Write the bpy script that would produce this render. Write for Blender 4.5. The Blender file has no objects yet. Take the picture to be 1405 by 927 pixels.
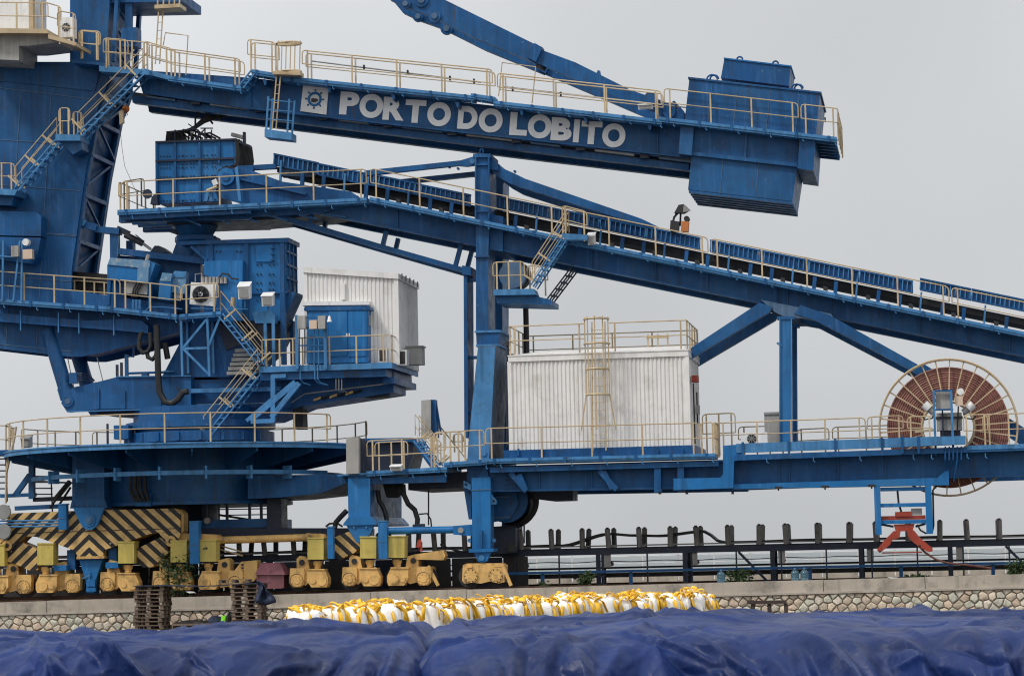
import bpy, bmesh, math, random
import numpy as np
from mathutils import Vector, Matrix
R = math.radians
random.seed(7)
SC = bpy.context.scene
COL = SC.collection

# ---------------------------------------------------------------- camera
FPX, YAW, PITCH, ROLL = 3640.0, R(9.0), R(4.74), R(-1.25)
CAM = Vector((100 * math.tan(R(9.0)), -100.0, 1.12))
RM = (Matrix.Rotation(YAW, 3, 'Z') @ Matrix.Rotation(R(90) + PITCH, 3, 'X') @ Matrix.Rotation(ROLL, 3, 'Z'))
cd = bpy.data.cameras.new('camera')
cd.sensor_width = 36.0
cd.lens = 36.0 * FPX / 1405.0
cd.clip_start, cd.clip_end = 0.5, 20000.0
cd.dof.use_dof = True
cd.dof.focus_distance = 101.0
cd.dof.aperture_fstop = 7.0
cam = bpy.data.objects.new('camera', cd)
cam.matrix_world = Matrix.Translation(CAM) @ RM.to_4x4()
COL.objects.link(cam)
SC.camera = cam

# ---------------------------------------------------------------- sky and sun (overcast)
SUN_EL, SUN_AZ = R(50), R(-48)          # behind the camera, to its left
w = bpy.data.worlds.new('World')
SC.world = w
w.use_nodes = True
nt = w.node_tree
nt.nodes.clear()
N = nt.nodes.new
out = N('ShaderNodeOutputWorld'); bg = N('ShaderNodeBackground')
sky = N('ShaderNodeTexSky'); sky.sky_type = 'NISHITA'; sky.sun_disc = False
sky.sun_elevation = SUN_EL; sky.sun_rotation = R(180) + SUN_AZ
sky.dust_density = 6.0; sky.air_density = 1.5
hs = N('ShaderNodeHueSaturation'); hs.inputs['Saturation'].default_value = 0.12
tc = N('ShaderNodeTexCoord'); sx = N('ShaderNodeSeparateXYZ')
mr = N('ShaderNodeMapRange'); mr.inputs['From Min'].default_value = 0.0; mr.inputs['From Max'].default_value = 1.0
mr.inputs['To Min'].default_value = 4.35; mr.inputs['To Max'].default_value = 9.0      # overcast: zenith brighter than horizon
nz = N('ShaderNodeTexNoise'); nz.inputs['Scale'].default_value = 2.6; nz.inputs['Detail'].default_value = 3.0
nm = N('ShaderNodeMapRange'); nm.inputs['From Min'].default_value = 0.3; nm.inputs['From Max'].default_value = 0.7
nm.inputs['To Min'].default_value = 0.82; nm.inputs['To Max'].default_value = 1.12
mul = N('ShaderNodeMath'); mul.operation = 'MULTIPLY'
cl = N('ShaderNodeMix'); cl.data_type = 'RGBA'; cl.blend_type = 'MULTIPLY'; cl.inputs[0].default_value = 1.0
cl.inputs['A'].default_value = (0.965, 0.995, 1.03, 1)
mx = N('ShaderNodeMix'); mx.data_type = 'RGBA'; mx.inputs[0].default_value = 0.9
L = nt.links.new
L(tc.outputs['Generated'], sx.inputs[0]); L(sx.outputs['Z'], mr.inputs['Value'])
L(tc.outputs['Generated'], nz.inputs['Vector']); L(nz.outputs['Fac'], nm.inputs['Value'])
L(mr.outputs[0], mul.inputs[0]); L(nm.outputs[0], mul.inputs[1]); L(mul.outputs[0], cl.inputs['B'])
L(sky.outputs[0], hs.inputs['Color']); L(hs.outputs[0], mx.inputs['A']); L(cl.outputs['Result'], mx.inputs['B'])
L(mx.outputs['Result'], bg.inputs['Color']); bg.inputs['Strength'].default_value = 0.1
L(bg.outputs[0], out.inputs[0])
sd = bpy.data.lights.new('sun', 'SUN'); sd.energy = 1.5; sd.angle = R(10); sd.color = (1.0, 0.96, 0.9)
so = bpy.data.objects.new('sun', sd)
sdir = Vector((math.sin(SUN_AZ) * math.cos(SUN_EL), -math.cos(SUN_AZ) * math.cos(SUN_EL), math.sin(SUN_EL)))
so.rotation_euler = sdir.to_track_quat('Z', 'Y').to_euler()
so.location = (0, -60, 60)
COL.objects.link(so)
vs = SC.view_settings
vs.view_transform = 'Standard'; vs.look = 'None'; vs.exposure = 0.5
SC.cycles.filter_width = 1.15; vs.gamma = 1.0; vs.use_curve_mapping = False

# ---------------------------------------------------------------- helpers
YREF = None                                      # measure outlines on this plane (twins on the far side are plain shifts in depth)
class ref:
    def __init__(s, Y): s.Y = Y
    def __enter__(s):
        global YREF
        s.o, YREF = YREF, s.Y
    def __exit__(s, *a):
        global YREF
        YREF = s.o
def P(px, py, Y):
    """photo pixel -> point on the vertical world plane y = Y"""
    Yr = Y if YREF is None else YREF
    d = RM @ Vector(((px - 702.5) / FPX, -(py - 463.5) / FPX, -1.0))
    q = CAM + d * ((Yr - CAM.y) / d.y)
    q.y = Y
    return q
def X(px, Y, py=700): return P(px, py, Y).x
def Z(px, py, Y): return P(px, py, Y).z
PM = 1 / 36.0                                    # metres for one photo pixel near the machine

JR = random.Random(99)
class MB:
    def __init__(s): s.v = []; s.f = []
    def add(s, vs, fs):
        n = len(s.v); s.v += [tuple(v) for v in vs]; s.f += [tuple(i + n for i in f) for f in fs]; return s
    def box(s, x0, x1, y0, y1, z0, z1):
        return s.add([(x0,y0,z0),(x1,y0,z0),(x1,y1,z0),(x0,y1,z0),(x0,y0,z1),(x1,y0,z1),(x1,y1,z1),(x0,y1,z1)],
                     [(0,1,2,3),(4,7,6,5),(0,4,5,1),(1,5,6,2),(2,6,7,3),(3,7,4,0)])
    def prism(s, xz, y0, y1):
        y0 += JR.uniform(-.004, .004); y1 += JR.uniform(-.004, .004)      # no two plates share a plane
        n = len(xz)
        return s.add([(x, y0, z) for x, z in xz] + [(x, y1, z) for x, z in xz],
                     [tuple(range(n)), tuple(range(2*n-1, n-1, -1))] + [(i, (i+1) % n, n+(i+1) % n, n+i) for i in range(n)])
    def pp(s, pts, Y0, Y1):                      # outline given in photo pixels on plane Y0, straight depth to Y1
        q = [P(a, b, Y0) for a, b in pts]
        return s.prism([(p.x, p.z) for p in q], Y0, Y1)
    def pbox(s, x0, y0, x1, y1, Y0, Y1):         # axis aligned box from two pixel corners
        a, b = P(x0, (y0+y1)/2, Y0), P(x1, (y0+y1)/2, Y0)
        c, d = P((x0+x1)/2, y0, Y0), P((x0+x1)/2, y1, Y0)
        return s.box(a.x, b.x, Y0, Y1, d.z, c.z)
    def bar(s, a, b, wd, ht, up=(0, 0, 1)):      # rectangular bar, wd sideways, ht along up
        a, b = Vector(a), Vector(b); d = (b - a).normalized(); up = Vector(up)
        if abs(d.dot(up)) > 0.98: up = Vector((0, 1, 0))
        sd_ = d.cross(up).normalized(); u = sd_.cross(d).normalized()
        sd_ *= wd / 2; u *= ht / 2
        vs_ = [p + i * sd_ + j * u for p in (a, b) for i, j in ((-1,-1),(1,-1),(1,1),(-1,1))]
        return s.add(vs_, [(0,1,2,3),(7,6,5,4),(0,4,5,1),(1,5,6,2),(2,6,7,3),(3,7,4,0)])
    def pbar(s, a, b, Y, hpx, dep):              # bar between two pixels on plane Y, height in pixels, depth in metres
        p, q = P(a[0], a[1], Y), P(b[0], b[1], Y); d = (q - p).normalized(); n = Vector((-d.z, 0, d.x)) * (hpx * PM / 2)
        return s.prism([((p-n).x, (p-n).z), ((q-n).x, (q-n).z), ((q+n).x, (q+n).z), ((p+n).x, (p+n).z)], Y, Y + dep)
    def tube(s, pts, r, n=6, r1=None, caps=True):
        pts = [Vector(p) for p in pts]; m = len(pts); base = len(s.v); prev = None
        for i, p in enumerate(pts):
            d = (pts[min(i+1, m-1)] - pts[max(i-1, 0)]).normalized()
            if prev is None: prev = d.orthogonal().normalized()
            u = (prev - d * prev.dot(d)); u = u.normalized() if u.length > 1e-6 else d.orthogonal().normalized()
            v = d.cross(u); prev = u
            rr = r if r1 is None else r + (r1 - r) * i / (m - 1)
            for k in range(n):
                t = 2 * math.pi * k / n; s.v.append(tuple(p + (u * math.cos(t) + v * math.sin(t)) * rr))
        for i in range(m-1):
            for k in range(n):
                a = base+i*n+k; b = base+i*n+(k+1) % n; s.f.append((a, b, b+n, a+n))
        if caps: s.f.append(tuple(base+k for k in range(n-1, -1, -1))); s.f.append(tuple(base+(m-1)*n+k for k in range(n)))
        return s
    def disc(s, px, py, Y, rpx, dep, n=20):      # round plate facing the viewer side (axis along y)
        c = P(px, py, Y); return s.tube([c, c + Vector((0, dep, 0))], rpx * PM, n)
    def lathe(s, prof, c, n=24, axis='Z'):       # prof: (radius, height)
        b = len(s.v); c = Vector(c)
        for r, h in prof:
            for k in range(n):
                t = 2*math.pi*k/n
                s.v.append(tuple(c + (Vector((r*math.cos(t), r*math.sin(t), h)) if axis == 'Z' else Vector((r*math.cos(t), h, r*math.sin(t))))))
        for i in range(len(prof)-1):
            for k in range(n):
                a = b+i*n+k; e = b+i*n+(k+1) % n; s.f.append((a, e, e+n, a+n))
        s.f.append(tuple(b+k for k in range(n))); s.f.append(tuple(b+(len(prof)-1)*n+k for k in range(n)))
        return s
    def mesh(s, name, mat, smooth=False):
        me = bpy.data.meshes.new(name); me.from_pydata(s.v, [], s.f)
        bm = bmesh.new(); bm.from_mesh(me); bmesh.ops.recalc_face_normals(bm, faces=bm.faces); bm.to_mesh(me); bm.free()
        if mat: me.materials.append(M[mat])
        if smooth:
            me.polygons.foreach_set('use_smooth', [True] * len(me.polygons))
            try: me.set_sharp_from_angle(angle=R(35))
            except Exception: pass
        return me
    def build(s, name, mat, parent=None, smooth=False):
        return link(name, s.mesh(name, mat, smooth), parent)

WL = {}                                          # world position of every object's origin
def link(name, me, parent=None, loc=None, rot=None, scale=None):
    o = bpy.data.objects.new(name, me); COL.objects.link(o)
    if parent is not None:
        o.parent = parent
        o.matrix_parent_inverse = Matrix.Translation(-WL[parent.name])
    if loc is not None: o.location = loc
    if rot is not None: o.rotation_euler = rot
    if scale is not None: o.scale = scale
    WL[o.name] = Vector(loc) if loc is not None else Vector((0, 0, 0))
    return o
def tag(o, label, cat=None, group=None, kind=None):
    if label: o['label'] = label
    if cat: o['category'] = cat
    if group: o['group'] = group
    if kind: o['kind'] = kind
    return o
def thing(name, label, cat, loc, group=None):
    o = bpy.data.objects.new(name, None); COL.objects.link(o); o.empty_display_size = 0.3
    o.location = loc; WL[o.name] = Vector(loc)
    return tag(o, label, cat, group)
def copy_tree(o, parent=None, kids=None):
    if kids is None:
        kids = {}
        for q in bpy.data.objects:
            if q.parent: kids.setdefault(q.parent.name, []).append(q)
    c = o.copy(); COL.objects.link(c); WL[c.name] = WL[o.name].copy()
    if parent is not None: c.parent = parent
    for k in kids.get(o.name, []): copy_tree(k, c, kids)
    return c

# ---------------------------------------------------------------- materials
M = {}
def mat(name, col, rough=0.55, metal=0.0, var=0.0, vscale=1.2, dirt_or_highlight=None, dirt_or_highlight_amt=0.0, dscale=3.0, streak=False, bump=0.0, bscale=20.0,
        rand=0.0, spec=0.5, chips=None, trans=0.0, crease=False, faded=None, runs=None):
    m = bpy.data.materials.new(name); m.use_nodes = True; nt = m.node_tree; N = nt.nodes.new; L = nt.links.new
    b = nt.nodes['Principled BSDF']; b.inputs['Roughness'].default_value = rough; b.inputs['Metallic'].default_value = metal
    b.inputs['Specular IOR Level'].default_value = spec
    geo = N('ShaderNodeNewGeometry'); pos = geo.outputs['Position']
    rgb = N('ShaderNodeRGB'); rgb.outputs[0].default_value = (*col, 1); cur = rgb.outputs[0]
    def noise(scale, det=4.0, stretch=None, rg=0.55):
        n = N('ShaderNodeTexNoise'); n.inputs['Scale'].default_value = scale; n.inputs['Detail'].default_value = det; n.inputs['Roughness'].default_value = rg
        if stretch:
            mp = N('ShaderNodeMapping'); mp.inputs['Scale'].default_value = stretch; L(pos, mp.inputs[0]); L(mp.outputs[0], n.inputs['Vector'])
        else: L(pos, n.inputs['Vector'])
        return n.outputs['Fac']
    def rng(v, a, b_, c, d):
        q = N('ShaderNodeMapRange'); q.inputs['From Min'].default_value = a; q.inputs['From Max'].default_value = b_
        q.inputs['To Min'].default_value = c; q.inputs['To Max'].default_value = d; L(v, q.inputs['Value']); return q.outputs[0]
    def mixc(fac, a, bcol, mode='MIX'):
        q = N('ShaderNodeMix'); q.data_type = 'RGBA'; q.blend_type = mode
        if isinstance(fac, float): q.inputs[0].default_value = fac
        else: L(fac, q.inputs[0])
        L(a, q.inputs['A'])
        if isinstance(bcol, tuple): q.inputs['B'].default_value = (*bcol, 1)
        else: L(bcol, q.inputs['B'])
        return q.outputs['Result']
    def scale(cur, f):
        q = N('ShaderNodeVectorMath'); q.operation = 'SCALE'; L(cur, q.inputs[0]); L(f, q.inputs['Scale']); return q.outputs[0]
    if rand:
        oi = N('ShaderNodeObjectInfo'); cur = scale(cur, rng(oi.outputs['Random'], 0, 1, 1 - rand, 1 + rand))
    if var: cur = scale(cur, rng(noise(vscale), 0.3, 0.7, 1 - var, 1 + var))
    if streak:
        cur = mixc(rng(noise(1.0, 5.0, (6.0, 6.0, 0.4)), 0.54, 0.74, 0.0, 0.6 * float(streak)), cur, tuple(min(1, c * 1.3 + 0.045) for c in col))
        cur = mixc(rng(noise(1.0, 4.0, (3.0, 3.0, 0.3)), 0.53, 0.75, 0.0, 0.75 * float(streak)), cur, tuple(c * 0.42 + 0.003 for c in col))
    if faded: cur = mixc(rng(noise(0.45, 5.0, (1, 1, .7)), 0.47, 0.68, 0.0, 0.4), cur, faded)
    if runs: cur = mixc(rng(noise(1.0, 5.0, (9.0, 9.0, 0.5), 0.65), 0.61, 0.70, 0.0, 0.6), cur, runs)
    if dirt_or_highlight: cur = mixc(rng(noise(dscale, 6.0, None, 0.65), 0.52, 0.72, 0.0, dirt_or_highlight_amt), cur, dirt_or_highlight)
    if chips: cur = mixc(rng(noise(9.0, 5.0, None, 0.7), 0.66, 0.7, 0.0, 0.85), cur, chips)
    L(cur, b.inputs['Base Color'])
    L(rng(noise(2.5, 4.0), 0.3, 0.7, max(0.02, rough - 0.1), min(1, rough + 0.12)), b.inputs['Roughness'])
    if bump:
        bp = N('ShaderNodeBump'); bp.inputs['Strength'].default_value = bump; bp.inputs['Distance'].default_value = 0.03
        L(noise(bscale, 5.0), bp.inputs['Height']); L(bp.outputs[0], b.inputs['Normal'])
    if crease:                                   # sharp little folds of a stiff sheet
        def ridge(sc):
            a = N('ShaderNodeMath'); a.operation = 'SUBTRACT'; L(noise(sc, 2.0), a.inputs[0]); a.inputs[1].default_value = 0.5
            c = N('ShaderNodeMath'); c.operation = 'ABSOLUTE'; L(a.outputs[0], c.inputs[0]); return c.outputs[0]
        ad = N('ShaderNodeMath'); ad.operation = 'MULTIPLY_ADD'; L(ridge(1.3), ad.inputs[0]); ad.inputs[1].default_value = 6.0; L(ridge(4.0), ad.inputs[2])
        bp2 = N('ShaderNodeBump'); bp2.inputs['Strength'].default_value = 0.34; bp2.inputs['Distance'].default_value = 0.10; bp2.invert = True
        L(ad.outputs[0], bp2.inputs['Height']); L(bp2.outputs[0], b.inputs['Normal'])
    if trans: b.inputs['Transmission Weight'].default_value = trans
    M[name] = m
    return m
BL = (0.006, 0.078, 0.225)
mat('blue', BL, 0.45, spec=0.3, faded=(0.035, 0.14, 0.295), runs=(0.075, 0.048, 0.04), var=0.24, vscale=0.7, streak=True, dirt_or_highlight=(0.02, 0.035, 0.06), dirt_or_highlight_amt=0.5, dscale=1.3, chips=(0.20, 0.26, 0.33), bump=0.06, bscale=3.0)
mat('blue_trim', (0.055, 0.20, 0.41), 0.5, spec=0.3, var=0.16, vscale=1.5, streak=True, dirt_or_highlight=(0.05, 0.07, 0.09), dirt_or_highlight_amt=0.45, dscale=2.5, chips=(0.3, 0.34, 0.38))
mat('blue_bright', (0.011, 0.14, 0.375), 0.42, spec=0.3, faded=(0.05, 0.19, 0.38), var=0.12, streak=True, dirt_or_highlight=(0.03, 0.06, 0.1), dirt_or_highlight_amt=0.3)
mat('blue_dull', (0.06, 0.125, 0.22), 0.5, var=0.2, streak=True, dirt_or_highlight=(0.16, 0.18, 0.2), dirt_or_highlight_amt=0.4, dscale=2.0)
mat('navy', (0.008, 0.016, 0.040), 0.5, var=0.2, dirt_or_highlight=(0.05, 0.05, 0.055), dirt_or_highlight_amt=0.4)
mat('cream', (0.50, 0.385, 0.235), 0.5, var=0.12, rand=0.1, dirt_or_highlight=(0.22, 0.12, 0.05), dirt_or_highlight_amt=0.55, dscale=2.2)
mat('ochre', (0.66, 0.405, 0.135), 0.5, var=0.2, streak=True, dirt_or_highlight=(0.06, 0.04, 0.025), dirt_or_highlight_amt=0.8, dscale=2.2, chips=(0.2, 0.1, 0.04))
mat('motor_yellow', (0.54, 0.43, 0.10), 0.45, var=0.08, streak=True, dirt_or_highlight=(0.2, 0.15, 0.05), dirt_or_highlight_amt=0.3)
mat('rubber', (0.012, 0.012, 0.013), 0.6, var=0.3, dirt_or_highlight=(0.05, 0.045, 0.04), dirt_or_highlight_amt=0.4)
mat('steel_dark', (0.022, 0.022, 0.024), 0.55, var=0.3, dirt_or_highlight=(0.07, 0.05, 0.035), dirt_or_highlight_amt=0.5)
mat('steel', (0.30, 0.30, 0.29), 0.45, metal=0.2, var=0.2, dirt_or_highlight=(0.16, 0.12, 0.08), dirt_or_highlight_amt=0.5)
mat('roller', (0.19, 0.185, 0.175), 0.6, var=0.25, dirt_or_highlight=(0.03, 0.028, 0.025), dirt_or_highlight_amt=0.6)
mat('white_clad', (0.77, 0.755, 0.735), 0.5, runs=(0.48, 0.41, 0.34), var=0.05, streak=0.4, dirt_or_highlight=(0.43, 0.38, 0.32), dirt_or_highlight_amt=0.45, dscale=1.6)
mat('white_paint', (0.76, 0.76, 0.75), 0.5, var=0.06, streak=True, dirt_or_highlight=(0.4, 0.39, 0.37), dirt_or_highlight_amt=0.35)
mat('lamp_face', (0.62, 0.47, 0.36), 0.3, var=0.1)
mat('glass_lamp', (0.25, 0.25, 0.24), 0.12, var=0.2)
mat('grey_box', (0.34, 0.33, 0.31), 0.6, var=0.1, streak=True, dirt_or_highlight=(0.18, 0.16, 0.14), dirt_or_highlight_amt=0.4)
mat('concrete', (0.43, 0.375, 0.31), 0.85, var=0.16, vscale=0.8, streak=True, dirt_or_highlight=(0.10, 0.095, 0.085), dirt_or_highlight_amt=0.75, dscale=0.9, bump=0.25, bscale=12)
mat('ledge', (0.42, 0.37, 0.315), 0.85, var=0.15, vscale=1.5, dirt_or_highlight=(0.14, 0.12, 0.1), dirt_or_highlight_amt=0.6, dscale=2.0, bump=0.3, bscale=15)
mat('mortar', (0.27, 0.235, 0.195), 0.95, var=0.25, vscale=2, bump=0.5, bscale=25)
for i, c in enumerate([(0.62, 0.52, 0.40), (0.55, 0.43, 0.33), (0.53, 0.51, 0.42), (0.61, 0.54, 0.45), (0.50, 0.42, 0.33)]):
    mat('stone%d' % i, c, 0.9, var=0.2, vscale=6, rand=0.16, dirt_or_highlight=(0.2, 0.16, 0.12), dirt_or_highlight_amt=0.5, dscale=7, bump=0.5, bscale=18)
mat('rust', (0.085, 0.045, 0.028), 0.8, var=0.35, vscale=4, dirt_or_highlight=(0.03, 0.022, 0.018), dirt_or_highlight_amt=0.6)
mat('red', (0.32, 0.040, 0.018), 0.5, var=0.15, streak=True, dirt_or_highlight=(0.12, 0.03, 0.02), dirt_or_highlight_amt=0.5)
mat('maroon', (0.24, 0.088, 0.105), 0.55, var=0.15, streak=True, dirt_or_highlight=(0.1, 0.06, 0.06), dirt_or_highlight_amt=0.4)
mat('cable_red', (0.235, 0.098, 0.078), 0.6, var=0.2, vscale=3)
mat('wood', (0.16, 0.115, 0.085), 0.85, var=0.3, vscale=5, rand=0.3, dirt_or_highlight=(0.03, 0.022, 0.018), dirt_or_highlight_amt=0.7)
mat('wood_dark', (0.05, 0.034, 0.03), 0.85, var=0.3, vscale=5, rand=0.3)
mat('bag', (0.86, 0.85, 0.83), 0.7, var=0.05, vscale=2, rand=0.05, bump=0.35, bscale=9)
mat('strap', (0.86, 0.50, 0.03), 0.6, var=0.12, rand=0.12)
mat('cloth_dark', (0.014, 0.024, 0.055), 0.7, var=0.3, bump=0.3)
mat('hivis', (0.25, 0.75, 0.03), 0.6)
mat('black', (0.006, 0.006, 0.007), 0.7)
mat('leaf', (0.04, 0.075, 0.024), 0.6, var=0.35, vscale=5)
mat('stem', (0.05, 0.04, 0.025), 0.8)
mat('weathered_blue', (0.10, 0.23, 0.38), 0.6, var=0.2, vscale=3, dirt_or_highlight=(0.40, 0.41, 0.40), dirt_or_highlight_amt=0.95, dscale=3.5, chips=(0.4, 0.4, 0.38))
mat('earth', (0.09, 0.078, 0.065), 0.95, var=0.3, vscale=0.3, dirt_or_highlight=(0.07, 0.06, 0.05), dirt_or_highlight_amt=0.6, dscale=1.5, bump=0.4, bscale=6)
mat('orange', (0.5, 0.16, 0.04), 0.6, var=0.2)
mat('jug', (0.16, 0.36, 0.48), 0.12, trans=0.75)
mat('letter_white', (0.80, 0.81, 0.825), 0.5, var=0.03, streak=0.4, dirt_or_highlight=(0.4, 0.42, 0.45), dirt_or_highlight_amt=0.35)
# tarpaulin: deep blue, with random paler patches painted for highlights as well as dust
mat('tarp', (0.006, 0.022, 0.108), 0.52,  var=0.4, vscale=0.55, crease=True, dirt_or_highlight=(0.085, 0.10, 0.15), dirt_or_highlight_amt=0.6, dscale=0.9, spec=0.28)
mat('sea', (0.10, 0.125, 0.125), 0.3, var=0.05, bump=0.1, bscale=0.3)
# hazard paint: chevrons mirrored about each object's own origin
def hazard():
    m = bpy.data.materials.new('hazard'); m.use_nodes = True; nt = m.node_tree; N = nt.nodes.new; L = nt.links.new
    b = nt.nodes['Principled BSDF']; b.inputs['Roughness'].default_value = 0.5
    tc = N('ShaderNodeTexCoord'); s = N('ShaderNodeSeparateXYZ'); L(tc.outputs['Object'], s.inputs[0])
    def ma(op, a, b_=None):
        q = N('ShaderNodeMath'); q.operation = op
        for i, v in enumerate((a, b_)):
            if v is None: continue
            if isinstance(v, (int, float)): q.inputs[i].default_value = v
            else: L(v, q.inputs[i])
        return q.outputs[0]
    ax = ma('ABSOLUTE', s.outputs['X']); sl = ma('ADD', ma('MULTIPLY', ax, 0.92), s.outputs['Z'])
    nz = N('ShaderNodeTexNoise'); nz.inputs['Scale'].default_value = 5; L(tc.outputs['Object'], nz.inputs['Vector'])
    fr = ma('FRACT', ma('ADD', ma('MULTIPLY', sl, 1.98), ma('MULTIPLY', nz.outputs['Fac'], 0.025)))
    st = ma('LESS_THAN', fr, 0.46)
    n2 = N('ShaderNodeTexNoise'); n2.inputs['Scale'].default_value = 3; n2.inputs['Detail'].default_value = 6; L(tc.outputs['Object'], n2.inputs['Vector'])
    r2 = N('ShaderNodeMapRange'); r2.inputs['From Min'].default_value = 0.35; r2.inputs['From Max'].default_value = 0.7; r2.inputs['To Min'].default_value = 1.08; r2.inputs['To Max'].default_value = 0.72
    L(n2.outputs['Fac'], r2.inputs['Value'])
    mx = N('ShaderNodeMix'); mx.data_type = 'RGBA'; mx.inputs['A'].default_value = (0.66, 0.43, 0.165, 1); mx.inputs['B'].default_value = (0.014, 0.014, 0.015, 1); L(st, mx.inputs[0])
    v = N('ShaderNodeVectorMath'); v.operation = 'SCALE'; L(mx.outputs['Result'], v.inputs[0]); L(r2.outputs[0], v.inputs['Scale'])
    L(v.outputs[0], b.inputs['Base Color']); M['hazard'] = m
hazard()

# ---------------------------------------------------------------- shared builders
def railing(parent, pts, h=1.05, gap=1.25, r=0.024, ends=(True, True), mid=True, mat_='cream', toe=None, posts=None, pw=0.06):
    """pts: deck edge points. railing (top rail loop) > mid_rail, post"""
    pts = [Vector(p) for p in pts]; up = Vector((0, 0, 1))
    d0 = (pts[1] - pts[0]).normalized(); d1 = (pts[-1] - pts[-2]).normalized(); c = 0.13
    top = []
    if ends[0]:
        a = pts[0]; top += [a + up*(h*0.5), a + up*(h-c), a + up*(h-c*0.3) + d0*c*0.3, a + up*h + d0*c]
    else: top.append(pts[0] + up*h)
    top += [p + up*h for p in pts[1:-1]]
    if ends[1]:
        a = pts[-1]; top += [a + up*h - d1*c, a + up*(h-c*0.3) - d1*c*0.3, a + up*(h-c), a + up*(h*0.5)]
    else: top.append(pts[-1] + up*h)
    o = MB().tube(top, r, 6).build('railing', mat_, parent, True)
    if mid: MB().tube([p + up*(h*0.5) for p in pts], r*0.85, 6).build('mid_rail', mat_, o, True)
    seg = [(pts[i+1]-pts[i]).length for i in range(len(pts)-1)]; tot = sum(seg)
    def at(s):
        for i, l in enumerate(seg):
            if s <= l or i == len(seg)-1: return pts[i].lerp(pts[i+1], min(1, s/l))
            s -= l
    n = posts or max(1, round((tot-0.5) / gap)); e = min(0.22, tot*0.12)
    pm = MB().box(-pw/2, pw/2, -0.022, 0.022, -0.12, h-0.01).mesh('post', mat_)
    for i in range(n+1):
        q = at(e + (tot - 2*e) * i / n); link('post', pm, o, q)
    return o
def prail(parent, pxs, Y, **k): return railing(parent, [P(a, b, Y) for a, b in pxs], **k)

def stairs(parent, a, b, width=0.75, n=None, rails=True, mat_='blue_trim', step=0.21, rh=0.95):
    """straight flight between two deck points on its near side; treads run along +y"""
    a, b = Vector(a), Vector(b); d = b - a; wv = Vector((0, width, 0)); up = Vector((0, 0, 1))
    nn = Vector((-d.z, 0, d.x)).normalized() * 0.095; mbs = MB()
    for w_ in (Vector((0, 0, 0)), wv):
        for sg in (1, -1): mbs.bar(a+w_+nn*sg, b+w_+nn*sg, 0.05, 0.055)
    o = mbs.build('staircase', mat_, parent)
    n = n or max(3, int(abs(d.z) / step)); tm = MB().box(-0.10, 0.10, 0.0, width, -0.022, 0.022).mesh('tread', mat_)
    for i in range(1, n): link('tread', tm, o, a + d * (i / n))
    if rails:
        for w_ in (Vector((0, 0, 0)), wv):
            MB().tube([a+w_+up*0.15, a+w_+up*rh, b+w_+up*rh, b+w_+up*0.15], 0.022, 6).tube([a+w_+up*rh*0.52, b+w_+up*rh*0.52], 0.018, 6).build('handrail', 'cream', o, True)
            for t in (0.08, 0.5, 0.92):
                q = a + w_ + d*t; dn = Vector((-d.z, 0, d.x)).normalized()
                if dn.z < 0: dn = -dn
                MB().bar(q, q + dn * (rh * abs(d.x) / d.length), 0.04, 0.07, (1, 0, 0)).build('post', 'cream', o)
    return o

def ladder(parent, p0, p1, wd=0.42, mat_='cream', axis=(1, 0, 0), gap=0.3):
    p0, p1 = Vector(p0), Vector(p1); ax = Vector(axis) * (wd/2); o = MB().bar(p0-ax, p1-ax, 0.05, 0.03, (0,1,0)).bar(p0+ax, p1+ax, 0.05, 0.03, (0,1,0)).build('ladder', mat_, parent)
    n = int((p1-p0).length / gap); rm = MB().tube([-ax, ax], 0.014, 5).mesh('rung', mat_)
    for i in range(1, n): link('rung', rm, o, p0.lerp(p1, i/n))
    return o

def girder(parent, name, tl, tr, br, bl, Y, mat_='blue', dep=0.35, fl=4, stiff=None, far=None, lab=None):
    """plate girder seen from its side: recessed web (the part), flanges and stiffeners as sub-parts; corners in pixels"""
    ins = 0.10
    def up(p, k): return (p[0], p[1] + k)
    o = MB().pp([up(tl, fl), up(tr, fl), up(br, -fl), up(bl, -fl)], Y + ins, Y + dep - ins).build(name, mat_, parent)
    if lab: o['label'] = lab
    MB().pp([tl, tr, up(tr, fl), up(tl, fl)], Y, Y + dep).build('flange', mat_, o)
    MB().pp([up(bl, -fl), up(br, -fl), br, bl], Y, Y + dep).build('flange', mat_, o)
    for s in (stiff or []):
        t = (s - tl[0]) / (tr[0] - tl[0]); yt = tl[1] + (tr[1]-tl[1])*t; t2 = (s - bl[0]) / (br[0] - bl[0]); yb = bl[1] + (br[1]-bl[1])*t2
        MB().pp([(s-0.8, yt+fl), (s+0.8, yt+fl), (s+0.8, yb-fl), (s-0.8, yb-fl)], Y + 0.015, Y + ins).build('stiffener', mat_, o)
    return o
def corrugated(mb, x0, x1, Y, z0, z1, pitch=0.17, dep=0.035, along='x'):
    n = max(2, int(abs(x1-x0)/pitch)); p = (x1-x0)/n; pr = []
    for i in range(n):
        b = x0 + i*p; pr += [(b, 0), (b+p*0.42, 0), (b+p*0.52, dep), (b+p*0.9, dep)]
    pr.append((x1, 0))
    vs_ = []
    for u, d in pr:
        for z in ((z0(u) if callable(z0) else z0), (z1(u) if callable(z1) else z1)):
            vs_.append((u, Y + d, z) if along == 'x' else (Y - d, u, z))
    fs = [(2*i, 2*i+2, 2*i+3, 2*i+1) for i in range(len(pr)-1)]
    return mb.add(vs_, fs)
def bolts(parent, pts, Y, r=1.4, mat_='blue', name='bolt'):
    me = MB().tube([Vector((0,0,0)), Vector((0,-0.05,0))], r*PM, 6).mesh(name, mat_)
    for a, b in pts: link(name, me, parent, P(a, b, Y))
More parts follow.
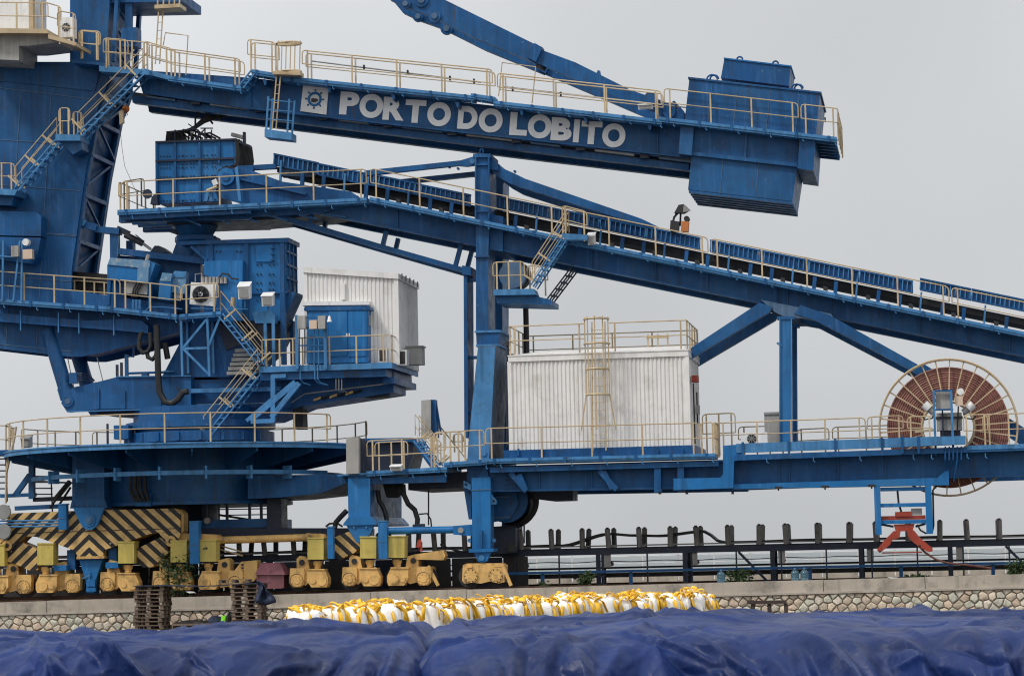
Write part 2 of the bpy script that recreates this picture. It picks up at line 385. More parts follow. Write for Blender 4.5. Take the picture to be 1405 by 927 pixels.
def floodlight(label, px, py, Y, wpx=15, hpx=18, aim=(0, -1, -0.4), stem=None, cat='lamp', matb='white_paint', grp=None):
    c = P(px, py, Y); t = thing('floodlight', label, cat, c, grp); w_, h_ = wpx*PM, hpx*PM
    MB().add([c + Vector(v) for v in [(-w_/2,-.14,-h_/2),(w_/2,-.14,-h_/2),(w_/2,.14,-h_/2*.8),(-w_/2,.14,-h_/2*.8),(-w_/2,-.2,h_/2*.45),(w_/2,-.2,h_/2*.45),(w_/2,.14,h_/2),(-w_/2,.14,h_/2)]],
             [(0,1,2,3),(4,7,6,5),(0,4,5,1),(1,5,6,2),(2,6,7,3),(3,7,4,0)]).build('housing', matb, t)
    MB().box(c.x-w_*.38, c.x+w_*.38, c.y-.215, c.y-.13, c.z-h_*.42, c.z+h_*.08).build('glass', 'glass_lamp', t)
    MB().add([c + Vector(v) for v in [(-w_/2-.02,-.26,h_/2*.4),(w_/2+.02,-.26,h_/2*.4),(w_/2+.02,.16,h_/2+.02),(-w_/2-.02,.16,h_/2+.02),(-w_/2-.02,-.26,h_/2*.4+.03),(w_/2+.02,-.26,h_/2*.4+.03),(w_/2+.02,.16,h_/2+.05),(-w_/2-.02,.16,h_/2+.05)]],
             [(0,1,2,3),(4,7,6,5),(0,4,5,1),(1,5,6,2),(2,6,7,3),(3,7,4,0)]).build('visor', matb, t)
    if stem: MB().tube([c, P(stem[0], stem[1], Y+.05)], 0.03, 6).build('stem', 'blue_trim', t)
    return t
def aircon(label, x0, y0, x1, y1, Y, dep=0.35, fan=True, side=False):
    a = P(x0, y1, Y); t = thing('air_conditioner', label, 'air conditioner', a)
    MB().pbox(x0, y0, x1, y1, Y, Y+dep).build('casing', 'white_paint', t)
    cx, cy = (x0+x1)/2, (y0+y1)/2; rr = min(x1-x0, y1-y0)*0.38
    if side: MB().pbox(x0+(x1-x0)*.12, y0+2, x1-(x1-x0)*.2, y1-2, Y-.02, Y+.02).build('grille', 'steel_dark', t)
    else:
        MB().disc(cx-(x1-x0)*.1, cy, Y-.015, rr, .04, 18).build('grille', 'steel_dark', t)
        g = MB()
        for k in range(8):
            an = k*math.pi/4; c = P(cx-(x1-x0)*.1, cy, Y-.03); g.bar(c, c+Vector((math.cos(an), 0, math.sin(an)))*rr*PM, .02, .035)
        g.build('guard', 'steel', t)
    return t
# ================================================================ setting
tag(MB().box(-60, 75, -0.72, 34, -0.9, -0.30).build('quay_ground', 'earth'), None, kind='structure')
GZ = -2.1
tag(MB().add([(-400, -260, GZ), (500, -260, GZ), (500, -1.3, GZ), (-400, -1.3, GZ)], [(0, 1, 2, 3)]).build('ground', 'earth'), None, kind='structure')
tag(MB().add([(-9000, 34, -3.6), (9000, 34, -3.6), (9000, 12000, -3.6), (-9000, 12000, -3.6)], [(0, 1, 2, 3)]).build('sea', 'sea'), None, kind='structure')
tag(MB().box(-60, 75, 33.6, 34.2, -6, 0.12).build('quay_edge', 'concrete'), None, kind='structure')
# rails
def rail_profile(y): return [(-.07, -.10), (.07, -.10), (.07, -.075), (.015, -.06), (.015, .0), (.038, .01), (.038, .05), (-.038, .05), (-.038, .01), (-.015, .0), (-.015, -.06), (-.07, -.075)]
for y in (0.0, 7.0):
    pr = rail_profile(y); n = len(pr); mb = MB()
    mb.add([(x, y+a, b) for x in (-60, 75) for a, b in pr], [tuple(range(n)), tuple(range(2*n-1, n-1, -1))] + [(i, (i+1) % n, n+(i+1) % n, n+i) for i in range(n)])
    tag(mb.build('rail_track', 'rust'), None, kind='structure')
tag(MB().box(-60, 75, -0.55, 8.0, -.3, -.095).build('rail_bed', 'rust'), None, kind='structure')
# concrete kerb in cast lengths, each with a joint
kt = tag(MB().box(-60, 75, -1.24, -0.70, -0.52, -0.03).build('kerb', 'ledge'), None, kind='structure')
x = -34.0
while x < 45:
    l = random.uniform(3.6, 5.2); dz = random.uniform(-.012, .012); dy = random.uniform(-.012, .012)
    MB().box(x+.012, x+l-.012, -1.34+dy, -0.69, -0.44, 0.0+dz).build('kerb_block', 'concrete', kt); x += l
MB().box(-60, 75, -1.38, -1.20, -0.515, -0.44).build('ledge', 'ledge', kt); kt.rotation_euler.y = -.0072
# ---- masonry retaining wall
wt = tag(MB().box(-34, 45, -1.25, -0.95, GZ-.2, -0.515).build('retaining_wall', 'mortar'), 'low retaining wall of pale rubble stones under the concrete kerb', 'wall')
def voronoi_cells(x0, x1, z0, z1, sx, sz, rnd):
    seeds = []; r = 0; z = z0 + sz*0.3
    while z < z1 + sz:
        xx = x0 - sx + (sx/2 if r % 2 else 0)
        while xx < x1 + sx:
            seeds.append((xx + rnd.uniform(-.3, .3)*sx, z + rnd.uniform(-.3, .3)*sz)); xx += sx
        z += sz; r += 1
    cells = []
    for i, (a, b) in enumerate(seeds):
        poly = [(a-sx, max(z0, b-sz*1.2)), (a+sx, max(z0, b-sz*1.2)), (a+sx, min(z1, b+sz*1.2)), (a-sx, min(z1, b+sz*1.2))]
        for j, (c, d) in enumerate(seeds):
            if i == j or abs(c-a) > 2.2*sx or abs(d-b) > 2.4*sz: continue
            mxp, mzp, nx, nz_ = (a+c)/2, (b+d)/2, c-a, d-b; np_ = []
            for k in range(len(poly)):
                p, q = poly[k], poly[(k+1) % len(poly)]
                fp = (p[0]-mxp)*nx + (p[1]-mzp)*nz_; fq = (q[0]-mxp)*nx + (q[1]-mzp)*nz_
                if fp <= 0: np_.append(p)
                if fp*fq < 0: t = fp/(fp-fq); np_.append((p[0]+(q[0]-p[0])*t, p[1]+(q[1]-p[1])*t))
            poly = np_
            if len(poly) < 3: break
        if len(poly) >= 3: cells.append(poly)
    return cells
wt.rotation_euler.y = -.0072; rs = random.Random(3)
cells = voronoi_cells(-25, 27, GZ-.2, -0.52, .35, .24, rs)
xl, xr, xm0, xm1 = X(-12, -1.3, 850), X(1418, -1.3, 820), X(392, -1.3, 830), X(985, -1.3, 820)
def stone_mb(mb, c, k=.9):
    cx = sum(p[0] for p in c)/len(c); cz = sum(p[1] for p in c)/len(c); d = rs.uniform(.05, .10); n = len(c)
    a = [(cx+(p[0]-cx)*k, -1.245, cz+(p[1]-cz)*k) for p in c]; m_ = [(cx+(p[0]-cx)*k*.97, -1.25-d*.6, cz+(p[1]-cz)*k*.97) for p in c]
    f = [(cx+(p[0]-cx)*k*.74, -1.25-d+rs.uniform(-.012, .012), cz+(p[1]-cz)*k*.74) for p in c]
    ctr = [(cx, -1.25-d*1.12, cz)]
    fs = [(i, (i+1) % n, n+(i+1) % n, n+i) for i in range(n)] + [(n+i, n+(i+1) % n, 2*n+(i+1) % n, 2*n+i) for i in range(n)] + [(2*n+i, 2*n+(i+1) % n, 3*n) for i in range(n)]
    mb.add(a+m_+f+ctr, fs)
rest = [MB() for _ in range(5)]; ns = 0
for c in cells:
    cx = sum(p[0] for p in c)/len(c); cz = sum(p[1] for p in c)/len(c); k = rs.choice([0, 0, 1, 2, 2, 3, 3, 4])
    vis = xl < cx < xr and not (xm0 < cx < xm1) and cz > (-1.42 if cx < 0 else -1.22)
    if vis and ns < 300:
        mb = MB(); stone_mb(mb, c); mb.build('stone', 'stone%d' % k, wt, True); ns += 1
    else: stone_mb(rest[k], c)
for k in range(5):
    tag(rest[k].build('lower_stones', 'stone%d' % k, wt, True), None, kind='stuff')
# ---- far quay fence
ft = thing('quay_fence', 'pale thin wire fence along the far edge of the quay', 'fence', (0, 30, -.1))
for z in (.35, .75, 1.1): MB().tube([(-30, 30, z), (32, 30, z)], .016, 5).build('wire', 'white_paint', ft)
pm = MB().box(-.03, .03, -.03, .03, 0, 1.25).mesh('post', 'white_paint')
for i in range(36): link('post', pm, ft, (-30 + i*1.75, 30, -.1))

# ================================================================ yard belt conveyor between the rails
YC = 3.5
ct = thing('yard_conveyor', 'long dark belt conveyor with upright wing rollers running between the rails', 'conveyor', (0, YC, -.1))
zs = Z(1000, 752, 2.7)
xe0, xe1 = -32, 36
for y in (2.65, 4.3):
    mb = MB().box(xe0, xe1, y, y+.09, zs-.13, zs+.12).box(xe0, xe1, y-.05, y+.14, zs+.12, zs+.14)
    mb.build('stringer', 'navy', ct)
MB().box(xe0, xe1, 2.62, 2.66, zs+.18, zs+.235).build('belt_edge', 'roller', ct)
# upper belt lying low in the trough with a loose wave, and return belt
def belt(name, ylo, yhi, zf, mt, th=.03):
    mb = MB(); xs = np.linspace(xe0, xe1, 260); vv = []
    for xx in xs:
        z = zf(xx)
        for y in (ylo, yhi): vv += [(xx, y, z), (xx, y, z+th)]
    n = len(xs); fs = []
    for i in range(n-1):
        a = 4*i; b = a+4
        fs += [(a, b, b+1, a+1), (a+1, b+1, b+3, a+3), (a+3, b+3, b+2, a+2), (a+2, b+2, b, a)]
    mb.add(vv, fs).build(name, mt, ct, True)
xh = [X(p, 3.2, 740) for p in (770, 835, 905, 965, 990)]
def hump(xx):
    b = zs+.20
    k = [(xh[0], 0), (xh[1], .42), ((xh[1]+xh[2])/2, .34), (xh[2], .30), (xh[3], .44), (xh[4], 0)]
    for (a, h), (c, g) in zip(k, k[1:]):
        if a <= xx <= c:
            t = (xx-a)/(c-a); t = t*t*(3-2*t); return b + h + (g-h)*t
    return b + .015*math.sin(xx*1.3)
belt('belt', 2.95, 4.05, hump, 'rubber', .10)
belt('return_belt', 2.9, 4.1, lambda q: zs-.42+.02*math.sin(q*2.7), 'rubber')
for i in range(22):
    xx = X(-30, 2.45, 780)+i*1.02
    MB().box(xx, xx+.97, 2.45+.02*(i % 3), 2.5+.02*(i % 3), -.05+.03*(i % 2), zs-.14).build('dark_backing_plate', 'steel_dark' if i % 4 else 'navy', ct)  # dark plates added to blacken the gaps behind the bogies
# idlers: a wing roller each side on a bracket
def idler(xx, i):
    f = MB().box(xx-.05, xx+.05, 2.6, 4.4, zs+.13, zs+.19).build('idler_frame', 'steel_dark', ct)
    dx = .06 * math.sin(i*2.1)
    for a, b in (((2.62, .14), (2.46, .86)), ((4.38, .14), (4.54, .86))):
        p, q = Vector((xx+dx, a[0], zs+a[1])), Vector((xx+dx*1.5, b[0], zs+b[1]))
        MB().tube([p, q], .105, 10).build('wing_roller', 'roller', f, True)
        MB().tube([q, q+(q-p).normalized()*.05], .06, 8).build('roller_cap', 'steel_dark', f)
    MB().tube([(xx-.02, 2.95, zs+.13), (xx-.02, 4.05, zs+.13)], .08, 8).build('centre_roller', 'roller', f, True)
x705 = X(757, 2.6, 745); step = (X(1163, 2.6, 740) - x705) / 10.0
for i in range(-17, 17): idler(x705 + i*step, i)
for i in range(-7, 9):
    xx = X(1060, 2.65, 770) + i*step*2.95
    for y in (2.66, 4.3):
        MB().box(xx-.09, xx+.09, y, y+.08, -.1, zs-.12).build('leg', 'navy', ct)
    MB().box(xx-.04, xx+.04, 2.7, 4.3, .28, .36).build('cross_tie', 'navy', ct)
    rr = MB().tube([(xx+.35, 2.85, zs-.5), (xx+.35, 4.15, zs-.5)], .09, 8).build('return_roller', 'roller', ct, True)
    MB().bar((xx+.35, 2.78, zs-.62), (xx+.35, 2.78, zs-.1), .06, .26, (1, 0, 0)).build('roller_hanger', 'grey_box', ct)
    if i % 3 == 0:
        MB().bar((xx-1.3, 2.62, zs-.13), (xx-.15, 2.62, -.05), .05, .10).build('brace', 'navy', ct)
MB().box(xe0, xe1, 4.7, 4.8, .28, .46).build('cable_tray', 'steel_dark', ct)
MB().box(xe0, xe1, 4.75, 4.82, .62, .70).build('cable_tray', 'steel_dark', ct)
# blue pipe rail beside the conveyor
bt = thing('pipe_guard', 'low blue pipe guard rail running in front of the yard conveyor', 'guard rail', (0, 1.9, -.1))
zp = Z(1000, 780, 1.9)
MB().box(X(640, 1.9), 36, 1.87, 1.93, zp-.05, zp+.05).build('pipe', 'blue', bt)
pm = MB().box(-.07, .07, -.03, .03, 0, zp+.08).mesh('post', 'blue')
for i in range(9): link('post', pm, bt, (X(742, 1.9) + i*step*3.0, 1.98, -.1))
pm2 = MB().box(-.03, .03, -.03, .03, 0, 1.3).mesh('thin_post', 'navy')
for i in range(13): link('thin_post', pm2, bt, (X(690, 1.9) + i*step*1.5+.4, 2.2, -.1))

# ================================================================ plants
def bush(label, px, py, Y, wpx, hpx, n, seed, cat='plant', red=False):
    rb = random.Random(seed); b = P(px, py, Y); b.z = -.1; t = thing('bush', label, cat, b)
    w_, h_ = wpx*PM, hpx*PM; st = MB(); lf = MB()
    for k in range(7):
        a = rb.uniform(0, 6.28); q = b + Vector((math.cos(a)*w_*.35, math.sin(a)*w_*.35, h_*rb.uniform(.6, 1.0)))
        st.tube([b + Vector((rb.uniform(-.1, .1)*w_, 0, 0)), (b+q)/2 + Vector((0, 0, h_*.12)), q], .02, 4, .007)
        for j in range(n//7):
            u = rb.uniform(.2, 1.05); c = b.lerp(q, u) + Vector((rb.gauss(0, w_*.13), rb.gauss(0, w_*.13), rb.gauss(0, h_*.10)))
            c.z = max(c.z, -.08)
            s = rb.uniform(.05, .11); d = Vector((rb.uniform(-1, 1), rb.uniform(-1, 1), rb.uniform(-.6, .8))).normalized(); e = d.orthogonal().normalized()
            e = (e*math.cos(a*3+j) + d.cross(e)*math.sin(a*3+j)) * s*.42
            lf.add([c, c+d*s+e, c+d*s*2.1, c+d*s-e], [(0, 1, 2), (0, 2, 3)])
    st.build('stem', 'stem', t); tag(lf.build('foliage', 'leaf', t), None)
    return t
bush('leafy green bush growing between pallet stacks and yellow bogie', 247, 815, -.55, 52, 62, 1300, 1)
bush('green bush at the conveyor leg right of the plain undriven bogie', 802, 795, 1.5, 24, 22, 420, 2)
bush('dark green bush beside the conveyor, above the single water bottle', 1015, 788, 1.4, 34, 22, 500, 3)
bush('low green weeds under the red cable guide on the kerb', 1255, 787, 1.0, 44, 8, 380, 4)
bush('dark leafy bush at the far right end of the kerb', 1393, 783, 1.3, 30, 24, 480, 5)
bush('small weeds at the track just right of the undriven bogie', 744, 797, 1.2, 14, 9, 150, 6)
# ================================================================ bogies on the near rail
def yb(x): return 814 - 0.0205 * x
def drive_bogie(g, s, label, posts=True):
    b = yb(g); t = thing('drive_bogie', label, 'bogie', P(g, b, 0), 'yellow drive bogies under the machine'); off = 36 if s > 0 else 27
    def q(pts): return [(g + s*a, b + c) for a, c in pts]
    gb = MB().pp(q([(-13, 0), (-15, -5), (-15, -13), (-10, -24), (14, -24), (14, -9), (8, 0)]), -.74, -.22).build('gearbox', 'ochre', t)
    MB().disc(g - s*6, b-9, -.80, 7, .08, 18).build('gear_cover', 'ochre', gb, True)
    MB().disc(g + s*6, b-9, -.78, 4.2, .06, 14).build('gear_cover', 'ochre', gb, True)
    MB().pp(q([(-10, -25.2), (14.5, -25.2), (14.5, -23.5), (-10.6, -23.5)]), -.78, -.18).build('lid_flange', 'ochre', gb)
    c = P(g - s*1, b-36, -.48); d = P(g - s*1, b-25, -.48)
    MB().lathe([(.10, 0), (.13, .03), (.13, .1), (.17, .16), (.19, .30)], (d.x, d.y, d.z), 14).build('motor_neck', 'ochre', t, True)
    mo = MB().pp([(g-13, b-67), (g+9, b-67), (g+9, b-38), (g-13, b-38)], -.78, -.16).build('motor_cover', 'motor_yellow', t)
    MB().pp([(g-13.6, b-68.3), (g+9.6, b-68.3), (g+9.6, b-66.5), (g-13.6, b-66.5)], -.81, -.13).build('cover_lid', 'motor_yellow', mo)
    MB().pp([(g-9, b-37), (g+5, b-37), (g+3, b-34), (g-7, b-34)], -.62, -.3).build('base_plate', 'steel_dark', mo)
    # yoke and axle boxes, both sides of the wheel
    h = g + s*off
    for y0, y1 in ((-.50, -.14), (.14, .46)):
        with ref(-.50): ax = MB().pp([(h-10, b-26), (h+9, b-26), (h+10, b-20), (h+9, b-4), (h+4, b), (h-6, b), (h-11, b-6)], y0, y1).build('axle_box', 'ochre', t)
        if y0 < 0:
            MB().disc(h-1.3, b-9.4, y0-.03, 9.2, .05, 20).build('hub_outline', 'rust', ax, True)  # darker disc added behind the hub to draw its shaded outline
            MB().disc(h-1, b-9, y0-.06, 8.6, .08, 20).build('hub', 'ochre', ax, True)
            MB().disc(h-1, b-9, y0-.09, 4.6, .08, 16).build('hub_cap', 'ochre', ax, True)
            bm_ = MB().tube([(0, 0, 0), (0, -.03, 0)], .022, 6).mesh('hub_bolt', 'ochre'); cc = P(h-1, b-9, y0-.06)
            for k in range(8): link('hub_bolt', bm_, ax, cc + Vector((math.cos(k*.785+.3)*.185, 0, math.sin(k*.785+.3)*.185)))
    MB().pp(q([(12, -23), (off-8, -26), (off-8, -5), (16, -2), (12, -6)]), -.42, .40).build('yoke', 'ochre', t)
    MB().pp(q([(13, -40), (24, -43), (28, -39), (28, -25), (10, -23)]), -.36, .34).build('pivot_block', 'ochre', t)
    MB().disc(g + s*21, b-34, -.40, 4, .06, 12).build('pivot_pin', 'steel_dark', t)
    wc = P(h + 3, b-9, 0); wc.z = .05 + .40
    MB().lathe([(.44, -.08), (.44, -.05), (.40, -.045), (.40, .045), (.44, .05), (.44, .08)], wc, 26, 'Y').build('wheel', 'steel_dark', t, True)
    wc2 = P(g - s*2, b-9, 0)
    if True:
        MB().lathe([(.44, -.08), (.44, -.05), (.40, -.045), (.40, .045), (.44, .05), (.44, .08)], (wc2.x, 0, .45), 26, 'Y').build('wheel', 'steel_dark', t, True)
    return t
DB = []
for g, s, l in [(-3, 1, 'yellow drive bogie cut off by the left edge of the picture'),
                (64, 1, 'yellow drive bogie just left of the blue rail clamp under the big striped beam'),
                (175, -1, 'yellow drive bogie just right of the blue rail clamp under the big striped beam'),
                (247, -1, 'yellow drive bogie half hidden by the left pallet stack and green bush'),
                (287, 1, 'yellow drive bogie above the pallet bridge with small marks on its motor cover'),
                (435, -1, 'yellow drive bogie standing right of the maroon steel box'),
                (507, -1, 'yellow drive bogie under the blue portal leg, middle of its group of three'),
                (546, 1, 'yellow drive bogie with slanted rail guard left of the plain undriven bogie')]:
    DB.append(drive_bogie(g, s, l))
MB().pbar((587, 776), (601, 803), -.45, 4.5, .1).build('rail_guard', 'ochre', DB[7])
MB().pp([(570, 760), (608, 754), (611, 762), (608, 768), (570, 767)], -.40, .2).build('buffer_arm', 'ochre', DB[7])
MB().pbox(576, 743, 579, 756, -.4, -.3).build('bracket', 'red', DB[7])
MB().pp([(573, 741), (577, 739), (578, 749), (574, 751), (571, 750)], -.44, -.3).build('red_beacon', 'red', DB[7])
pl = MB().pp([(310, 797), (331, 770), (352, 768), (354, 790), (348, 797)], -.35, .3).build('plough', 'ochre', DB[4])
for k in range(5): MB().pbox(331, 773+k*4.4, 334, 775.5+k*4.4, -.39, -.3).build('slot', 'steel_dark', pl)
bolts(DB[4], [(280, 752), (284, 752), (283, 751)], -.79, 1.1, 'steel_dark', 'mark')
# ---- plain undriven bogie under the pylon
ub = thing('idle_bogie', 'plain orange yellow undriven bogie under the foot of the tall blue pylon', 'bogie', P(662, 800, 0))
bd = MB().pp([(635, 775), (640, 772.5), (688, 772), (692, 775), (692, 798), (684, 800), (672, 797), (660, 800), (650, 799), (637, 800), (634, 796)], -.42, -.12).build('side_frame', 'ochre', ub)
with ref(-.42): MB().pp([(635, 775), (640, 772.5), (688, 772), (692, 775), (692, 798), (634, 796)], .12, .42).build('side_frame', 'ochre', ub)
MB().pp([(640, 772.5), (688, 772), (688, 776), (640, 776)], -.12, .12).build('top_plate', 'ochre', ub)
for cx in (646, 680):
    MB().disc(cx, 789.5, -.44, 9.8, .05, 22).build('hub_outline', 'rust', bd, True)  # added dark rim that outlines the hub cover, no real part
    hb = MB().disc(cx, 789.5, -.48, 9.3, .08, 22).build('hub', 'ochre', bd, True)
    MB().disc(cx, 789.5, -.49, 7.4, .05, 20).build('hub_cap', 'ochre', bd, True)
    bm_ = MB().tube([(0, 0, 0), (0, -.03, 0)], .022, 6).mesh('hub_bolt', 'steel_dark'); cc = P(cx, 789.5, -.47)
    for k in range(10): link('hub_bolt', bm_, bd, cc + Vector((math.cos(k*.628)*.225, 0, math.sin(k*.628)*.225)))
    w_ = P(cx, 790, 0); MB().lathe([(.46, -.08), (.46, -.05), (.42, -.045), (.42, .045), (.46, .05), (.46, .08)], (w_.x, 0, .47), 28, 'Y').build('wheel', 'steel_dark', ub, True)
MB().pbox(640, 776, 648, 778.5, -.46, -.4).build('lifting_lug', 'ochre', bd)
MB().pbar((690, 776), (678, 775.5), -.44, 3, .1).build('guard_arm', 'ochre', ub)
MB().pbar((690, 776), (701, 803), -.44, 4.5, .1).build('rail_guard', 'ochre', ub)
# twins on the far rail
def far(o, label):
    c = copy_tree(o); c.location = Vector(o.location) + Vector((0, 7, 0)); c['label'] = label
far(ub, 'undriven bogie on the far rail, seen behind the foot of the tall blue pylon')
far(DB[5], 'far rail drive bogie glimpsed behind the bogie beside the maroon steel box')
far(DB[7], 'far rail drive bogie glimpsed behind the bogie with the slanted rail guard')
far(DB[3], 'far rail drive bogie glimpsed in the dark behind the yellow tie tube')

# ---- big striped balance beam
def hazobj(name, label, cat, pts, Y0, Y1, ctr):
    o = MB(); c = P(ctr[0], ctr[1], Y0); q = [P(a, b, Y0) for a, b in pts]
    o.prism([(p.x - c.x, p.z - c.z) for p in q], Y0 - c.y, Y1 - c.y); return o, c
bb = thing('balance_beam', 'big black and yellow chevron striped balance beam under the left portal leg', 'bogie beam', P(122, 763, 0))
BP = [(11, 704), (100, 700.5), (239, 697), (247, 703), (247.5, 732), (242, 748), (230, 749), (222, 738), (218, 730), (205, 732), (143, 754), (141, 763.5), (107, 764), (102, 754.5), (50, 736), (32, 735), (22, 745), (15, 757), (3, 757), (-4, 747), (0, 730), (9, 716)]
for y0, y1, nm in ((-.55, -.45, 'striped_plate'), (.45, .55, 'striped_plate')):
    with ref(-.55): o, c = hazobj(nm, '', '', BP, y0, y1, (122, 722))
    link(nm, o.mesh(nm, 'hazard'), bb, c)
mb = MB()
for (a, b) in zip(BP, BP[1:] + BP[:1]):
    mb.add([P(a[0], a[1], -.5), P(b[0], b[1], -.5), P(b[0], b[1], -.5) + Vector((0, 1.0, 0)), P(a[0], a[1], -.5) + Vector((0, 1.0, 0))], [(0, 1, 2, 3)])
mb.build('edge_plate', 'ochre', bb)
MB().pbox(105, 762.5, 143, 766, -.58, .58).build('foot_plate', 'ochre', bb)
for a, b in ((234, 742), (9, 748)):
    e = MB().disc(a, b, -.62, 7.5, .1, 18).build('end_boss', 'ochre', bb, True); MB().disc(a, b, -.65, 3.2, .06, 12).build('end_pin', 'steel_dark', e)
MB().pbar((14, 731.5), (243, 724.5), -.565, 1.0, .015).build('weld_seam', 'steel_dark', bb)
bolts(bb, [(225, 729), (242, 729), (232, 701), (98, 728), (152, 745), (178, 721)], -.55, 1.4, 'steel')
MB().pp([(240, 697.5), (247, 699), (252, 705), (252, 728), (248, 732)], -.42, .2).build('end_shackle', 'ochre', bb)
# lower striped beams that carry the paired bogies
for pts, ctr, lab in (([(189, 752), (219, 737), (226, 741), (232, 757), (220, 768), (209, 777.5), (196, 778), (188, 769)], (122, 745), 'right lower striped beam between the big chevron beam and bush'),
                      ([(7, 769), (6, 760), (28, 743), (50, 752), (52, 781), (42, 783), (30, 777), (14, 771)], (122, 745), 'left lower striped beam under the big chevron beam'),
                      ([(455, 738), (478, 729), (486, 734), (496, 748), (486, 758), (466, 767), (455, 760)], (440, 745), 'small striped beam beside the blue portal leg, right end of tie tube')):
    t = thing('lower_balance_beam', lab, 'bogie beam', P(*ctr, 0))
    for y0, y1 in ((-.42, -.34), (.34, .42)):
        with ref(-.42): o, c = hazobj('p', '', '', pts, y0, y1, ctr)
        link('striped_plate', o.mesh('striped_plate', 'hazard'), t, c)
    mb = MB()
    for (a, b) in zip(pts, pts[1:] + pts[:1]):
        mb.add([P(*a, -.38), P(*b, -.38), P(*b, -.38) + Vector((0, .76, 0)), P(*a, -.38) + Vector((0, .76, 0))], [(0, 1, 2, 3)])
    mb.build('edge_plate', 'ochre', t)
# yellow tie tube between bogie groups
tt = thing('tie_tube', 'long yellow tie tube linking the left and middle bogie groups', 'tube', P(360, 740, 0))
MB().tube([P(292, 741, -.1), P(440, 736.5, -.1)], 5.2*PM, 16).build('tube', 'ochre', tt, True)
MB().pp([(420, 731), (444, 732), (447, 738), (447, 748), (420, 742)], -.3, .1).build('end_lug', 'ochre', tt)
MB().pp([(247, 731), (300, 733), (300, 747), (272, 748), (247, 742)], -.3, .1).build('end_lug', 'ochre', tt)
t = thing('guide_rods', 'pair of thin yellow rods slanting down below the tie tube', 'rod', P(310, 760, 0))
for d in (0, 5): MB().tube([P(298, 747+d, .1), P(333, 757+d, .1)], .03, 6).build('rod', 'cream', t)
# blue posts / buffers standing at the bogies
for (x0, y0, x1, y1, Y0, Y1, lab) in [(260, 716, 272.5, 773, -.95, -.55, 'tall bright blue post between the two bogie motor covers by the bush'),
                                      (80, 692, 91, 726, -.9, -.62, 'bright blue upright box on the left half of the chevron beam'),
                                      (449, 723, 457, 766, -.9, -.6, 'slim blue upright post right of the end of the tie tube'),
                                      (519, 715, 531, 766, -.95, -.6, 'blue upright post between two yellow motor covers under portal leg')]:
    t = thing('blue_post', lab, 'post', P((x0+x1)/2, y1, Y0)); MB().pbox(x0, y0, x1, y1, Y0, Y1).build('shaft', 'blue_bright', t)
    MB().pbox(x0-.6, y0-1.5, x1+.6, y0, Y0-.02, Y1+.02).build('cap', 'blue_trim', t)
    MB().pbar((x0+1.5, y0+(y1-y0)*.55), (x1-1.5, y0+(y1-y0)*.55), Y0-.012, 1.0, .02).build('weld', 'blue_dull', t)
t = thing('conduit_run', 'three blue conduits crossing the left half of the chevron beam', 'pipe', P(40, 720, -.8))
for y in (713.5, 717.5, 721.5): MB().tube([P(-20, y+1, -.8), P(80, y, -.8)], .035, 6).build('conduit', 'blue_trim', t, True)
for a, b, c, d, l in ((92, 754, 103, 781, 'dark blue buffer block left of the blue rail clamp'), (149, 751, 160, 780, 'dark blue buffer block right of the blue rail clamp')):
    t = thing('buffer_block', l, 'buffer', P(a, d, -.2)); MB().pbox(a, b, c, d, -.25, .3).build('body', 'blue', t)
    if a < 100: MB().pbox(74, 775, 91, 782.5, -.62, -.2).build('arm', 'blue_bright', t)
    else: MB().pbox(145, 771, 162, 779, -.62, -.2).build('arm', 'blue_bright', t)
# rail clamp
t = thing('rail_clamp', 'blue tapering rail clamp hanging below the point of the chevron beam', 'clamp', P(124, 813, -.3))
MB().pp([(108, 766), (141, 766), (132, 793), (128.5, 813), (119.5, 813), (117, 793)], -.38, .2).build('body', 'blue_bright', t)
MB().pp([(106.5, 764.5), (142, 764.5), (142, 768), (106.5, 768)], -.44, .25).build('top_flange', 'blue', t)
MB().pbox(119, 794, 130, 804, -.46, -.36).build('jaw', 'blue_bright', t); MB().pbox(118, 806, 131, 811, -.48, -.36).build('jaw', 'blue_bright', t)
MB().tube([P(122.5, 784, -.44), P(122.5, 796, -.44)], .03, 6).build('rod', 'blue_trim', t); MB().pbar((113, 793), (124, 788), -.46, 1.6, .04).build('lever', 'blue_trim', t)
# headlamps at the left edge
for y, l in ((702, 'upper round headlamp at the left picture edge beside the chevron beam'), (729, 'lower round headlamp at the left picture edge beside the chevron beam')):
    c = P(5, y, -.95); t = thing('headlamp', l, 'lamp', c)
    MB().lathe([(.30, 0), (.29, .06), (.20, .20), (.10, .28), (.05, .30)], c, 22, 'Y').build('housing', 'steel', t, True)
    MB().lathe([(.27, -.03), (.275, .0), (.02, .01)], c, 22, 'Y').build('lens', 'glass_lamp', t, True)
    MB().pbox(8, y-9, 12, y+9, -.8, -.7).build('bracket', 'steel_dark', t)
# maroon box
t = thing('steel_box', 'faded maroon steel box with sloping lid standing between the bogies', 'box', P(370, 807, -.3))
b = MB().pbox(353, 788, 387, 807, -.5, .6).build('body', 'maroon', t); mb = MB()
a = [P(350, 788, -.62), P(391, 788, -.62), P(384, 772, -.3), P(357, 772, -.3)]
mb.add(a + [v + Vector((0, 1.3 if i < 2 else .7, 0)) for i, v in enumerate(a)], [(0,1,2,3),(4,7,6,5),(0,4,5,1),(1,5,6,2),(2,6,7,3),(3,7,4,0)]); mb.build('lid', 'maroon', t)
MB().disc(371, 783, -.58, 2, .06, 10).build('knob', 'maroon', t)
MB().pbar((388, 788), (388, 806), -.53, 2, .06).build('edge', 'maroon', t); MB().pbar((353, 788), (353, 806), -.53, 2, .06).build('edge', 'maroon', t)

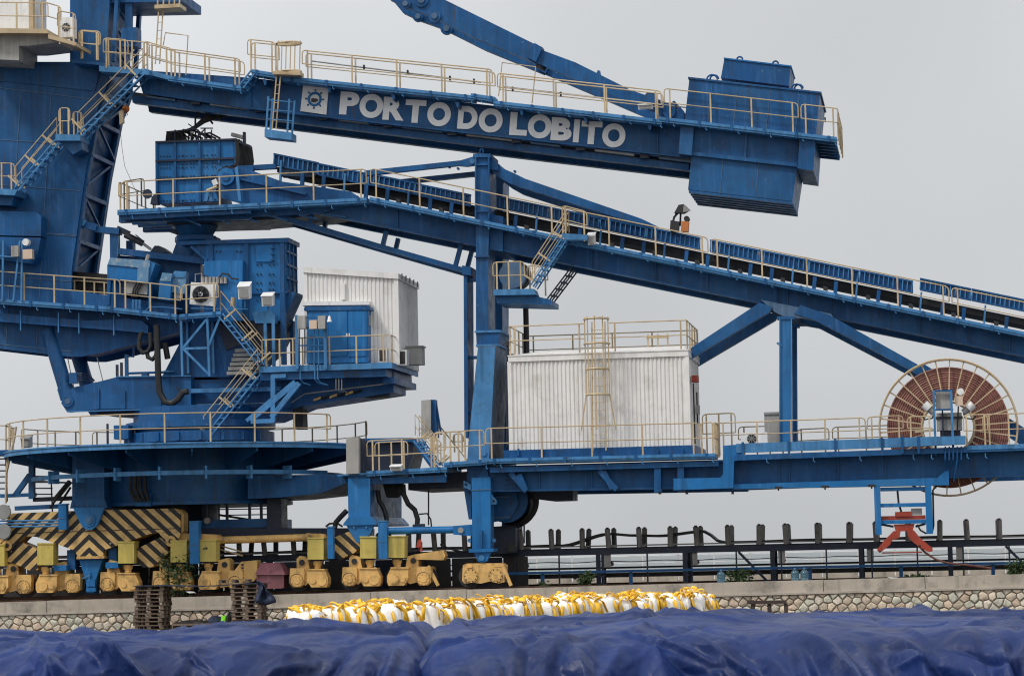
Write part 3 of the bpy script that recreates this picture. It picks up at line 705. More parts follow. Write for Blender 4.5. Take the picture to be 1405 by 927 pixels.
# ================================================================ portal base with round deck
RC = X(21, 3.5, 620) + 7.3; RR = 7.3; YC0 = 3.5
zD = Z(276, 606, YC0 - RR); zB = Z(276, 690, YC0 - 4.0)
pb = thing('portal_base', 'round blue portal base with railed circular deck carrying the slewing tower', 'machine base', (RC, YC0, zB))
def ring(r0, r1, z0, z1, name, mt, par, n=64, a0=0, a1=2*math.pi):
    mb = MB(); full = abs(a1-a0-2*math.pi) < 1e-6; m = n if full else n+1
    for k in range(m):
        t = a0 + (a1-a0)*k/n; c, s = math.cos(t), math.sin(t)
        mb.v += [(RC+r*c, YC0+r*s, z) for r, z in ((r0, z0), (r1, z0), (r1, z1), (r0, z1))]
    for k in range(n):
        a = 4*k; b = 4*((k+1) % m); mb.f += [(a+i, a+(i+1) % 4, b+(i+1) % 4, b+i) for i in range(4)]
    return mb.build(name, mt, par)
ring(2.4, RR, zD-.07, zD-.01, 'deck_plate', 'blue', pb)
band = ring(RR-.05, RR+.03, zD-.19, zD+.03, 'deck_band', 'blue_trim', pb)
ring(RR-.02, RR+.07, zD-.03, zD+.0, 'band_rib', 'blue_trim', band)
dr = MB().lathe([(4.0, zB), (4.0, zD-.07)], (RC, YC0, 0), 40).build('drum', 'blue', pb, True)
ring(6.2, 6.3, Z(276, 650, -2.8), Z(276, 644, -2.8), 'drum_flange', 'blue_trim', pb, a0=R(195), a1=R(345)); ring(5.9, 6.2, Z(276, 648, -2.8), Z(276, 646, -2.8), 'tray_floor', 'blue', pb)
ring(3.95, 4.15, zB-.03, zB+.1, 'drum_flange', 'blue', pb)
gm = MB().prism([(3.9, zD-.08), (RR-.1, zD-.08), (RR-.1, zD-.32), (6.4, zD-.5), (3.9, zD-1.0)], -.03, .03).mesh('deck_bracket', 'blue')
for k in range(18):
    t = 2*math.pi*k/18+.12; o = link('deck_bracket', gm, pb, (RC, YC0, 0)); o.rotation_euler = (0, 0, t)
sm = MB().box(-.04, .04, -6.36, -5.9, Z(276, 656, -2.8), Z(276, 638, -2.8)).mesh('tray_clip', 'blue_trim')
for k in range(-3, 4): o = link('tray_clip', sm, pb, (RC, YC0, 0)); o.rotation_euler = (0, 0, k*.28+.1)
# circular railing: near and far arcs
def arc(a0, a1, n=24, r=RR-.06): return [(RC + r*math.cos(a0+(a1-a0)*k/n), YC0 + r*math.sin(a0+(a1-a0)*k/n), zD) for k in range(n+1)]
railing(pb, arc(R(182), R(335), 40), h=1.12, gap=1.75, ends=(False, True))
railing(pb, arc(R(20), R(100), 24), h=1.12, gap=1.5)
railing(pb, arc(R(106), R(140), 12), h=1.12, gap=1.3)
railing(pb, arc(R(145), R(176), 12), h=1.12, gap=1.3)
# legs
la = MB().pp([(99, 622), (143, 620), (143, 686), (99, 687)], -.62, .6).build('leg', 'blue', pb)
lf = MB().pp([(99, 684), (143, 683), (147, 696), (96, 697)], -.7, .7).build('leg_foot', 'blue', la)
bolts(lf, [(100+k*7, 692.5) for k in range(7)], -.7, 1.2, 'blue_dull')
lug = MB().pp([(100, 696), (143, 696), (140, 704), (133.5, 720), (126, 726), (119, 726.5), (112, 721), (105, 706)], -.82, -.62).build('lug', 'blue_bright', la)
MB().disc(122, 713, -.86, 9, .06, 22).build('pin_boss', 'blue_bright', lug, True); MB().disc(122, 713, -.90, 5.2, .06, 16).build('pin', 'blue_dull', lug, True); MB().disc(122, 713, -.93, 2.2, .06, 10).build('pin_end', 'blue_trim', lug)
with ref(-.62): MB().pp([(99, 622), (143, 620), (143, 700), (99, 701)], 6.4, 7.6).build('leg', 'blue', pb)
lb = MB().pp([(477, 648), (508, 648), (508, 710), (478, 711)], -.62, 5.4).build('leg', 'blue', pb)
MB().pp([(477.2, 656), (507.8, 656), (507.8, 710), (478.2, 711)], -.64, -.625).build('face_plate', 'blue_bright', lb)
f2 = MB().pp([(478, 709), (508, 708), (516, 717), (516, 719.5), (471, 720.5), (471, 718)], -.8, 5.6).build('leg_foot', 'blue_bright', lb)
l2 = MB().pp([(475, 720), (513, 719), (508, 732), (498, 743), (490, 744), (484, 736)], -.72, -.5).build('lug', 'blue_bright', lb)
bolts(lb, [(486, 723), (503, 723)], -.73, 1.5, 'blue_trim')
# dark beam from drum to right leg and service cage under the drum
MB().pp([(340, 652), (476, 650), (476, 662), (440, 676), (385, 682), (340, 684)], .2, 5.6).build('cross_beam', 'blue', pb)
sc_ = MB().pbox(268, 712, 366, 724, 1.4, 5.5).build('service_floor', 'blue', pb)
for px in (282, 311, 342, 358, 383):
    for Y in (1.5, 5.2): MB().pbox(px-1.6, 682, px+1.6, 722, Y, Y+.12).build('cage_post', 'navy', sc_)
for y in (690, 698, 706): MB().pbar((270, y+1), (385, y-1), 5.3, 1.6, .05).build('cage_rail', 'navy', sc_)
MB().pbox(366, 684, 386, 724, 1.2, 2.2).build('cage_panel', 'navy', sc_)
MB().pbox(255, 686, 278, 724, 2.4, 5.0).build('cage_panel', 'navy', sc_)
MB().lathe([(2.3, 1.6), (2.3, zB+.2)], (RC-1.2, YC0, 0), 20).build('centre_chute', 'navy', pb, True)
MB().pbar((300, 706), (365, 716), 2.6, 3, .1).build('chute_lip', 'steel_dark', sc_)
MB().pp([(256, 724), (480, 724), (480, 734), (256, 737)], 1.2, 5.8).build('tie_beam', 'navy', pb)
MB().disc(284, 714, 1.2, 4.5, .2, 12).build('drum_lamp', 'grey_box', pb)
# black hoses running down the drum
for k in range(4): MB().tube([P(179+k*6.5, 648, -.75), P(179.5+k*6.5, 672, -.8), P(183+k*6.5, 682, -.8), P(189+k*5, 687, -.75)], .07, 8).build('hose', 'rubber', pb, True)
MB().pp([(186, 678), (207, 677), (207, 694), (186, 694)], -.7, .2).build('hose_bracket', 'blue', pb)
# left frame, posts and access stairs seen through it
MB().pp([(39, 620), (46, 620), (46, 684), (39, 684)], 1.0, 1.25).build('hanger_post', 'blue', pb)
MB().pbar((40, 651), (20, 679), 1.0, 7, .2).build('hanger_brace', 'blue', pb)
MB().pbar((0, 680), (47, 678), 1.0, 5, .3).build('hanger_beam', 'blue', pb)
MB().pbar((45, 685), (98, 683), 1.2, 6, .3).build('hanger_beam', 'navy', pb)
MB().pbar((76, 683), (95, 660), 1.2, 6, .2).build('hanger_brace', 'navy', pb)
for x0, x1, ya, n, Y in ((-6, 8, 629, 7, 1.5), (46, 70, 653, 6, 4.6)):
    for k in range(n): MB().pbar((x0, ya+k*8.2), (x1, ya+k*8.2), Y+(k*.12), 1.8, .22).build('tread', 'navy', pb)
    MB().bar(P(x1, ya, Y), P(x1+2, ya+8.2*n, Y+.8), .05, .18).build('stringer', 'navy', pb)
for a in ((10, 583), (14, 620)): pass
MB().tube([P(8, 690, .8), P(9, 648, .8), P(20, 600, .8), P(22, 585, .8)], .05, 6).build('stair_handrail', 'cream', pb, True)
MB().tube([P(8, 645, .9), P(14, 610, .9), P(15, 584, .9)], .035, 6).build('stair_handrail', 'cream', pb, True)
prail(pb, [(-10, 621), (16, 622)], .9, h=1.1, gap=.6, ends=(False, True))
MB().pbox(-15, 617, 22, 624, .8, 2.0).build('side_landing', 'blue', pb)
MB().pbar((20, 697), (80, 694), 0.9, 6, .3).build('frame_beam', 'blue', pb)
for a, b in (((68, 697), (92, 664)), ((80, 694), (97, 668))): MB().tube([P(*a, .9), P(*b, .9)], .05, 6).build('cable', 'rubber', pb)
MB().pbox(156, 583, 176, 602, 1.2, 2.0).build('junction_box', 'blue', pb); MB().pbox(146, 581, 148.2, 611, .6, .7).build('stand_pipe', 'navy', pb)
floodlight('dusty floodlight tilted down at the left end of the round deck', 37, 606, -1.2, 13, 17, matb='steel')
# ================================================================ slewing frame on the round base
XB = X(276, 3.5, 600)
sf = thing('slewing_frame', 'blue slewing frame with tapered nose turning on the round base', 'machine frame', (XB, 3.5, Z(276, 604, .7)))
z0, z1 = Z(276, 603, .7), Z(276, 558, .7)
MB().lathe([(2.95, z0-.02), (2.95, z0+.38), (2.75, z0+.40), (2.75, z0+.52), (3.0, z0+.54), (3.0, z0+.80), (2.7, z0+.82), (2.7, z1+.1)], (XB, 3.5, 0), 40).build('slew_ring', 'blue', sf, True)
for k in range(9):
    t = R(200 + k*17); MB().bar((XB+2.98*math.cos(t), 3.5+2.98*math.sin(t), z0), (XB+2.98*math.cos(t), 3.5+2.98*math.sin(t), z0+.36), .1, .12, (1, 0, 0)).build('ring_rib', 'blue', sf)
NOSE = [(86, 543), (92, 537), (101, 531), (135, 523.5), (160, 517), (262, 516), (262, 559), (130, 561), (92, 565), (84, 553)]
for y0, y1 in ((1.75, 2.25), (4.75, 5.25)):
    with ref(1.75): n_ = MB().pp(NOSE, y0, y1).build('nose_box', 'blue', sf)
    if y0 < 2:
        MB().disc(92.5, 550, y0-.06, 8.5, .08, 22).build('hinge_boss', 'blue', n_, True); MB().disc(92.5, 550, y0-.09, 4.5, .05, 14).build('hinge_pin', 'blue_dull', n_, True)
        for px in (135, 171, 220): MB().pp([(px-.8, 533 if px != 171 else 536), (px+.8, 533 if px != 171 else 536), (px+.8, 560), (px-.8, 560)], y0-.06, y0).build('stiffener', 'blue', n_)
        MB().pbar((92, 564.5), (262, 559.5), y0-.08, 1.6, .1).build('edge_flange', 'blue_trim', n_)
        MB().pbar((160, 516.5), (262, 515.5), y0-.08, 1.6, .1).build('edge_flange', 'blue_trim', n_)
MB().pp([(130, 524), (400, 518), (400, 559), (130, 561)], 2.25, 4.75).build('frame_body', 'blue', sf)
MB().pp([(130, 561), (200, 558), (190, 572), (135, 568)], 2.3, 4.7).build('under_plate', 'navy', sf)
co = MB().pp([(268, 430), (312, 430), (350, 517), (222, 517)], 2.1, 4.9).build('column', 'blue', sf)
MB().pp([(297, 460), (330, 460), (345, 517), (310, 517)], 2.0, 2.1).build('column_plate', 'blue', co)
for k in range(6): MB().pbox(322-k*2.2, 478+k*6.2, 352-k*1.2, 482.5+k*6.2, 1.95-.06*k, 2.6).build('ballast_plate', 'grey_box', sf)
MB().pbar((262, 536), (385, 533), 1.7, 6, .3).build('ledge_beam', 'blue_trim', sf)
MB().pbar((270, 555), (385, 552), 1.72, 1.6, .06).build('conduit', 'blue_dull', sf)
# small fittings on the nose
for px, h in ((160, 17), (166, 20), (173, 31)): MB().pbox(px-1.3 if px < 170 else px-2, 517-h, px+1.3 if px < 170 else px+2, 517, 1.9, 2.05).build('fitting_post', 'navy' if px < 170 else 'blue', sf)
MB().tube([P(175, 488, 1.95), P(183, 490, 1.95), P(183.5, 460, 1.95)], .04, 6).build('pipe', 'blue', sf)
MB().tube([P(176, 512, 1.9), P(240, 510, 1.9)], .05, 6).build('pipe', 'blue', sf); MB().disc(198, 514, 1.85, 4.5, .3, 14).build('sheave', 'blue', sf)
MB().tube([P(222, 511, 1.85), P(226, 509.5, 1.85), P(239, 510, 1.85)], .04, 6).build('pipe', 'blue_trim', sf)
# luffing cylinders
for Y, l in ((2.0, 'near blue luffing cylinder leaning up from the frame nose to the mast'), (5.0, 'far blue luffing cylinder seen behind the near one below the mast')):
    a0, a1 = P(94, 546, 2.0), P(66, 452, 2.0); dY = Vector((0, Y-2.0, 0)); t = thing('luffing_cylinder', l, 'cylinder', a0+dY)
    MB().tube([a0+dY, a1+dY], .30, 20).build('barrel', 'blue', t, True); MB().tube([a0+dY, a0.lerp(a1, .16)+dY], .335, 20).build('end_cap', 'blue', t, True)
MB().pbox(95, 511, 105, 526, 1.55, 1.8).build('valve_box', 'blue', t := thing('valve_block', 'small blue valve box with thin pipes beside the near luffing cylinder', 'valve', P(100, 526, 1.6)))
for k in range(4): MB().tube([P(105, 513+k*3, 1.65), P(112, 512+k*3, 1.65), P(122+k, 514+k*3, 1.9), P(130, 522, 2.0)], .018, 5).build('pipe', 'navy', t, True)
for a, b in (((92, 487), (102, 535)), ((133, 490), (141, 522))): MB().tube([P(*a, 2.1), P(*b, 2.1)], .02, 5).build('rod', 'steel', t)
# hanging hoses
t = thing('hose_bundle', 'thick black hoses hanging in loops below the machinery deck', 'hose', P(215, 440, 1.2))
def loop(pts, r, Y): MB().tube([P(a, b, Y) for a, b in pts], r, 8).build('hose', 'rubber', t, True)
loop([(215, 446), (216, 480), (217, 515), (219, 538), (226, 551), (236, 553.5), (245, 547), (251, 538), (258, 537)], .13, 1.15)
loop([(194, 455), (191, 468), (191, 478), (196, 484), (203, 482), (207, 474), (206, 456)], .09, 1.2); loop([(201, 480), (203, 490), (209, 493), (214, 488), (216, 476)], .09, 1.25); loop([(226, 470), (228, 480), (230, 492)], .12, 1.6)
loop([(243, 530), (246, 535), (252, 540)], .04, 1.1)

# ================================================================ mast and boom root
MY0, MY1 = 1.9, 5.1
ms = thing('mast_tower', 'tall dark blue mast tower rising at the left edge of the machine', 'mast', P(60, 480, 3.5))
MP = [(-60, 85), (150, 85), (150, 108), (134, 150), (118, 232), (98, 372), (98, 398), (240, 418), (246, 456), (150, 481), (112, 489), (95, 489), (-60, 471)]
for y0, y1 in ((MY0, MY0+.14), (MY1-.14, MY1)):
  with ref(MY0): MB().pp(MP, y0, y1).build('side_plate', 'blue', ms)
MB().pp([(-60, 90), (148, 90), (146, 108), (130, 150), (114, 232), (94, 372), (94, 402), (225, 425), (232, 452), (112, 483), (95, 483), (-60, 465)], MY0+.14, MY1-.14).build('core', 'blue', ms)
xr_ = [P(150, 108, MY0), P(134, 150, MY0), P(118, 232, MY0), P(98, 372, MY0)]
for p, q in zip(xr_, xr_[1:]):
    for y in (MY0+.25, MY1-.2): MB().bar((p.x+.03, y, p.z), (q.x+.03, y, q.z), .3, .12, (1, 0, 0)).build('side_flange', 'blue', ms)
for i, p in enumerate([xr_[0].lerp(xr_[1], .5), xr_[1].lerp(xr_[2], .2), xr_[1].lerp(xr_[2], .75), xr_[2].lerp(xr_[3], .25), xr_[2].lerp(xr_[3], .7)]):
    MB().bar((p.x, MY0+.2, p.z), (p.x, MY1-.2, p.z), .2, .16).build('cross_tie', 'blue', ms)
    MB().bar((p.x, MY0+.2 if i % 2 else MY1-.2, p.z), (p.x-.16, MY1-.2 if i % 2 else MY0+.2, p.z-1.2), .1, .1).build('brace', 'blue', ms)
# seams and stiffeners on the plate
for a, b in (((-20, 118), (140, 138)), ((-20, 470), (98, 482)), ((60, 320), (105, 322))): MB().pbar(a, b, MY0-.02, 1.0, .03).build('weld_seam', 'blue_dull', ms)
for px in (20, 62): MB().pbar((px+8, 130), (px-12, 470), MY0-.02, .9, .03).build('weld_seam', 'blue_dull', ms)
for k in range(4): MB().pbar((-20, 190+k*62), (118-k*7, 200+k*62), MY0-.02, .9, .03).build('weld_seam', 'blue_dull', ms)
MB().pp([(-20, 88), (138, 92), (130, 125), (10, 112), (-20, 112)], MY0-.06, MY0).build('doubler_plate', 'blue', ms)
# head box above
hb = MB().pp([(96, -40), (148, -40), (146, 86), (96, 86)], MY0, MY1).build('head_box', 'blue', ms)
for y0, y1 in ((MY0, MY0+.25), (MY1-.25, MY1)):
  with ref(MY0):
    MB().pp([(148, -40), (153, -40), (145, 86), (140, 86)], y0, y1).build('corner_post', 'blue', hb); MB().pp([(160, -40), (165, -40), (157, 84), (152, 84)], y0, y1).build('corner_post', 'blue', hb)
p, q = P(160, 10, MY0), P(150, 80, MY0)
for k in range(3):
    a = p.lerp(q, k/3); b = p.lerp(q, (k+1)/3); MB().bar((a.x, MY0+.1, a.z), (b.x, MY1-.1, b.z), .1, .1).build('brace', 'blue', hb)
MB().pp([(172, -10), (181, -10), (180, 62), (170, 70)], MY0+.3, MY0+.5).build('pipe_rack', 'blue', hb)
MB().pbox(166, 38, 187, 64, MY0-.1, MY0+.6).build('panel_box', 'blue', hb)
MB().pp([(150, -12), (250, -10), (250, 2), (150, 4)], MY0+.2, MY1-.2).build('top_beam', 'blue', ms)
# hood boxes at the left edge
h_ = MB().pp([(-40, 288), (50, 291), (57, 297), (56, 324), (-40, 322)], 1.2, 1.85).build('hood', 'blue', ms); MB().pp([(-40, 324), (56, 326), (51, 352), (44, 362), (-40, 350)], 1.2, 1.85).build('hood', 'blue', ms)
# stairs on the mast and their landings
YS = .75
stairs(ms, P(196, 99, YS), P(107, 187, YS), .7)
ld = MB().pp([(76, 184), (110, 185), (110, 193), (76, 193)], YS-.05, 1.9).build('landing', 'blue_trim', ms)
MB().pp([(82, 194), (112, 194), (112, 205), (100, 212)], YS+.2, 1.9).build('landing_bracket', 'blue', ms)
prail(ms, [(81, 184), (96, 184)], YS, h=1.05, gap=.3)
stairs(ms, P(78, 194, YS), P(22, 260, YS), .7)
MB().pp([(-20, 258), (24, 260), (20, 268), (-20, 266)], YS-.05, 1.9).build('landing', 'blue_trim', ms); MB().pp([(-20, 266), (20, 268), (15, 282), (-20, 280)], YS+.3, 1.9).build('landing_bracket', 'blue', ms)
prail(ms, [(-15, 259), (20, 260)], YS, h=1.05, gap=.35)
prail(ms, [(100, 187), (113, 188)], YS+.7, h=1.0, gap=.3)
# landing at boom level with railings
MB().pp([(98, 82), (142, 86), (142, 90), (98, 86)], YS, 1.9).build('landing', 'blue', ms); MB().pp([(136, 90), (205, 96), (205, 103), (136, 98)], YS, 1.9).build('landing', 'blue_trim', ms)
prail(ms, [(108, 77), (138, 79)], YS+.1, h=1.05, gap=.4); prail(ms, [(142, 90), (205, 95)], YS+1.0, h=1.08, gap=.5)
prail(ms, [(142, 89), (176, 92)], YS, h=1.08, gap=.4)
t = thing('alarm_horn', 'rusty alarm horn and bell hanging at the mast corner below the stairs', 'horn', P(170, 150, 1.2))
MB().lathe([(.03, 0), (.07, .1), (.17, .32)], P(169, 148, 1.2), 12, 'Y').build('horn', 'orange', t, True); MB().pp([(163, 153), (168, 151), (169, 168), (164, 171)], 1.1, 1.3).build('bell', 'cream', t); MB().tube([P(172, 149, 1.2), P(175, 158, 1.2), P(172, 159, 1.2)], .015, 5).build('wire', 'rubber', t)
MB().tube([P(164, 165, 1.2), P(167, 200, 1.2), P(171, 228, 1.2), P(186, 262, 1.2)], .01, 4).build('hanging_wire', 'rubber', t)
# caged pole ladder at the top
t = thing('caged_ladder', 'cream pole ladder rising to a basket at the top left picture edge', 'ladder', P(218, 90, 1.6))
ladder(t, P(216, 88, 1.6), P(221, 8, 1.6), .18); MB().pbox(212, 6, 247, 11, 1.2, 2.1).build('basket_floor', 'cream', t)
for px in (216, 224, 232, 239, 246): MB().pbar((px, 7), (px+.8, -25), 1.2, 1.8, .04).build('basket_bar', 'cream', t)

# ---- operator cab platform, top left
oc = thing('operator_cab', 'white operator cab on a cream railed platform in the top left corner', 'cabin', P(30, 60, .4))
cb = MB().pp([(-40, -40), (41, -40), (41, 41), (-40, 41)], .2, 2.2).build('cab_wall', 'white_paint', oc); MB().pbox(39.5, -40, 45, 41, .15, .4).build('corner_post', 'cream', cb)
pf = MB().pp([(-40, 38), (64, 40), (66, 46), (-40, 45)], -.5, 2.4).build('platform', 'cream', oc); MB().pp([(66, 47), (104, 58), (104, 63), (78, 56), (66, 53)], -.5, 1.4).build('platform_step', 'cream', oc)
MB().pp([(-40, 46), (68, 47), (80, 58), (40, 63), (26, 63), (26, 83), (-40, 80)], .0, 2.2).build('under_frame', 'grey_box', oc)
prail(oc, [(-20, 40), (66, 41)], -.45, h=1.08, gap=1.35, ends=(False, True)); prail(oc, [(79, 56), (104, 60)], -.45, h=1.2, gap=.7); prail(oc, [(56, 38), (84, 46)], .9, h=1.08, gap=.5); prail(oc, [(110, 76), (136, 79)], .5, h=1.0, gap=.4)
aircon('white air conditioner beside the operator cab in the top left corner', 84, 24, 100, 51, .3, .5, side=False)

# ================================================================ counterweight boom
cb = thing('counterweight_boom', 'inclined blue boom with white PORTO DO LOBITO lettering and ballast box at its end', 'boom', P(700, 200, 3.5))
YW, YG = 1.0, 1.75
def band(par, a, b, Y, dep=.75, hp=7, name='walkway'):
    o = MB().pp([a, b, (b[0], b[1]+hp), (a[0], a[1]+hp)], Y, Y+dep).build(name, 'blue_trim', par)
    MB().pp([(a[0], a[1]+hp*.42), (b[0], b[1]+hp*.42), (b[0], b[1]+hp*.58), (a[0], a[1]+hp*.58)], Y-.035, Y).build('band_rib', 'blue_trim', o)
    n = max(1, int(abs(b[0]-a[0])/46))
    for k in range(n+1):
        u = (k+.25)/(n+.5); px = a[0]+(b[0]-a[0])*u; py = a[1]+(b[1]-a[1])*u
        MB().pbox(px-1.6, py-.5, px+1.6, py+hp+.8, Y-.05, Y-.002).build('post_socket', 'blue', o)
        MB().tube([P(px+9, py+hp, Y+.04), P(px+9, py+hp+4, Y+.04), P(px+11, py+hp+5.5, Y+.04)], .022, 5).build('hook', 'blue_trim', o)
    return o
g1 = girder(cb, 'main_girder', (345, 107), (945, 176), (945, 217), (345, 150), YG, dep=.45, fl=2, stiff=[378, 902])
with ref(YG): g2 = girder(cb, 'main_girder', (345, 107), (945, 176), (945, 217), (345, 150), 4.8, dep=.45, fl=2)
MB().pp([(186, 96), (345, 107), (345, 150), (196, 128)], YG+.05, 5.2).build('root_girder', 'blue', cb)
lc = MB().pp([(180, 130), (345, 152), (700, 196), (945, 225), (945, 234), (700, 205), (345, 161), (182, 141)], 2.15, 2.6).build('lower_chord', 'blue', cb)
with ref(2.15): MB().pp([(180, 130), (345, 152), (700, 196), (945, 225), (945, 234), (700, 205), (345, 161), (182, 141)], 4.4, 4.85).build('lower_chord', 'blue', cb)
MB().pp([(180, 126), (345, 149), (945, 220), (945, 225), (345, 153), (180, 130)], 2.7, 4.3).build('conveyor_cover', 'steel_dark', cb)
for k in range(9):
    px = 200+k*88; py = 130+ (px-180)*.1195
    MB().pbar((px, py), (px+40+(k % 3)*14, py+5+(k % 3)*1.6), 1.95, 2.6, .3).build('cable_tray', 'steel' if k % 2 else 'blue_dull', cb)
    MB().pbox(px+62, py+5, px+74, py+11, 1.9, 2.2).build('tray_hanger', 'navy', cb)
MB().pp([(900, 210), (950, 216), (950, 218), (900, 212)], 1.8, 5.2).build('end_soffit', 'blue_dull', cb)
W_ = []
for a, b in (((231, 104), (331, 118)), ((345, 95), (388, 102)), ((388, 104), (650, 131)), ((646, 128), (679, 133)), ((677, 138), (908, 164)), ((904, 160), (1148, 188))): W_.append(band(cb, a, b, YW))
MB().pp([(198, 94), (233, 104), (233, 110), (198, 101)], YW, YW+.75).build('walkway', 'blue_trim', cb)
stairs(cb, P(347, 99, YW), P(331, 119, YW), .7, n=4, rails=False)
for k in range(7):
    px = 360+k*88; py = 109+(px-360)*.1165
    MB().pp([(px, py), (px+6, py+.7), (px+5, py+7), (px+3, py+8)], YW+.1, YG).build('walkway_bracket', 'blue', cb)
k_ = dict(h=1.08, gap=1.72, r=.026)
for Y, e in ((YW+.05, 0), (YW+.7, 1)):
  with ref(YW+.05):
    prail(cb, [(198, 93), (233, 103)], Y, h=1.08, gap=.6, ends=(True, False)); prail(cb, [(233, 103), (330, 117)], Y, h=1.05, gap=1.3, ends=(False, True))
    prail(cb, [(340, 95), (378, 99)], Y, h=1.2, gap=.5)
    prail(cb, [(415, 106), (676, 133)], Y, **k_); prail(cb, [(683, 138), (908, 163)], Y, **k_)
prail(cb, [(912, 160), (1096, 181)], YW+.05, h=1.1, gap=1.4); prail(cb, [(1100, 182), (1150, 188)], YW+.05, h=1.1, gap=1.0, ends=(True, False))
MB().tube([P(428, 84, YW+.4), P(660, 113, YW+.4)], .03, 6).build('cable_conduit', 'steel', cb, True); MB().tube([P(690, 119, YW+.4), P(1120, 168, YW+.4)], .028, 6).build('cable_conduit', 'steel', cb, True)
for (a, b) in ((499, 92), (559, 99), (617, 107), (650, 111), (703, 122), (769, 129), (927, 146), (1132, 164)): MB().pbox(a-1, b-3, a+1, b+3, YW+.3, YW+.45).build('conduit_clip', 'steel_dark', cb)
# tall hoop frames on the walkway
for pts in ([(684, 132), (689, 86), (735, 92), (730, 142)], [(224, 62), (227, 45), (258, 49), (255, 103)]): MB().tube([P(a, b, YW+.7) for a, b in pts], .026, 6).build('hoop', 'cream', cb, True)
# end railing across the ballast end
e0, e1 = P(1150, 188, YW+.05), P(1150, 188, YW+.05) + Vector((0, 4.9, 0)); railing(cb, [e0, e1], h=1.1, gap=1.2)
# ladder with cage and lower basket
ld = ladder(cb, P(376, 177, YW-.35), P(382, 105, YW-.35), .16)
for y in (60, 99): 
    c = P(396, y, YW-.1); MB().tube([(c.x+.5*math.cos(t), c.y+.4*math.sin(t), c.z) for t in [k*math.pi/8 for k in range(17)]], .04, 5, caps=False).build('cage_hoop', 'cream', ld); MB().pbox(382, y-2, 412, y+2, YW-.5, YW-.46).build('cage_band', 'cream', ld)
for px in (381, 386, 392, 398, 404, 411): MB().pbar((px+.8, 56), (px-.3, 100), YW-.48, 1.4, .03).build('cage_bar', 'cream', ld)
MB().pp([(374, 98), (412, 98), (412, 103), (374, 102)], YW-.5, YW+.1).build('cage_floor', 'cream', ld)
bk = MB().pp([(363, 177), (400, 182), (400, 192), (363, 188)], YW-.7, YW+.1).build('basket', 'blue_trim', cb)
for px, y0, y1 in ((368, 132, 186), (397, 136, 190), (374, 135, 183), (404, 138, 184)): MB().pbar((px, y0), (px-3.5, y1), YW-.7 if px in (368, 397) else YW+.05, 2.6, .06).build('basket_post', 'blue_trim', bk)
for y in (137, 150, 163): MB().pbar((367, y), (401, y+3), YW-.7, 1.2, .03).build('basket_rail', 'blue_trim', bk)
# ballast box
bx = MB().pp([(946, 107), (1125, 127), (1119, 188), (939, 168)], 1.25, 5.75).build('ballast_box', 'blue', cb)
for px in (975, 1010, 1055, 1095): MB().pbar((px+2, 113+(px-946)*.11), (px-4, 166+(px-946)*.11), 1.235, .8, .02).build('seam', 'blue_dull', bx)
MB().pp([(944, 105.5), (1127, 126), (1127, 128.5), (944, 108)], 1.2, 5.8).build('lid', 'blue', bx)
tb = MB().pp([(994, 80), (1085, 91), (1082, 118), (989, 107)], 2.2, 4.9).build('upper_ballast_box', 'blue', cb); MB().pp([(993, 79), (1086, 90), (1086, 92), (993, 81)], 2.15, 4.95).build('lid', 'blue_bright', tb)
for (a, b, r_, Y) in ((1015, 81, 4, 2.6), (1064, 87, 4, 2.6), (977, 109, 7.5, 1.9), (980, 108, 6, 3.0), (1093, 122, 7.5, 1.9), (1096, 121, 6, 3.0)):
    c = P(a, b+1, Y); MB().tube([(c.x+r_*PM*math.cos(t), c.y, c.z+r_*PM*math.sin(t)) for t in [k*math.pi/8 for k in range(9)]], .035, 6).build('lifting_eye', 'blue', bx, True)
MB().pp([(950, 170), (1096, 187), (1094, 229), (949, 212)], 1.55, 5.4).build('hanger_plate', 'blue', cb)
MB().pp([(1023, 180), (1026, 180), (1023, 220), (1020, 220)], 1.45, 1.55).build('stiffener', 'blue', cb); MB().pp([(949, 208), (1094, 224), (1094, 229), (949, 213)], 1.35, 1.6).build('hanger_flange', 'blue', cb)
MB().pp([(934, 172), (952, 174), (949, 213), (931, 211)], 1.2, 5.7).build('hanger_post', 'blue', cb); MB().pp([(1097, 188), (1119, 190), (1116, 234), (1094, 231)], 1.2, 5.7).build('hanger_post', 'blue', cb)
MB().pp([(949, 213), (1094, 229), (1087, 276), (944, 260)], 1.5, 5.5).build('lower_ballast_box', 'blue', cb)
for px in (991, 1040): MB().pbar((px+1, 220), (px-3, 266), 1.485, .8, .02).build('seam', 'blue_dull', cb)
with ref(1.5):
    for k in range(6):
        MB().pp([(945, 260), (1087.5, 276), (1087.5, 280), (945, 264)], 1.52+k*.72, 1.52+k*.72+.34).build('underside_rib', 'blue', cb)
        MB().pp([(1110, 190), (1147, 194), (1147, 200), (1110, 196)], 1.3+k*.8, 1.42+k*.8).build('deck_joist', 'blue', cb)
    MB().pp([(1090, 186), (1147, 192), (1147, 194), (1090, 188)], 1.1, 5.9).build('end_deck', 'navy', cb)
# fittings at the boom end: pulley housing and lamp
MB().pp([(905, 152), (925, 138), (938, 152), (938, 168), (905, 166)], 1.85, 5.1).build('pulley_guard', 'blue', cb); MB().disc(892, 135, 1.7, 9, .3, 20).build('pin_boss', 'blue', cb, True)
MB().disc(918, 153, 1.78, 9, .15, 18).build('pin_boss', 'blue', cb, True)
floodlight('pale oval floodlight on the boom walkway right of the lettering', 886, 147, YW+.3, 20, 8, stem=(895, 158))
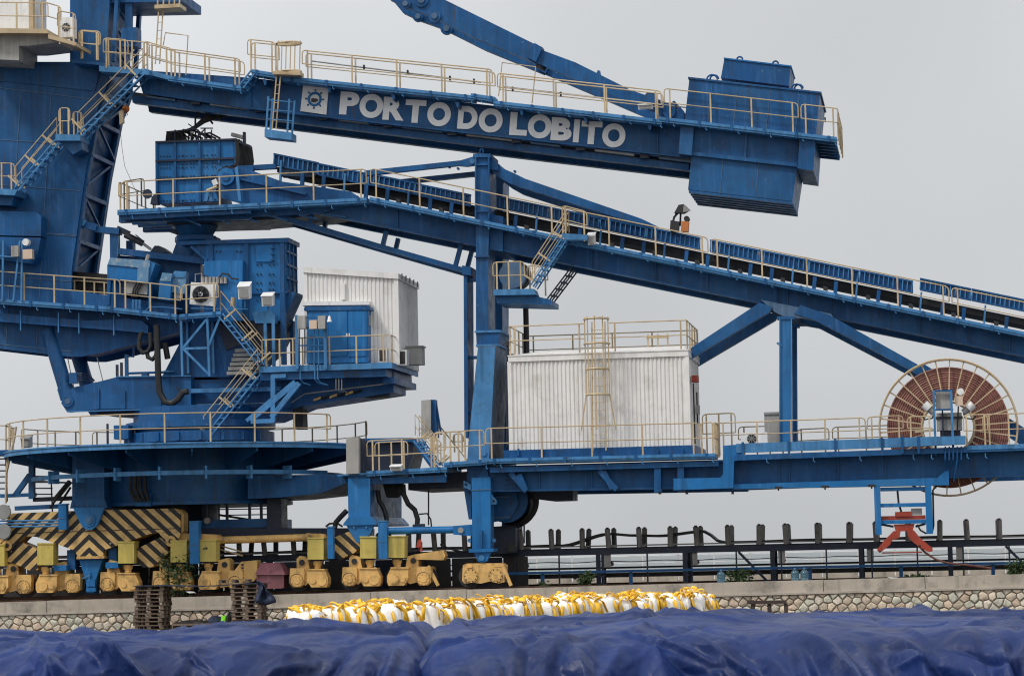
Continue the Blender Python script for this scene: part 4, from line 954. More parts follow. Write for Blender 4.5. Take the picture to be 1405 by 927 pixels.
# lettering
SL = R(6.95)
def flat_frame(px, py, Y): return P(px, py, Y)
def letter(ch, x0, x1, yt, ybt, Y):
    cu = bpy.data.curves.new('letter', 'FONT'); cu.body = ch; cu.size = 1; cu.offset = .054; cu.extrude = .01; cu.resolution_u = 6
    tmp = bpy.data.objects.new('letter_tmp', cu); COL.objects.link(tmp); dg = bpy.context.evaluated_depsgraph_get()
    me = bpy.data.meshes.new_from_object(tmp.evaluated_get(dg)); bpy.data.objects.remove(tmp); bpy.data.curves.remove(cu)
    co = np.array([v.co[:] for v in me.vertices]); lo, hi = co.min(0), co.max(0)
    c = P((x0+x1)/2, (yt+ybt)/2, Y); wd = (P(x1, yt, Y)-P(x0, yt, Y)).length*.995; ht = (P(x0, yt, Y)-P(x0, ybt, Y)).length
    u = (co - (lo+hi)/2) / (hi-lo); cs, sn = math.cos(SL-R(1.0)), math.sin(SL-R(1.0))
    for v, (a, b, d) in zip(me.vertices, u):
        a *= wd; b *= ht; v.co = (c.x + a*cs + b*sn, c.y + d*.02, c.z - a*sn + b*cs)
    me.materials.clear(); me.materials.append(M['letter_white']); o = link('letter', me, cb); return o
for ch, x0, x1 in (('P', 466, 493), ('O', 493, 526), ('R', 525.5, 555.3), ('T', 555.5, 584.5), ('O', 586, 619), ('D', 628, 655.5), ('O', 656.5, 690), ('L', 699.3, 724), ('O', 724, 757), ('B', 756, 785), ('I', 786.8, 795.2), ('T', 797, 826), ('O', 826, 858.5)):
    xm = (x0+x1)/2; base = 156.5 + (xm-470)*.1215; rnd_ = ch == 'O'
    letter(ch, x0+.2, x1-.2, base-31.5-(.8 if rnd_ else 0), base+(.8 if rnd_ else 0), YG+.075)
# emblem plate: ship's wheel
ep = MB().pp([(416, 116), (451, 120), (447.5, 157.5), (412, 152.5)], YG+.03, YG+.09).build('emblem_plate', 'white_paint', cb); c = P(431.5, 136, YG)
def rp(a, r_): return (c.x + r_*PM*math.cos(a), YG+.02, c.z + r_*PM*math.sin(a))
MB().tube([rp(k*math.pi/14, 8.6) for k in range(29)], .05, 6, caps=False).build('wheel_rim', 'blue_bright', ep, True)
for k in range(8): a = k*math.pi/4 - .1; MB().tube([rp(a, 10.5), rp(a, 14.2)], .018, 5).build('wheel_spoke', 'navy', ep); MB().tube([rp(a, 12), rp(a, 13.3)], .04, 6).build('wheel_handle', 'blue_bright', ep)
MB().prism([(c.x+a*PM, c.z-b*PM) for a, b in ((-5, 3.5), (-5, -.5), (-2, -2), (0, -.5), (3, -1), (5, 1), (4.5, 3), (1, 5), (-3, 4.5))], YG+.012, YG+.03).build('wheel_centre', 'steel_dark', ep)

# ================================================================ tie arm
for Y, l in ((2.0, 'near blue tie arm slanting down to the boom end, with clamp and pins'), (4.6, 'far blue tie arm seen just behind and below the near one')):
    ta = thing('suspension_strut', l, 'tie arm', P(900, 150, Y)); dv = Vector((0, Y-2.0, 0))
    def pz(pts, y0, y1, name, mt='blue'):
        q = [P(a, b, 2.0) for a, b in pts]; return MB().prism([(p.x, p.z) for p in q], y0+Y-2.0, y1+Y-2.0).build(name, mt, ta)
    pz([(500, -42), (548, -42), (606, -2), (740, 64), (733, 86), (650, 52), (590, 22), (556, 10), (535, 0)], 1.95, 2.35, 'upper_link')
    pz([(736, 66), (790, 86), (866, 124), (908, 138), (935, 150), (938, 158), (925, 160), (880, 148), (735, 86)], 2.0, 2.3, 'lower_link')
    pz([(734, 60), (745, 66), (736, 86), (725, 80)], 1.86, 2.42, 'clamp')
    pz([(820, 96), (823, 97), (824, 103), (818, 101)], 2.05, 2.2, 'lug')
    for a, b, r_ in ((557, 6, 8), (579, 1, 10), (597, 23, 9)):
        o = MB().tube([P(a, b, 2.0)+dv+Vector((0, -.14, 0)), P(a, b, 2.0)+dv], r_*PM, 20).build('pin_boss', 'blue', ta, True); MB().tube([P(a, b, 2.0)+dv+Vector((0, -.2, 0)), P(a, b, 2.0)+dv], r_*.5*PM, 14).build('pin', 'blue_dull', o, True)
MB().tube([P(744, 88, 2.3), P(741, 95, 2.3)], .22, 12).build('cross_pin', 'navy', ta)
# ================================================================ machinery deck below the mast
md = thing('machinery_deck', 'blue railed machinery deck with truss and stairs at the foot of the mast', 'walkway', P(150, 440, 1.5))
YD = .9
band(md, (-15, 409), (143, 420), YD, 1.2); band(md, (143, 420), (242, 431), YD, 1.2); band(md, (246, 431), (303, 427), YD, 1.2)
prail(md, [(-15, 409), (165, 422)], YD+.05, h=1.1, gap=1.35, ends=(False, True)); prail(md, [(165, 422), (248, 431)], YD+.05, h=1.1, gap=1.3, ends=(False, True)); prail(md, [(250, 430), (300, 427)], YD+.05, h=1.12, gap=.9)
prail(md, [(96, 418), (150, 422)], YD+1.6, h=1.0, gap=.4)
MB().pp([(-15, 428), (120, 440), (175, 437), (195, 440), (203, 447), (203, 457), (160, 453), (-15, 440)], 1.3, 1.8).build('trunk_beam', 'blue', md)
for px in (28, 80, 108, 156): MB().pbar((px, 424+(px*.05)), (px, 452+(px*.05)), 1.24, 1.6, .05).build('hanger', 'blue_trim', md)
for a, b in (((248, 434), (250, 516)), ((284, 434), (287, 516)), ((250, 478), (286, 477)), ((251, 477), (283, 438)), ((252, 479), (287, 514)), ((286, 474), (302, 434)), ((256, 436), (258, 512)), ((291, 440), (293, 512))):
    MB().pbar(a, b, YD+.05 if a[0] not in (256, 291) else YD+1.0, 3.2, .1).build('truss_bar', 'blue_trim', md)
stairs(md, P(303, 432, YD), P(360, 502, YD), .75); stairs(md, P(354, 512, YD-.1), P(280, 604, YD-.1), .75)
MB().pp([(95, 372), (146, 376), (150, 424), (95, 420)], 2.6, 5).build('recess_shade', 'black', md)  # solid black block put in for the shade of the recess
# frame left of the hood: post and beam
fr = thing('hoist_frame', 'blue post and beam frame with hydraulic strut behind the machinery hood', 'frame', P(155, 400, 2.6))
MB().pbox(151, 317, 161, 420, 2.4, 2.8).build('post', 'blue', fr); MB().pbox(173, 330, 182, 345, 3.6, 4.0).build('post', 'blue', fr)
MB().pbar((108, 306), (132, 312), 2.2, 10, .3).build('beam', 'blue', fr); MB().pbar((130, 314), (163, 317), 2.3, 9, .5).build('beam', 'blue', fr)
MB().disc(112, 305, 2.1, 5.5, .15, 16).build('pin', 'blue_trim', fr, True)
MB().pbar((160, 344), (280, 358), 2.3, 9, .35).build('beam', 'blue', fr); MB().pbar((160, 313), (175, 320), 2.4, 8, .3).build('beam', 'navy', fr)
MB().tube([P(172, 322, 2.3), P(196, 334, 2.3)], .13, 10).build('strut_barrel', 'steel_dark', fr, True); MB().tube([P(196, 334, 2.3), P(207, 342, 2.3)], .06, 8).build('strut_rod', 'steel', fr, True)
MB().pp([(206, 345), (212, 337), (218, 337), (233, 347)], 2.3, 3.2).build('strut_shoe', 'navy', fr)
for a, b in (((163, 325), (161, 352)), ((186, 322), (196, 330))): MB().tube([P(*a, 2.2), P(*b, 2.2)], .025, 5).build('pipe', 'blue_dull', fr)
MB().pp([(160, 350), (232, 356), (275, 362), (275, 430), (160, 422)], 2.9, 4.8).build('back_plate', 'blue', fr)
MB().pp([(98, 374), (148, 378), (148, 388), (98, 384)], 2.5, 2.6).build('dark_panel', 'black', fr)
# machines on the deck
t = thing('drive_hood', 'blue machine hood with flaking grey white top on the machinery deck', 'machine', P(180, 420, 1.5))
mb = MB(); mb.pp([(147, 364), (151, 354), (206, 358), (213, 362), (204, 388), (147, 383)], 1.45, 2.3); mb.build('hood', 'blue_bright', t)
MB().pp([(147.5, 363), (151, 353.4), (206, 357.4), (205, 367), (190, 367)], 1.40, 2.34).build('hood_top', 'weathered_blue', t); MB().pp([(189, 365), (204, 366), (203, 387), (188, 386)], 1.36, 1.46).build('access_panel', 'weathered_blue', t)
MB().tube([P(201, 358, 1.9), P(204, 349, 1.9)], .08, 8).build('exhaust', 'grey_box', t)
MB().pp([(147, 384), (152, 384), (150, 418), (146, 418)], 1.5, 1.7).build('stand', 'blue', t); MB().pp([(204, 386), (208, 386), (207, 422), (203, 421)], 1.5, 1.7).build('stand', 'blue', t)
MB().pp([(170, 386), (203, 388), (202, 404), (170, 402)], 1.6, 2.3).build('engine_block', 'grey_box', t); MB().pp([(152, 385), (170, 386), (170, 420), (152, 418)], 1.9, 2.3).build('back_panel', 'blue', t)
for k in range(3): MB().tube([P(195-k*4, 388, 1.5), P(189-k*3, 398, 1.5), P(187-k*3, 408, 1.5)], .04, 6).build('hose', 'rubber', t, True); MB().tube([P(183+k*4.4, 411, 1.5), P(183+k*4.4, 424, 1.5)], .055, 8).build('cylinder', 'blue_trim', t, True)
t = thing('pump_cabinet', 'blue pump cabinet with flaked pale top left of the fan cooler', 'cabinet', P(226, 410, 1.5)); MB().pp([(219, 384), (223, 375), (236, 376), (233, 412), (217, 410)], 1.5, 2.0).build('body', 'blue_bright', t); MB().pp([(219.5, 385), (222.5, 374), (236.5, 375), (234, 386)], 1.46, 2.02).build('top', 'weathered_blue', t)
t = thing('control_cabinet', 'pale blue control cabinet with sloped top directly left of the fan cooler', 'cabinet', P(247, 402, 1.7)); MB().pp([(235, 381), (239, 372), (256, 373), (253, 403), (235, 401)], 1.7, 2.1).build('body', 'weathered_blue', t); MB().pp([(237, 380), (240, 371.5), (256, 372.5), (253, 381)], 1.66, 2.12).build('sloped_top', 'blue_trim', t)
MB().disc(243, 406, 1.75, 5, .4, 12).build('motor', 'grey_box', t, True)
t = thing('oil_cooler', 'white oil cooler box with round black fan on the machinery deck', 'cooler', P(278, 420, 1.3))
MB().pp([(262, 387), (297, 389), (293, 420), (260, 417)], 1.3, 1.7).build('casing', 'white_paint', t); MB().disc(275, 403.5, 1.22, 12, .1, 24).build('fan_ring', 'steel_dark', t, True)
for k in range(7):
    a = k*.9; c = P(275, 403.5, 1.2); MB().bar(c, c+Vector((math.cos(a)*.28, 0, math.sin(a)*.28)), .03, .12, (0, 1, 0.4)).build('fan_blade', 'navy', t)
MB().disc(275, 403.5, 1.15, 3.4, .08, 14).build('fan_hub', 'white_paint', t, True)
MB().pp([(290, 390), (318, 391), (316, 414), (290, 413)], 1.7, 2.2).build('radiator', 'grey_box', t)
for k in range(7): MB().tube([P(278+k*5.2, 380, 1.5), P(278+k*5.2, 389, 1.5)], .07, 8).build('valve_cap', 'grey_box', t, True)
MB().tube([P(268, 386, 1.5), P(268, 376, 1.5), P(277, 375, 1.5), P(277, 388, 1.5)], .025, 6).build('pipe', 'grey_box', t, True)
MB().tube([P(301, 380, 1.4), P(305, 375, 1.4), P(313, 376, 1.4), P(318, 382, 1.4), P(327, 383, 1.4)], .035, 6).build('hose', 'rubber', t, True); MB().tube([P(308, 385, 1.5), P(300, 386, 1.5), P(280, 378, 1.5)], .03, 6).build('hose', 'rubber', t, True)
MB().tube([P(320, 408, 1.3), P(319, 420, 1.3)], .09, 10).build('filter', 'cream', t, True)
for pts in ([(198, 428), (205, 421), (222, 421), (250, 424)], [(262, 423), (320, 424), (340, 424)]): MB().tube([P(a, b, 1.2) for a, b in pts], .025, 6).build('pipe', 'blue_trim', t, True)
# lamp rack at the left edge
t = thing('lamp_rack', 'blue lamp rack with two peach square lamps at the left picture edge', 'lamp', P(25, 410, .8))
for px in (4, 24, 30): MB().pbar((px+3 if px == 24 else px, 330), (px-6 if px == 24 else px-1, 412), .8, 2.6, .08).build('post', 'blue_trim', t)
MB().pbar((0, 351), (28, 353), .78, 2, .06).build('crossbar', 'blue_trim', t)
MB().pbox(15, 337, 25, 352, .6, .85).build('lamp', 'grey_box', t); MB().pbox(31, 342, 44, 355, .6, .85).build('lamp', 'lamp_face', t); MB().disc(35, 332, .7, 5, .25, 14).build('round_lamp', 'white_paint', t, True)
MB().pp([(0, 332), (14, 338), (14, 350), (0, 350)], 1.0, 1.4).build('side_box', 'blue', t)
floodlight('white hooded floodlight right of the fan cooler above the stairs', 336, 399, .95, 17, 24, stem=(336, 422)); floodlight('white hooded floodlight below the hopper at the stair turn', 368, 411, .9, 16, 19, stem=(368, 432))

# ================================================================ transfer hopper
hp = thing('transfer_hopper', 'blue bolted transfer hopper standing under the conveyor head chute', 'hopper', P(340, 440, 2.6))
hw = MB().pp([(283, 335), (392, 330), (392, 402), (388, 440), (283, 440)], 2.0, 3.6).build('wall', 'blue_bright', hp)
MB().pp([(247, 331), (396, 326), (396, 332), (247, 336)], 1.85, 3.7).build('top_flange', 'blue', hp); MB().pp([(262, 337), (283, 336), (283, 356), (279, 357)], 2.0, 3.6).build('chute_side', 'blue', hp)
MB().pbar((262, 338), (284, 357), 1.9, 4, .15).build('edge_bar', 'blue', hp)
for px in (289, 338, 387): MB().pp([(px-3, 333), (px+3, 333), (px+3, 440), (px-3, 440)], 1.9, 2.0).build('rib', 'blue', hw)
MB().pbar((340, 402), (394, 401), 1.88, 3, .15).build('rib', 'blue', hw)
MB().pp([(351, 337), (374, 336), (374, 359), (351, 359)], 1.93, 2.0).build('access_door', 'blue_bright', hw)
for y in (340, 348, 356): MB().pbox(371, y-1, 377, y+1, 1.88, 1.94).build('hinge', 'blue', hw)
bolts(hw, [(a, b) for a in (353, 358, 370, 375) for b in (363, 376, 388, 397, 412)] + [(a, b) for a in (297, 302, 325, 330) for b in (345,)], 1.985, 1.2, 'navy')
MB().pp([(280, 358), (333, 357), (332, 440), (280, 440)], 1.6, 1.9).build('cover_panel', 'blue_bright', hp)
sd_ = P(392, 330, 2.0); 
for k in range(4): z = P(392, 345+k*18, 2.0).z; MB().box(sd_.x, sd_.x+.08, 2.0, 3.6, z-.04, z+.04).build('side_rib', 'blue', hw)
for y in (2.3, 2.9, 3.5): MB().box(sd_.x, sd_.x+.08, y, y+.06, P(392, 402, 2.0).z, sd_.z).build('side_rib', 'blue', hw)
MB().pp([(392, 402), (404, 400), (404, 404), (388, 440), (380, 440)], 2.1, 3.5).build('taper', 'blue', hp)
MB().pbox(385, 400, 391, 500, 1.7, 1.95).build('leg', 'blue', hp); MB().pbox(398, 440, 403, 500, 3.3, 3.6).build('leg', 'blue', hp)
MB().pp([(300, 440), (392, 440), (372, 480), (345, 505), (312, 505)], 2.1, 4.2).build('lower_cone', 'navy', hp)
MB().pp([(346, 428), (372, 426), (377, 432), (377, 443), (350, 443)], 1.3, 1.8).build('side_box', 'blue_trim', hp)
for px in (364, 375): MB().pbox(px-2, 442, px+2, 506, 1.3, 1.42).build('box_post', 'blue_trim', hp)
MB().pp([(298, 444), (340, 444), (340, 470), (310, 480)], 1.9, 2.1).build('gear_housing', 'navy', hp)
# chute from the conveyor head down to the hopper
ch = thing('head_chute', 'dark blue funnel chute between the conveyor head platform and hopper', 'chute', P(268, 345, 3.0))
c = P(268, 315, 3.2); zt, zb2 = Z(268, 300, 3.2), Z(268, 352, 3.2)
MB().lathe([(.62, zb2), (.72, Z(268, 336, 3.2)), (.86, Z(268, 331, 3.2)), (.86, Z(268, 325, 3.2)), (.74, Z(268, 324, 3.2)), (1.15, zt)], (c.x, 3.2, 0), 8).build('funnel', 'blue', ch)
MB().pp([(237, 346), (246, 322), (290, 322), (300, 335), (300, 356), (240, 358)], 2.6, 3.9).build('skirt', 'blue', ch)
MB().pp([(231, 318), (240, 314), (246, 319), (240, 321)], 2.7, 3.0).build('flap', 'navy', ch)

# ================================================================ electrical house deck
ed = thing('house_deck', 'blue railed deck carrying the white corrugated house on the slewing frame', 'walkway', P(450, 520, 3))
x0, x1 = X(356, 1.0, 503), X(536, 1.0, 498); zt = Z(450, 501, 1.0)
dk = MB().box(x0, x1, 1.0, 6.3, zt-.12, zt).build('deck_plate', 'blue', ed)
MB().box(x0, x1, .95, 1.0, zt-.2, zt+.03).build('deck_band', 'blue_trim', ed); MB().box(x1, x1+.05, .95, 6.3, zt-.2, zt+.03).build('deck_band', 'blue_trim', ed)
MB().box(x0, x1-.2, 1.1, 1.5, zt-.5, zt-.12).build('edge_beam', 'blue', ed); MB().box(x1-.5, x1-.2, 1.5, 6.2, zt-.5, zt-.12).build('edge_beam', 'blue', ed)
MB().box(x1-.45, x1+.02, 1.6, 6.0, zt-.75, zt-.5).build('end_beam', 'blue', ed)
for i in range(5): MB().box(x0+.3+i*1.05, x0+.42+i*1.05, 1.5, 6.2, zt-.4, zt-.12).build('joist', 'blue', ed)
MB().pp([(300, 512), (540, 510), (540, 538), (415, 557), (370, 576), (320, 578), (300, 560)], 2.35, 4.8).build('box_girder', 'blue', ed)
MB().pp([(492, 540), (530, 534), (531, 544), (514, 546), (492, 545)], 2.6, 3.2).build('cable_box', 'steel_dark', ed)
prail(ed, [(360, 504), (408, 502)], 1.05, h=1.08, gap=.6, ends=(False, False)); prail(ed, [(408, 502), (534, 498)], 1.05, h=1.1, gap=1.0, ends=(False, False))
railing(ed, [(x1, 1.05, zt), (x1, 6.2, zt)], h=1.1, gap=1.5, ends=(False, True))
# bracket frame and strut under the deck
for a, b, h_ in (((374, 515), (374, 578), 6), ((343, 576), (405, 524), 8), ((344, 578), (376, 577), 6), ((372, 572), (410, 525), 7), ((372, 516), (392, 515), 6), ((338, 577), (372, 548), 5)): MB().pbar(a, b, 1.0, h_, .25).build('bracket_bar', 'blue_trim', ed)
MB().pp([(402, 560), (415, 560), (416, 588), (402, 588)], 2.2, 3.0).build('drop_pipe', 'black', ed)
for k in range(9): MB().tube([P(473+k*2.3, 507, .98), P(473+k*2.3, 517, .98), P(478+k*2.3, 520, 1.2)], .012, 4).build('cable', 'rubber', ed)
for a in (412, 432, 436): MB().tube([P(a, 500, .93), P(a, 520, .93), P(a+4, 525, 1.1), P(a+14, 528, 1.3)], .03, 6).build('conduit', 'blue_trim', ed, True)
for k in range(3): MB().tube([P(461+k*4, 520, 1.05), P(461+k*4, 534, 1.05), P(468+k*4, 538, 1.3)], .018, 5).build('conduit', 'steel', ed, True)
MB().tube([P(400, 552, 1.8), P(418, 540, 1.8), P(540, 525, 1.8)], .03, 6).build('conduit', 'steel', ed, True)
for k in range(6): MB().pbar((430+k*11, 549-k*2), (440+k*11, 545-k*2), 2.2, 3, .1).build('hazard_mark', 'ochre' if k % 2 == 0 else 'black', ed)
# the white corrugated house
wh = thing('electrical_house', 'off white corrugated house with sloping roof on the slewing deck', 'house', P(480, 503, 3))
HY0, HY1 = 2.0, 6.1; ha, hb_, hc, hd = P(418, 368, HY0), P(545, 377, HY0), P(545, 500, HY0), P(418, 503, HY0)
zr = lambda u: ha.z + (hb_.z-ha.z)*(u-ha.x)/(hb_.x-ha.x)
MB().box(ha.x+.06, hb_.x-.06, HY0+.06, HY1-.06, zt, min(ha.z, hb_.z)-.1).build('core', 'white_clad', wh)
corrugated(MB(), ha.x, hb_.x, HY0, zt, zr, .16, .035).build('front_cladding', 'white_clad', wh); corrugated(MB(), HY0, HY1, hb_.x, zt, hb_.z, .16, .03, 'y').build('side_cladding', 'white_clad', wh); corrugated(MB(), HY0, HY1, ha.x-.0, zt, ha.z, .16, -.03, 'y').build('side_cladding', 'white_clad', wh)
MB().prism([(ha.x-.06, ha.z-.17), (hb_.x+.06, hb_.z-.17), (hb_.x+.06, hb_.z+.05), (ha.x-.06, ha.z+.05)], HY0-.08, HY1+.08).build('roof', 'white_clad', wh)
for k in range(5): MB().box(hb_.x+.06, hb_.x+.10, HY0+.5+k*.8, HY0+.6+k*.8, hb_.z-.12, hb_.z+.1).build('roof_clip', 'grey_box', wh)
MB().pp([(414, 413), (507, 413), (507, 418), (414, 419)], 1.7, 2.05).build('awning', 'white_clad', wh); MB().pp([(503, 414), (508, 414), (508, 500), (503, 500)], 1.9, 2.05).build('corner_trim', 'white_clad', wh)
MB().pp([(467, 388), (473, 389), (473, 411), (467, 411)], 1.9, 2.02).build('vent_pipe', 'white_clad', wh); MB().box(ha.x-.03, ha.x+.1, HY0-.03, HY0+.12, zt, ha.z-.15).build('corner_trim', 'white_clad', wh); MB().box(hb_.x-.14, hb_.x+.04, HY0-.03, HY0+.02, zt, hb_.z-.15).build('corner_trim', 'white_clad', wh)
# blue cabinet before it
bc = thing('switch_cabinet', 'blue two door switch cabinet before the white house on the slewing deck', 'cabinet', P(465, 500, 1.4))
cbx = MB().pp([(421, 424), (505, 422), (505, 497), (421, 499)], 1.35, 1.9).build('body', 'blue_bright', bc); MB().pp([(417, 423), (419, 420.5), (506, 419.5), (508, 423.5), (508, 425), (417, 426)], 1.28, 1.95).build('roof', 'blue', bc)
for a, b in ((451, 476), (478, 503)): d_ = MB().pp([(a, 427), (b, 426.5), (b, 488), (a, 489)], 1.31, 1.35).build('door', 'blue_bright', cbx); MB().pbox(475 if a < 460 else 478.5, 457, 476.5 if a < 460 else 480, 461, 1.28, 1.31).build('handle', 'white_paint', cbx)
x5 = X(505, 1.35, 450); MB().box(x5, x5+.03, 1.5, 1.75, Z(505, 446, 1.4), Z(505, 432, 1.4)).build('louvre', 'grey_box', cbx)
t = thing('lamp_rack', 'blue frame with square lamps standing before the blue switch cabinet', 'lamp', P(425, 505, 1.0))
for px in (407, 446): MB().pbox(px-2, 432, px+2, 506, .8, .92).build('post', 'blue_trim', t)
for y in (436, 450, 474): MB().pbar((406, y), (447, y-.8), .82, 1.8, .05).build('crossbar', 'blue', t)
for a, b, m_ in ((408, 419, 'grey_box'), (424, 434.5, 'lamp_face'), (436, 446, 'grey_box')): MB().pbox(a, 433 if m_ == 'grey_box' else 439, b, 451, .6, .84).build('lamp', m_, t)
c = P(452, 438, .7); MB().lathe([(.11, -.1), (.07, .0), (.04, .12), (.02, .14)], c, 12).build('bell_lamp', 'white_paint', t, True)
for px in (411, 418, 431, 437): MB().tube([P(px, 451, .85), P(px, 500, .85)], .022, 5).build('conduit', 'navy' if px < 430 else 'blue_trim', t)
aircon('small air conditioner at the right foot of the blue switch cabinet', 519, 478, 531, 497, 1.3, .35, side=True); aircon('small air conditioner at the right end of the slewing deck', 546, 480, 558, 501, 2.1, .45, side=True)
t = thing('utility_box', 'grey box on the slewing deck behind the right end railing', 'box', P(568, 500, 3.4)); MB().pbox(557, 475, 579, 500, 3.0, 3.6).build('body', 'grey_box', t); MB().pbox(556, 474, 580, 476, 2.95, 3.65).build('lid', 'steel', t)

# ================================================================ tripper conveyor
YT, YTW = 1.65, .95
tr = thing('tripper_conveyor', 'long blue inclined tripper conveyor gallery with railed walkway and ribbed skirts', 'conveyor', P(900, 400, 3.5))
w1 = band(tr, (161, 288), (503, 271), YTW, .75)
SEG = [(507, 270), (720, 314), (940, 359), (1160, 405), (1420, 458)]
for a, b in zip(SEG, SEG[1:]): band(tr, a, b, YTW, .75)
prail(tr, [(167, 288), (503, 271)], YTW+.05, h=1.12, gap=1.72)
prail(tr, [(509, 270), (765, 323)], YTW+.05, h=1.12, gap=1.72, ends=(True, False)); prail(tr, [(765, 323), (972, 366)], YTW+.05, h=1.12, gap=1.75, ends=(False, True)); prail(tr, [(977, 367), (1303, 434)], YTW+.05, h=1.12, gap=1.78); prail(tr, [(1307, 435), (1420, 458)], YTW+.05, h=1.12, gap=1.75, ends=(True, False))
prail(tr, [(167, 284), (198, 279)], 5.5, h=1.05, gap=.6)
railing(tr, [P(163, 288, YTW+.05), P(163, 288, YTW+.05)+Vector((0, 5, 0))], h=1.12, gap=1.2)
# girders near and far
for Y in (YT, 4.9):
  with ref(YT):
    g_ = girder(tr, 'main_girder', (503, 277), (1420, 464), (1420, 492), (430, 292), Y, dep=.4, fl=2.6, stiff=[545, 690, 745, 812, 900, 970, 1066, 1080, 1140, 1262, 1330, 1385] if Y < 2 else None)
    MB().pp([(163, 294), (503, 277), (440, 293), (345, 297), (340, 301), (163, 305)], Y, Y+.35).build('head_girder', 'blue', tr)
    MB().pp([(300, 232), (330, 228), (385, 248), (480, 262), (495, 272), (330, 279), (300, 270)], Y+.25, Y+.35).build('head_side_plate', 'blue', tr)
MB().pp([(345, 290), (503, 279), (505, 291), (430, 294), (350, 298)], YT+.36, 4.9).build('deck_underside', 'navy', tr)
with ref(1.2):
  for k in range(6): MB().pp([(164, 296), (345, 288), (345, 293), (166, 302)], 1.1+k*.8, 1.25+k*.8).build('deck_joist', 'blue', tr)
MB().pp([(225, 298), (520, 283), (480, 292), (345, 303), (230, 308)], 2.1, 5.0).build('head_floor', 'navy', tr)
for k in range(16):
    u = k/15; px = 520+u*890; MB().pbox(px-1.6, 277+(px-503)*.204, px+1.6, 283+(px-503)*.204, YT+.3, 4.95).build('cross_member', 'blue', tr)
for a in range(6): MB().pbar((250+a*40, 299-a), (275+a*40, 309-a*2.2), 1.5, 2.2, .08).build('deck_strut', 'blue', tr)
# belt, idler posts and ribbed skirts on the incline
MB().pp([(380, 236), (505, 262), (1420, 449), (1420, 440), (505, 252), (380, 229)], 2.6, 4.6).build('belt', 'black', tr)  # belt coloured black to stand in for the shade inside the gallery
def skirt(xa, xb, ya, ybb, Y):
    hh = 15.5; o = MB().pp([(xa, ya), (xb, ybb), (xb, ybb+hh), (xa, ya+hh)], Y+.06, Y+.12).build('skirt_panel', 'blue', tr)
    MB().pp([(xa, ya-1), (xb, ybb-1), (xb, ybb+1.4), (xa, ya+1.4)], Y-.03, Y+.14).build('skirt_edge', 'blue', o); MB().pp([(xa, ya+hh-1.6), (xb, ybb+hh-1.6), (xb, ybb+hh+.6), (xa, ya+hh+.6)], Y-.03, Y+.14).build('skirt_edge', 'blue', o)
    n = max(3, int((xb-xa)/6.6))
    for i in range(n+1):
        px = xa+1+(xb-xa-2)*i/n; py = ya+(ybb-ya)*(px-xa)/(xb-xa); MB().pp([(px-.7, py+1), (px+.7, py+1), (px-.3, py+hh-1), (px-1.7, py+hh-1)], Y-.02, Y+.06).build('skirt_rib', 'blue_trim', o)
for xa, xb, ya in ((376, 436, 211), (437, 505, 224.5), (506, 577, 238), (578, 645, 253.5), (686, 752, 270.5), (754, 822, 284.5), (824, 886, 299), (888, 960, 311.5), (975, 1040, 329.5), (1042, 1110, 343), (1111, 1178, 357.5), (1180, 1252, 371), (1263, 1332, 382), (1334, 1412, 396.5)):
    skirt(xa-.8, xb+.8, ya-.16, ya+(xb-xa)*.206+.16, 2.35)
for i in range(36):
    px = 385+i*29.3
    if 640 < px < 690: continue
    yt_ = (228+(px-376)*.2055); yb_ = 272+(px-507)*.2045 if px > 507 else 272
    MB().pp([(px-2, yt_-1), (px+3, yt_), (px+1.5, yb_), (px-3.5, yb_-.5)] if i % 3 else [(px-1, yt_-10), (px+1.5, yt_-10), (px-.5, yb_), (px-3, yb_-.5)], 2.2, 2.34).build('idler_post', 'blue_trim' if i % 3 == 0 else 'blue', tr)
    if i % 2: MB().pp([(px+12, yb_-5), (px+18, yb_-3.5), (px+18, yb_+2), (px+12, yb_+.5)], 2.0, 2.2).build('roller_bracket', 'steel_dark', tr)
# head pulley, drive and plates at the top
MB().disc(310, 242, 1.75, 12.5, 3.4, 24).build('head_pulley', 'blue_bright', tr, True); MB().disc(309, 242.5, 1.7, 6, .1, 18).build('pulley_hub', 'blue', tr, True)
MB().pp([(295, 254), (300, 233), (310, 227), (322, 229), (322, 276), (318, 276), (300, 262)], 2.0, 2.2).build('pulley_guard', 'black', tr)
for pts in ([(322, 230), (326, 228), (331, 276), (327, 276)], [(283, 262), (290, 262), (292, 276), (288, 276), (287, 266), (284, 276), (279, 276)]): MB().pp(pts, 1.6, 1.75).build('bearing_stand', 'blue_trim', tr)
MB().pbar((325, 231), (378, 228), 2.2, 7, .25).build('top_beam', 'blue', tr); MB().pbar((324, 244), (420, 266), 1.7, 3, .2).build('plate_stiffener', 'blue', tr); MB().disc(344, 231, 2.0, 4, .3, 12).build('snub_roller', 'blue', tr, True)
MB().pp([(385, 230), (410, 230), (440, 236), (430, 243), (384, 241)], 2.5, 3.2).build('scraper', 'blue_dull', tr)
MB().tube([P(284, 262, 1.5), P(298, 256, 1.5)], .07, 8).build('work_light', 'cream', tr, True); MB().pp([(290, 248), (296, 245), (299, 252), (293, 255)], 1.45, 1.6).build('lamp_head', 'white_paint', tr)
MB().disc(202, 266, 2.0, 7, .06, 16).build('hand_wheel', 'navy', tr); MB().pp([(208, 270), (216, 263), (216, 280), (206, 280)], 2.0, 2.4).build('gear', 'navy', tr)
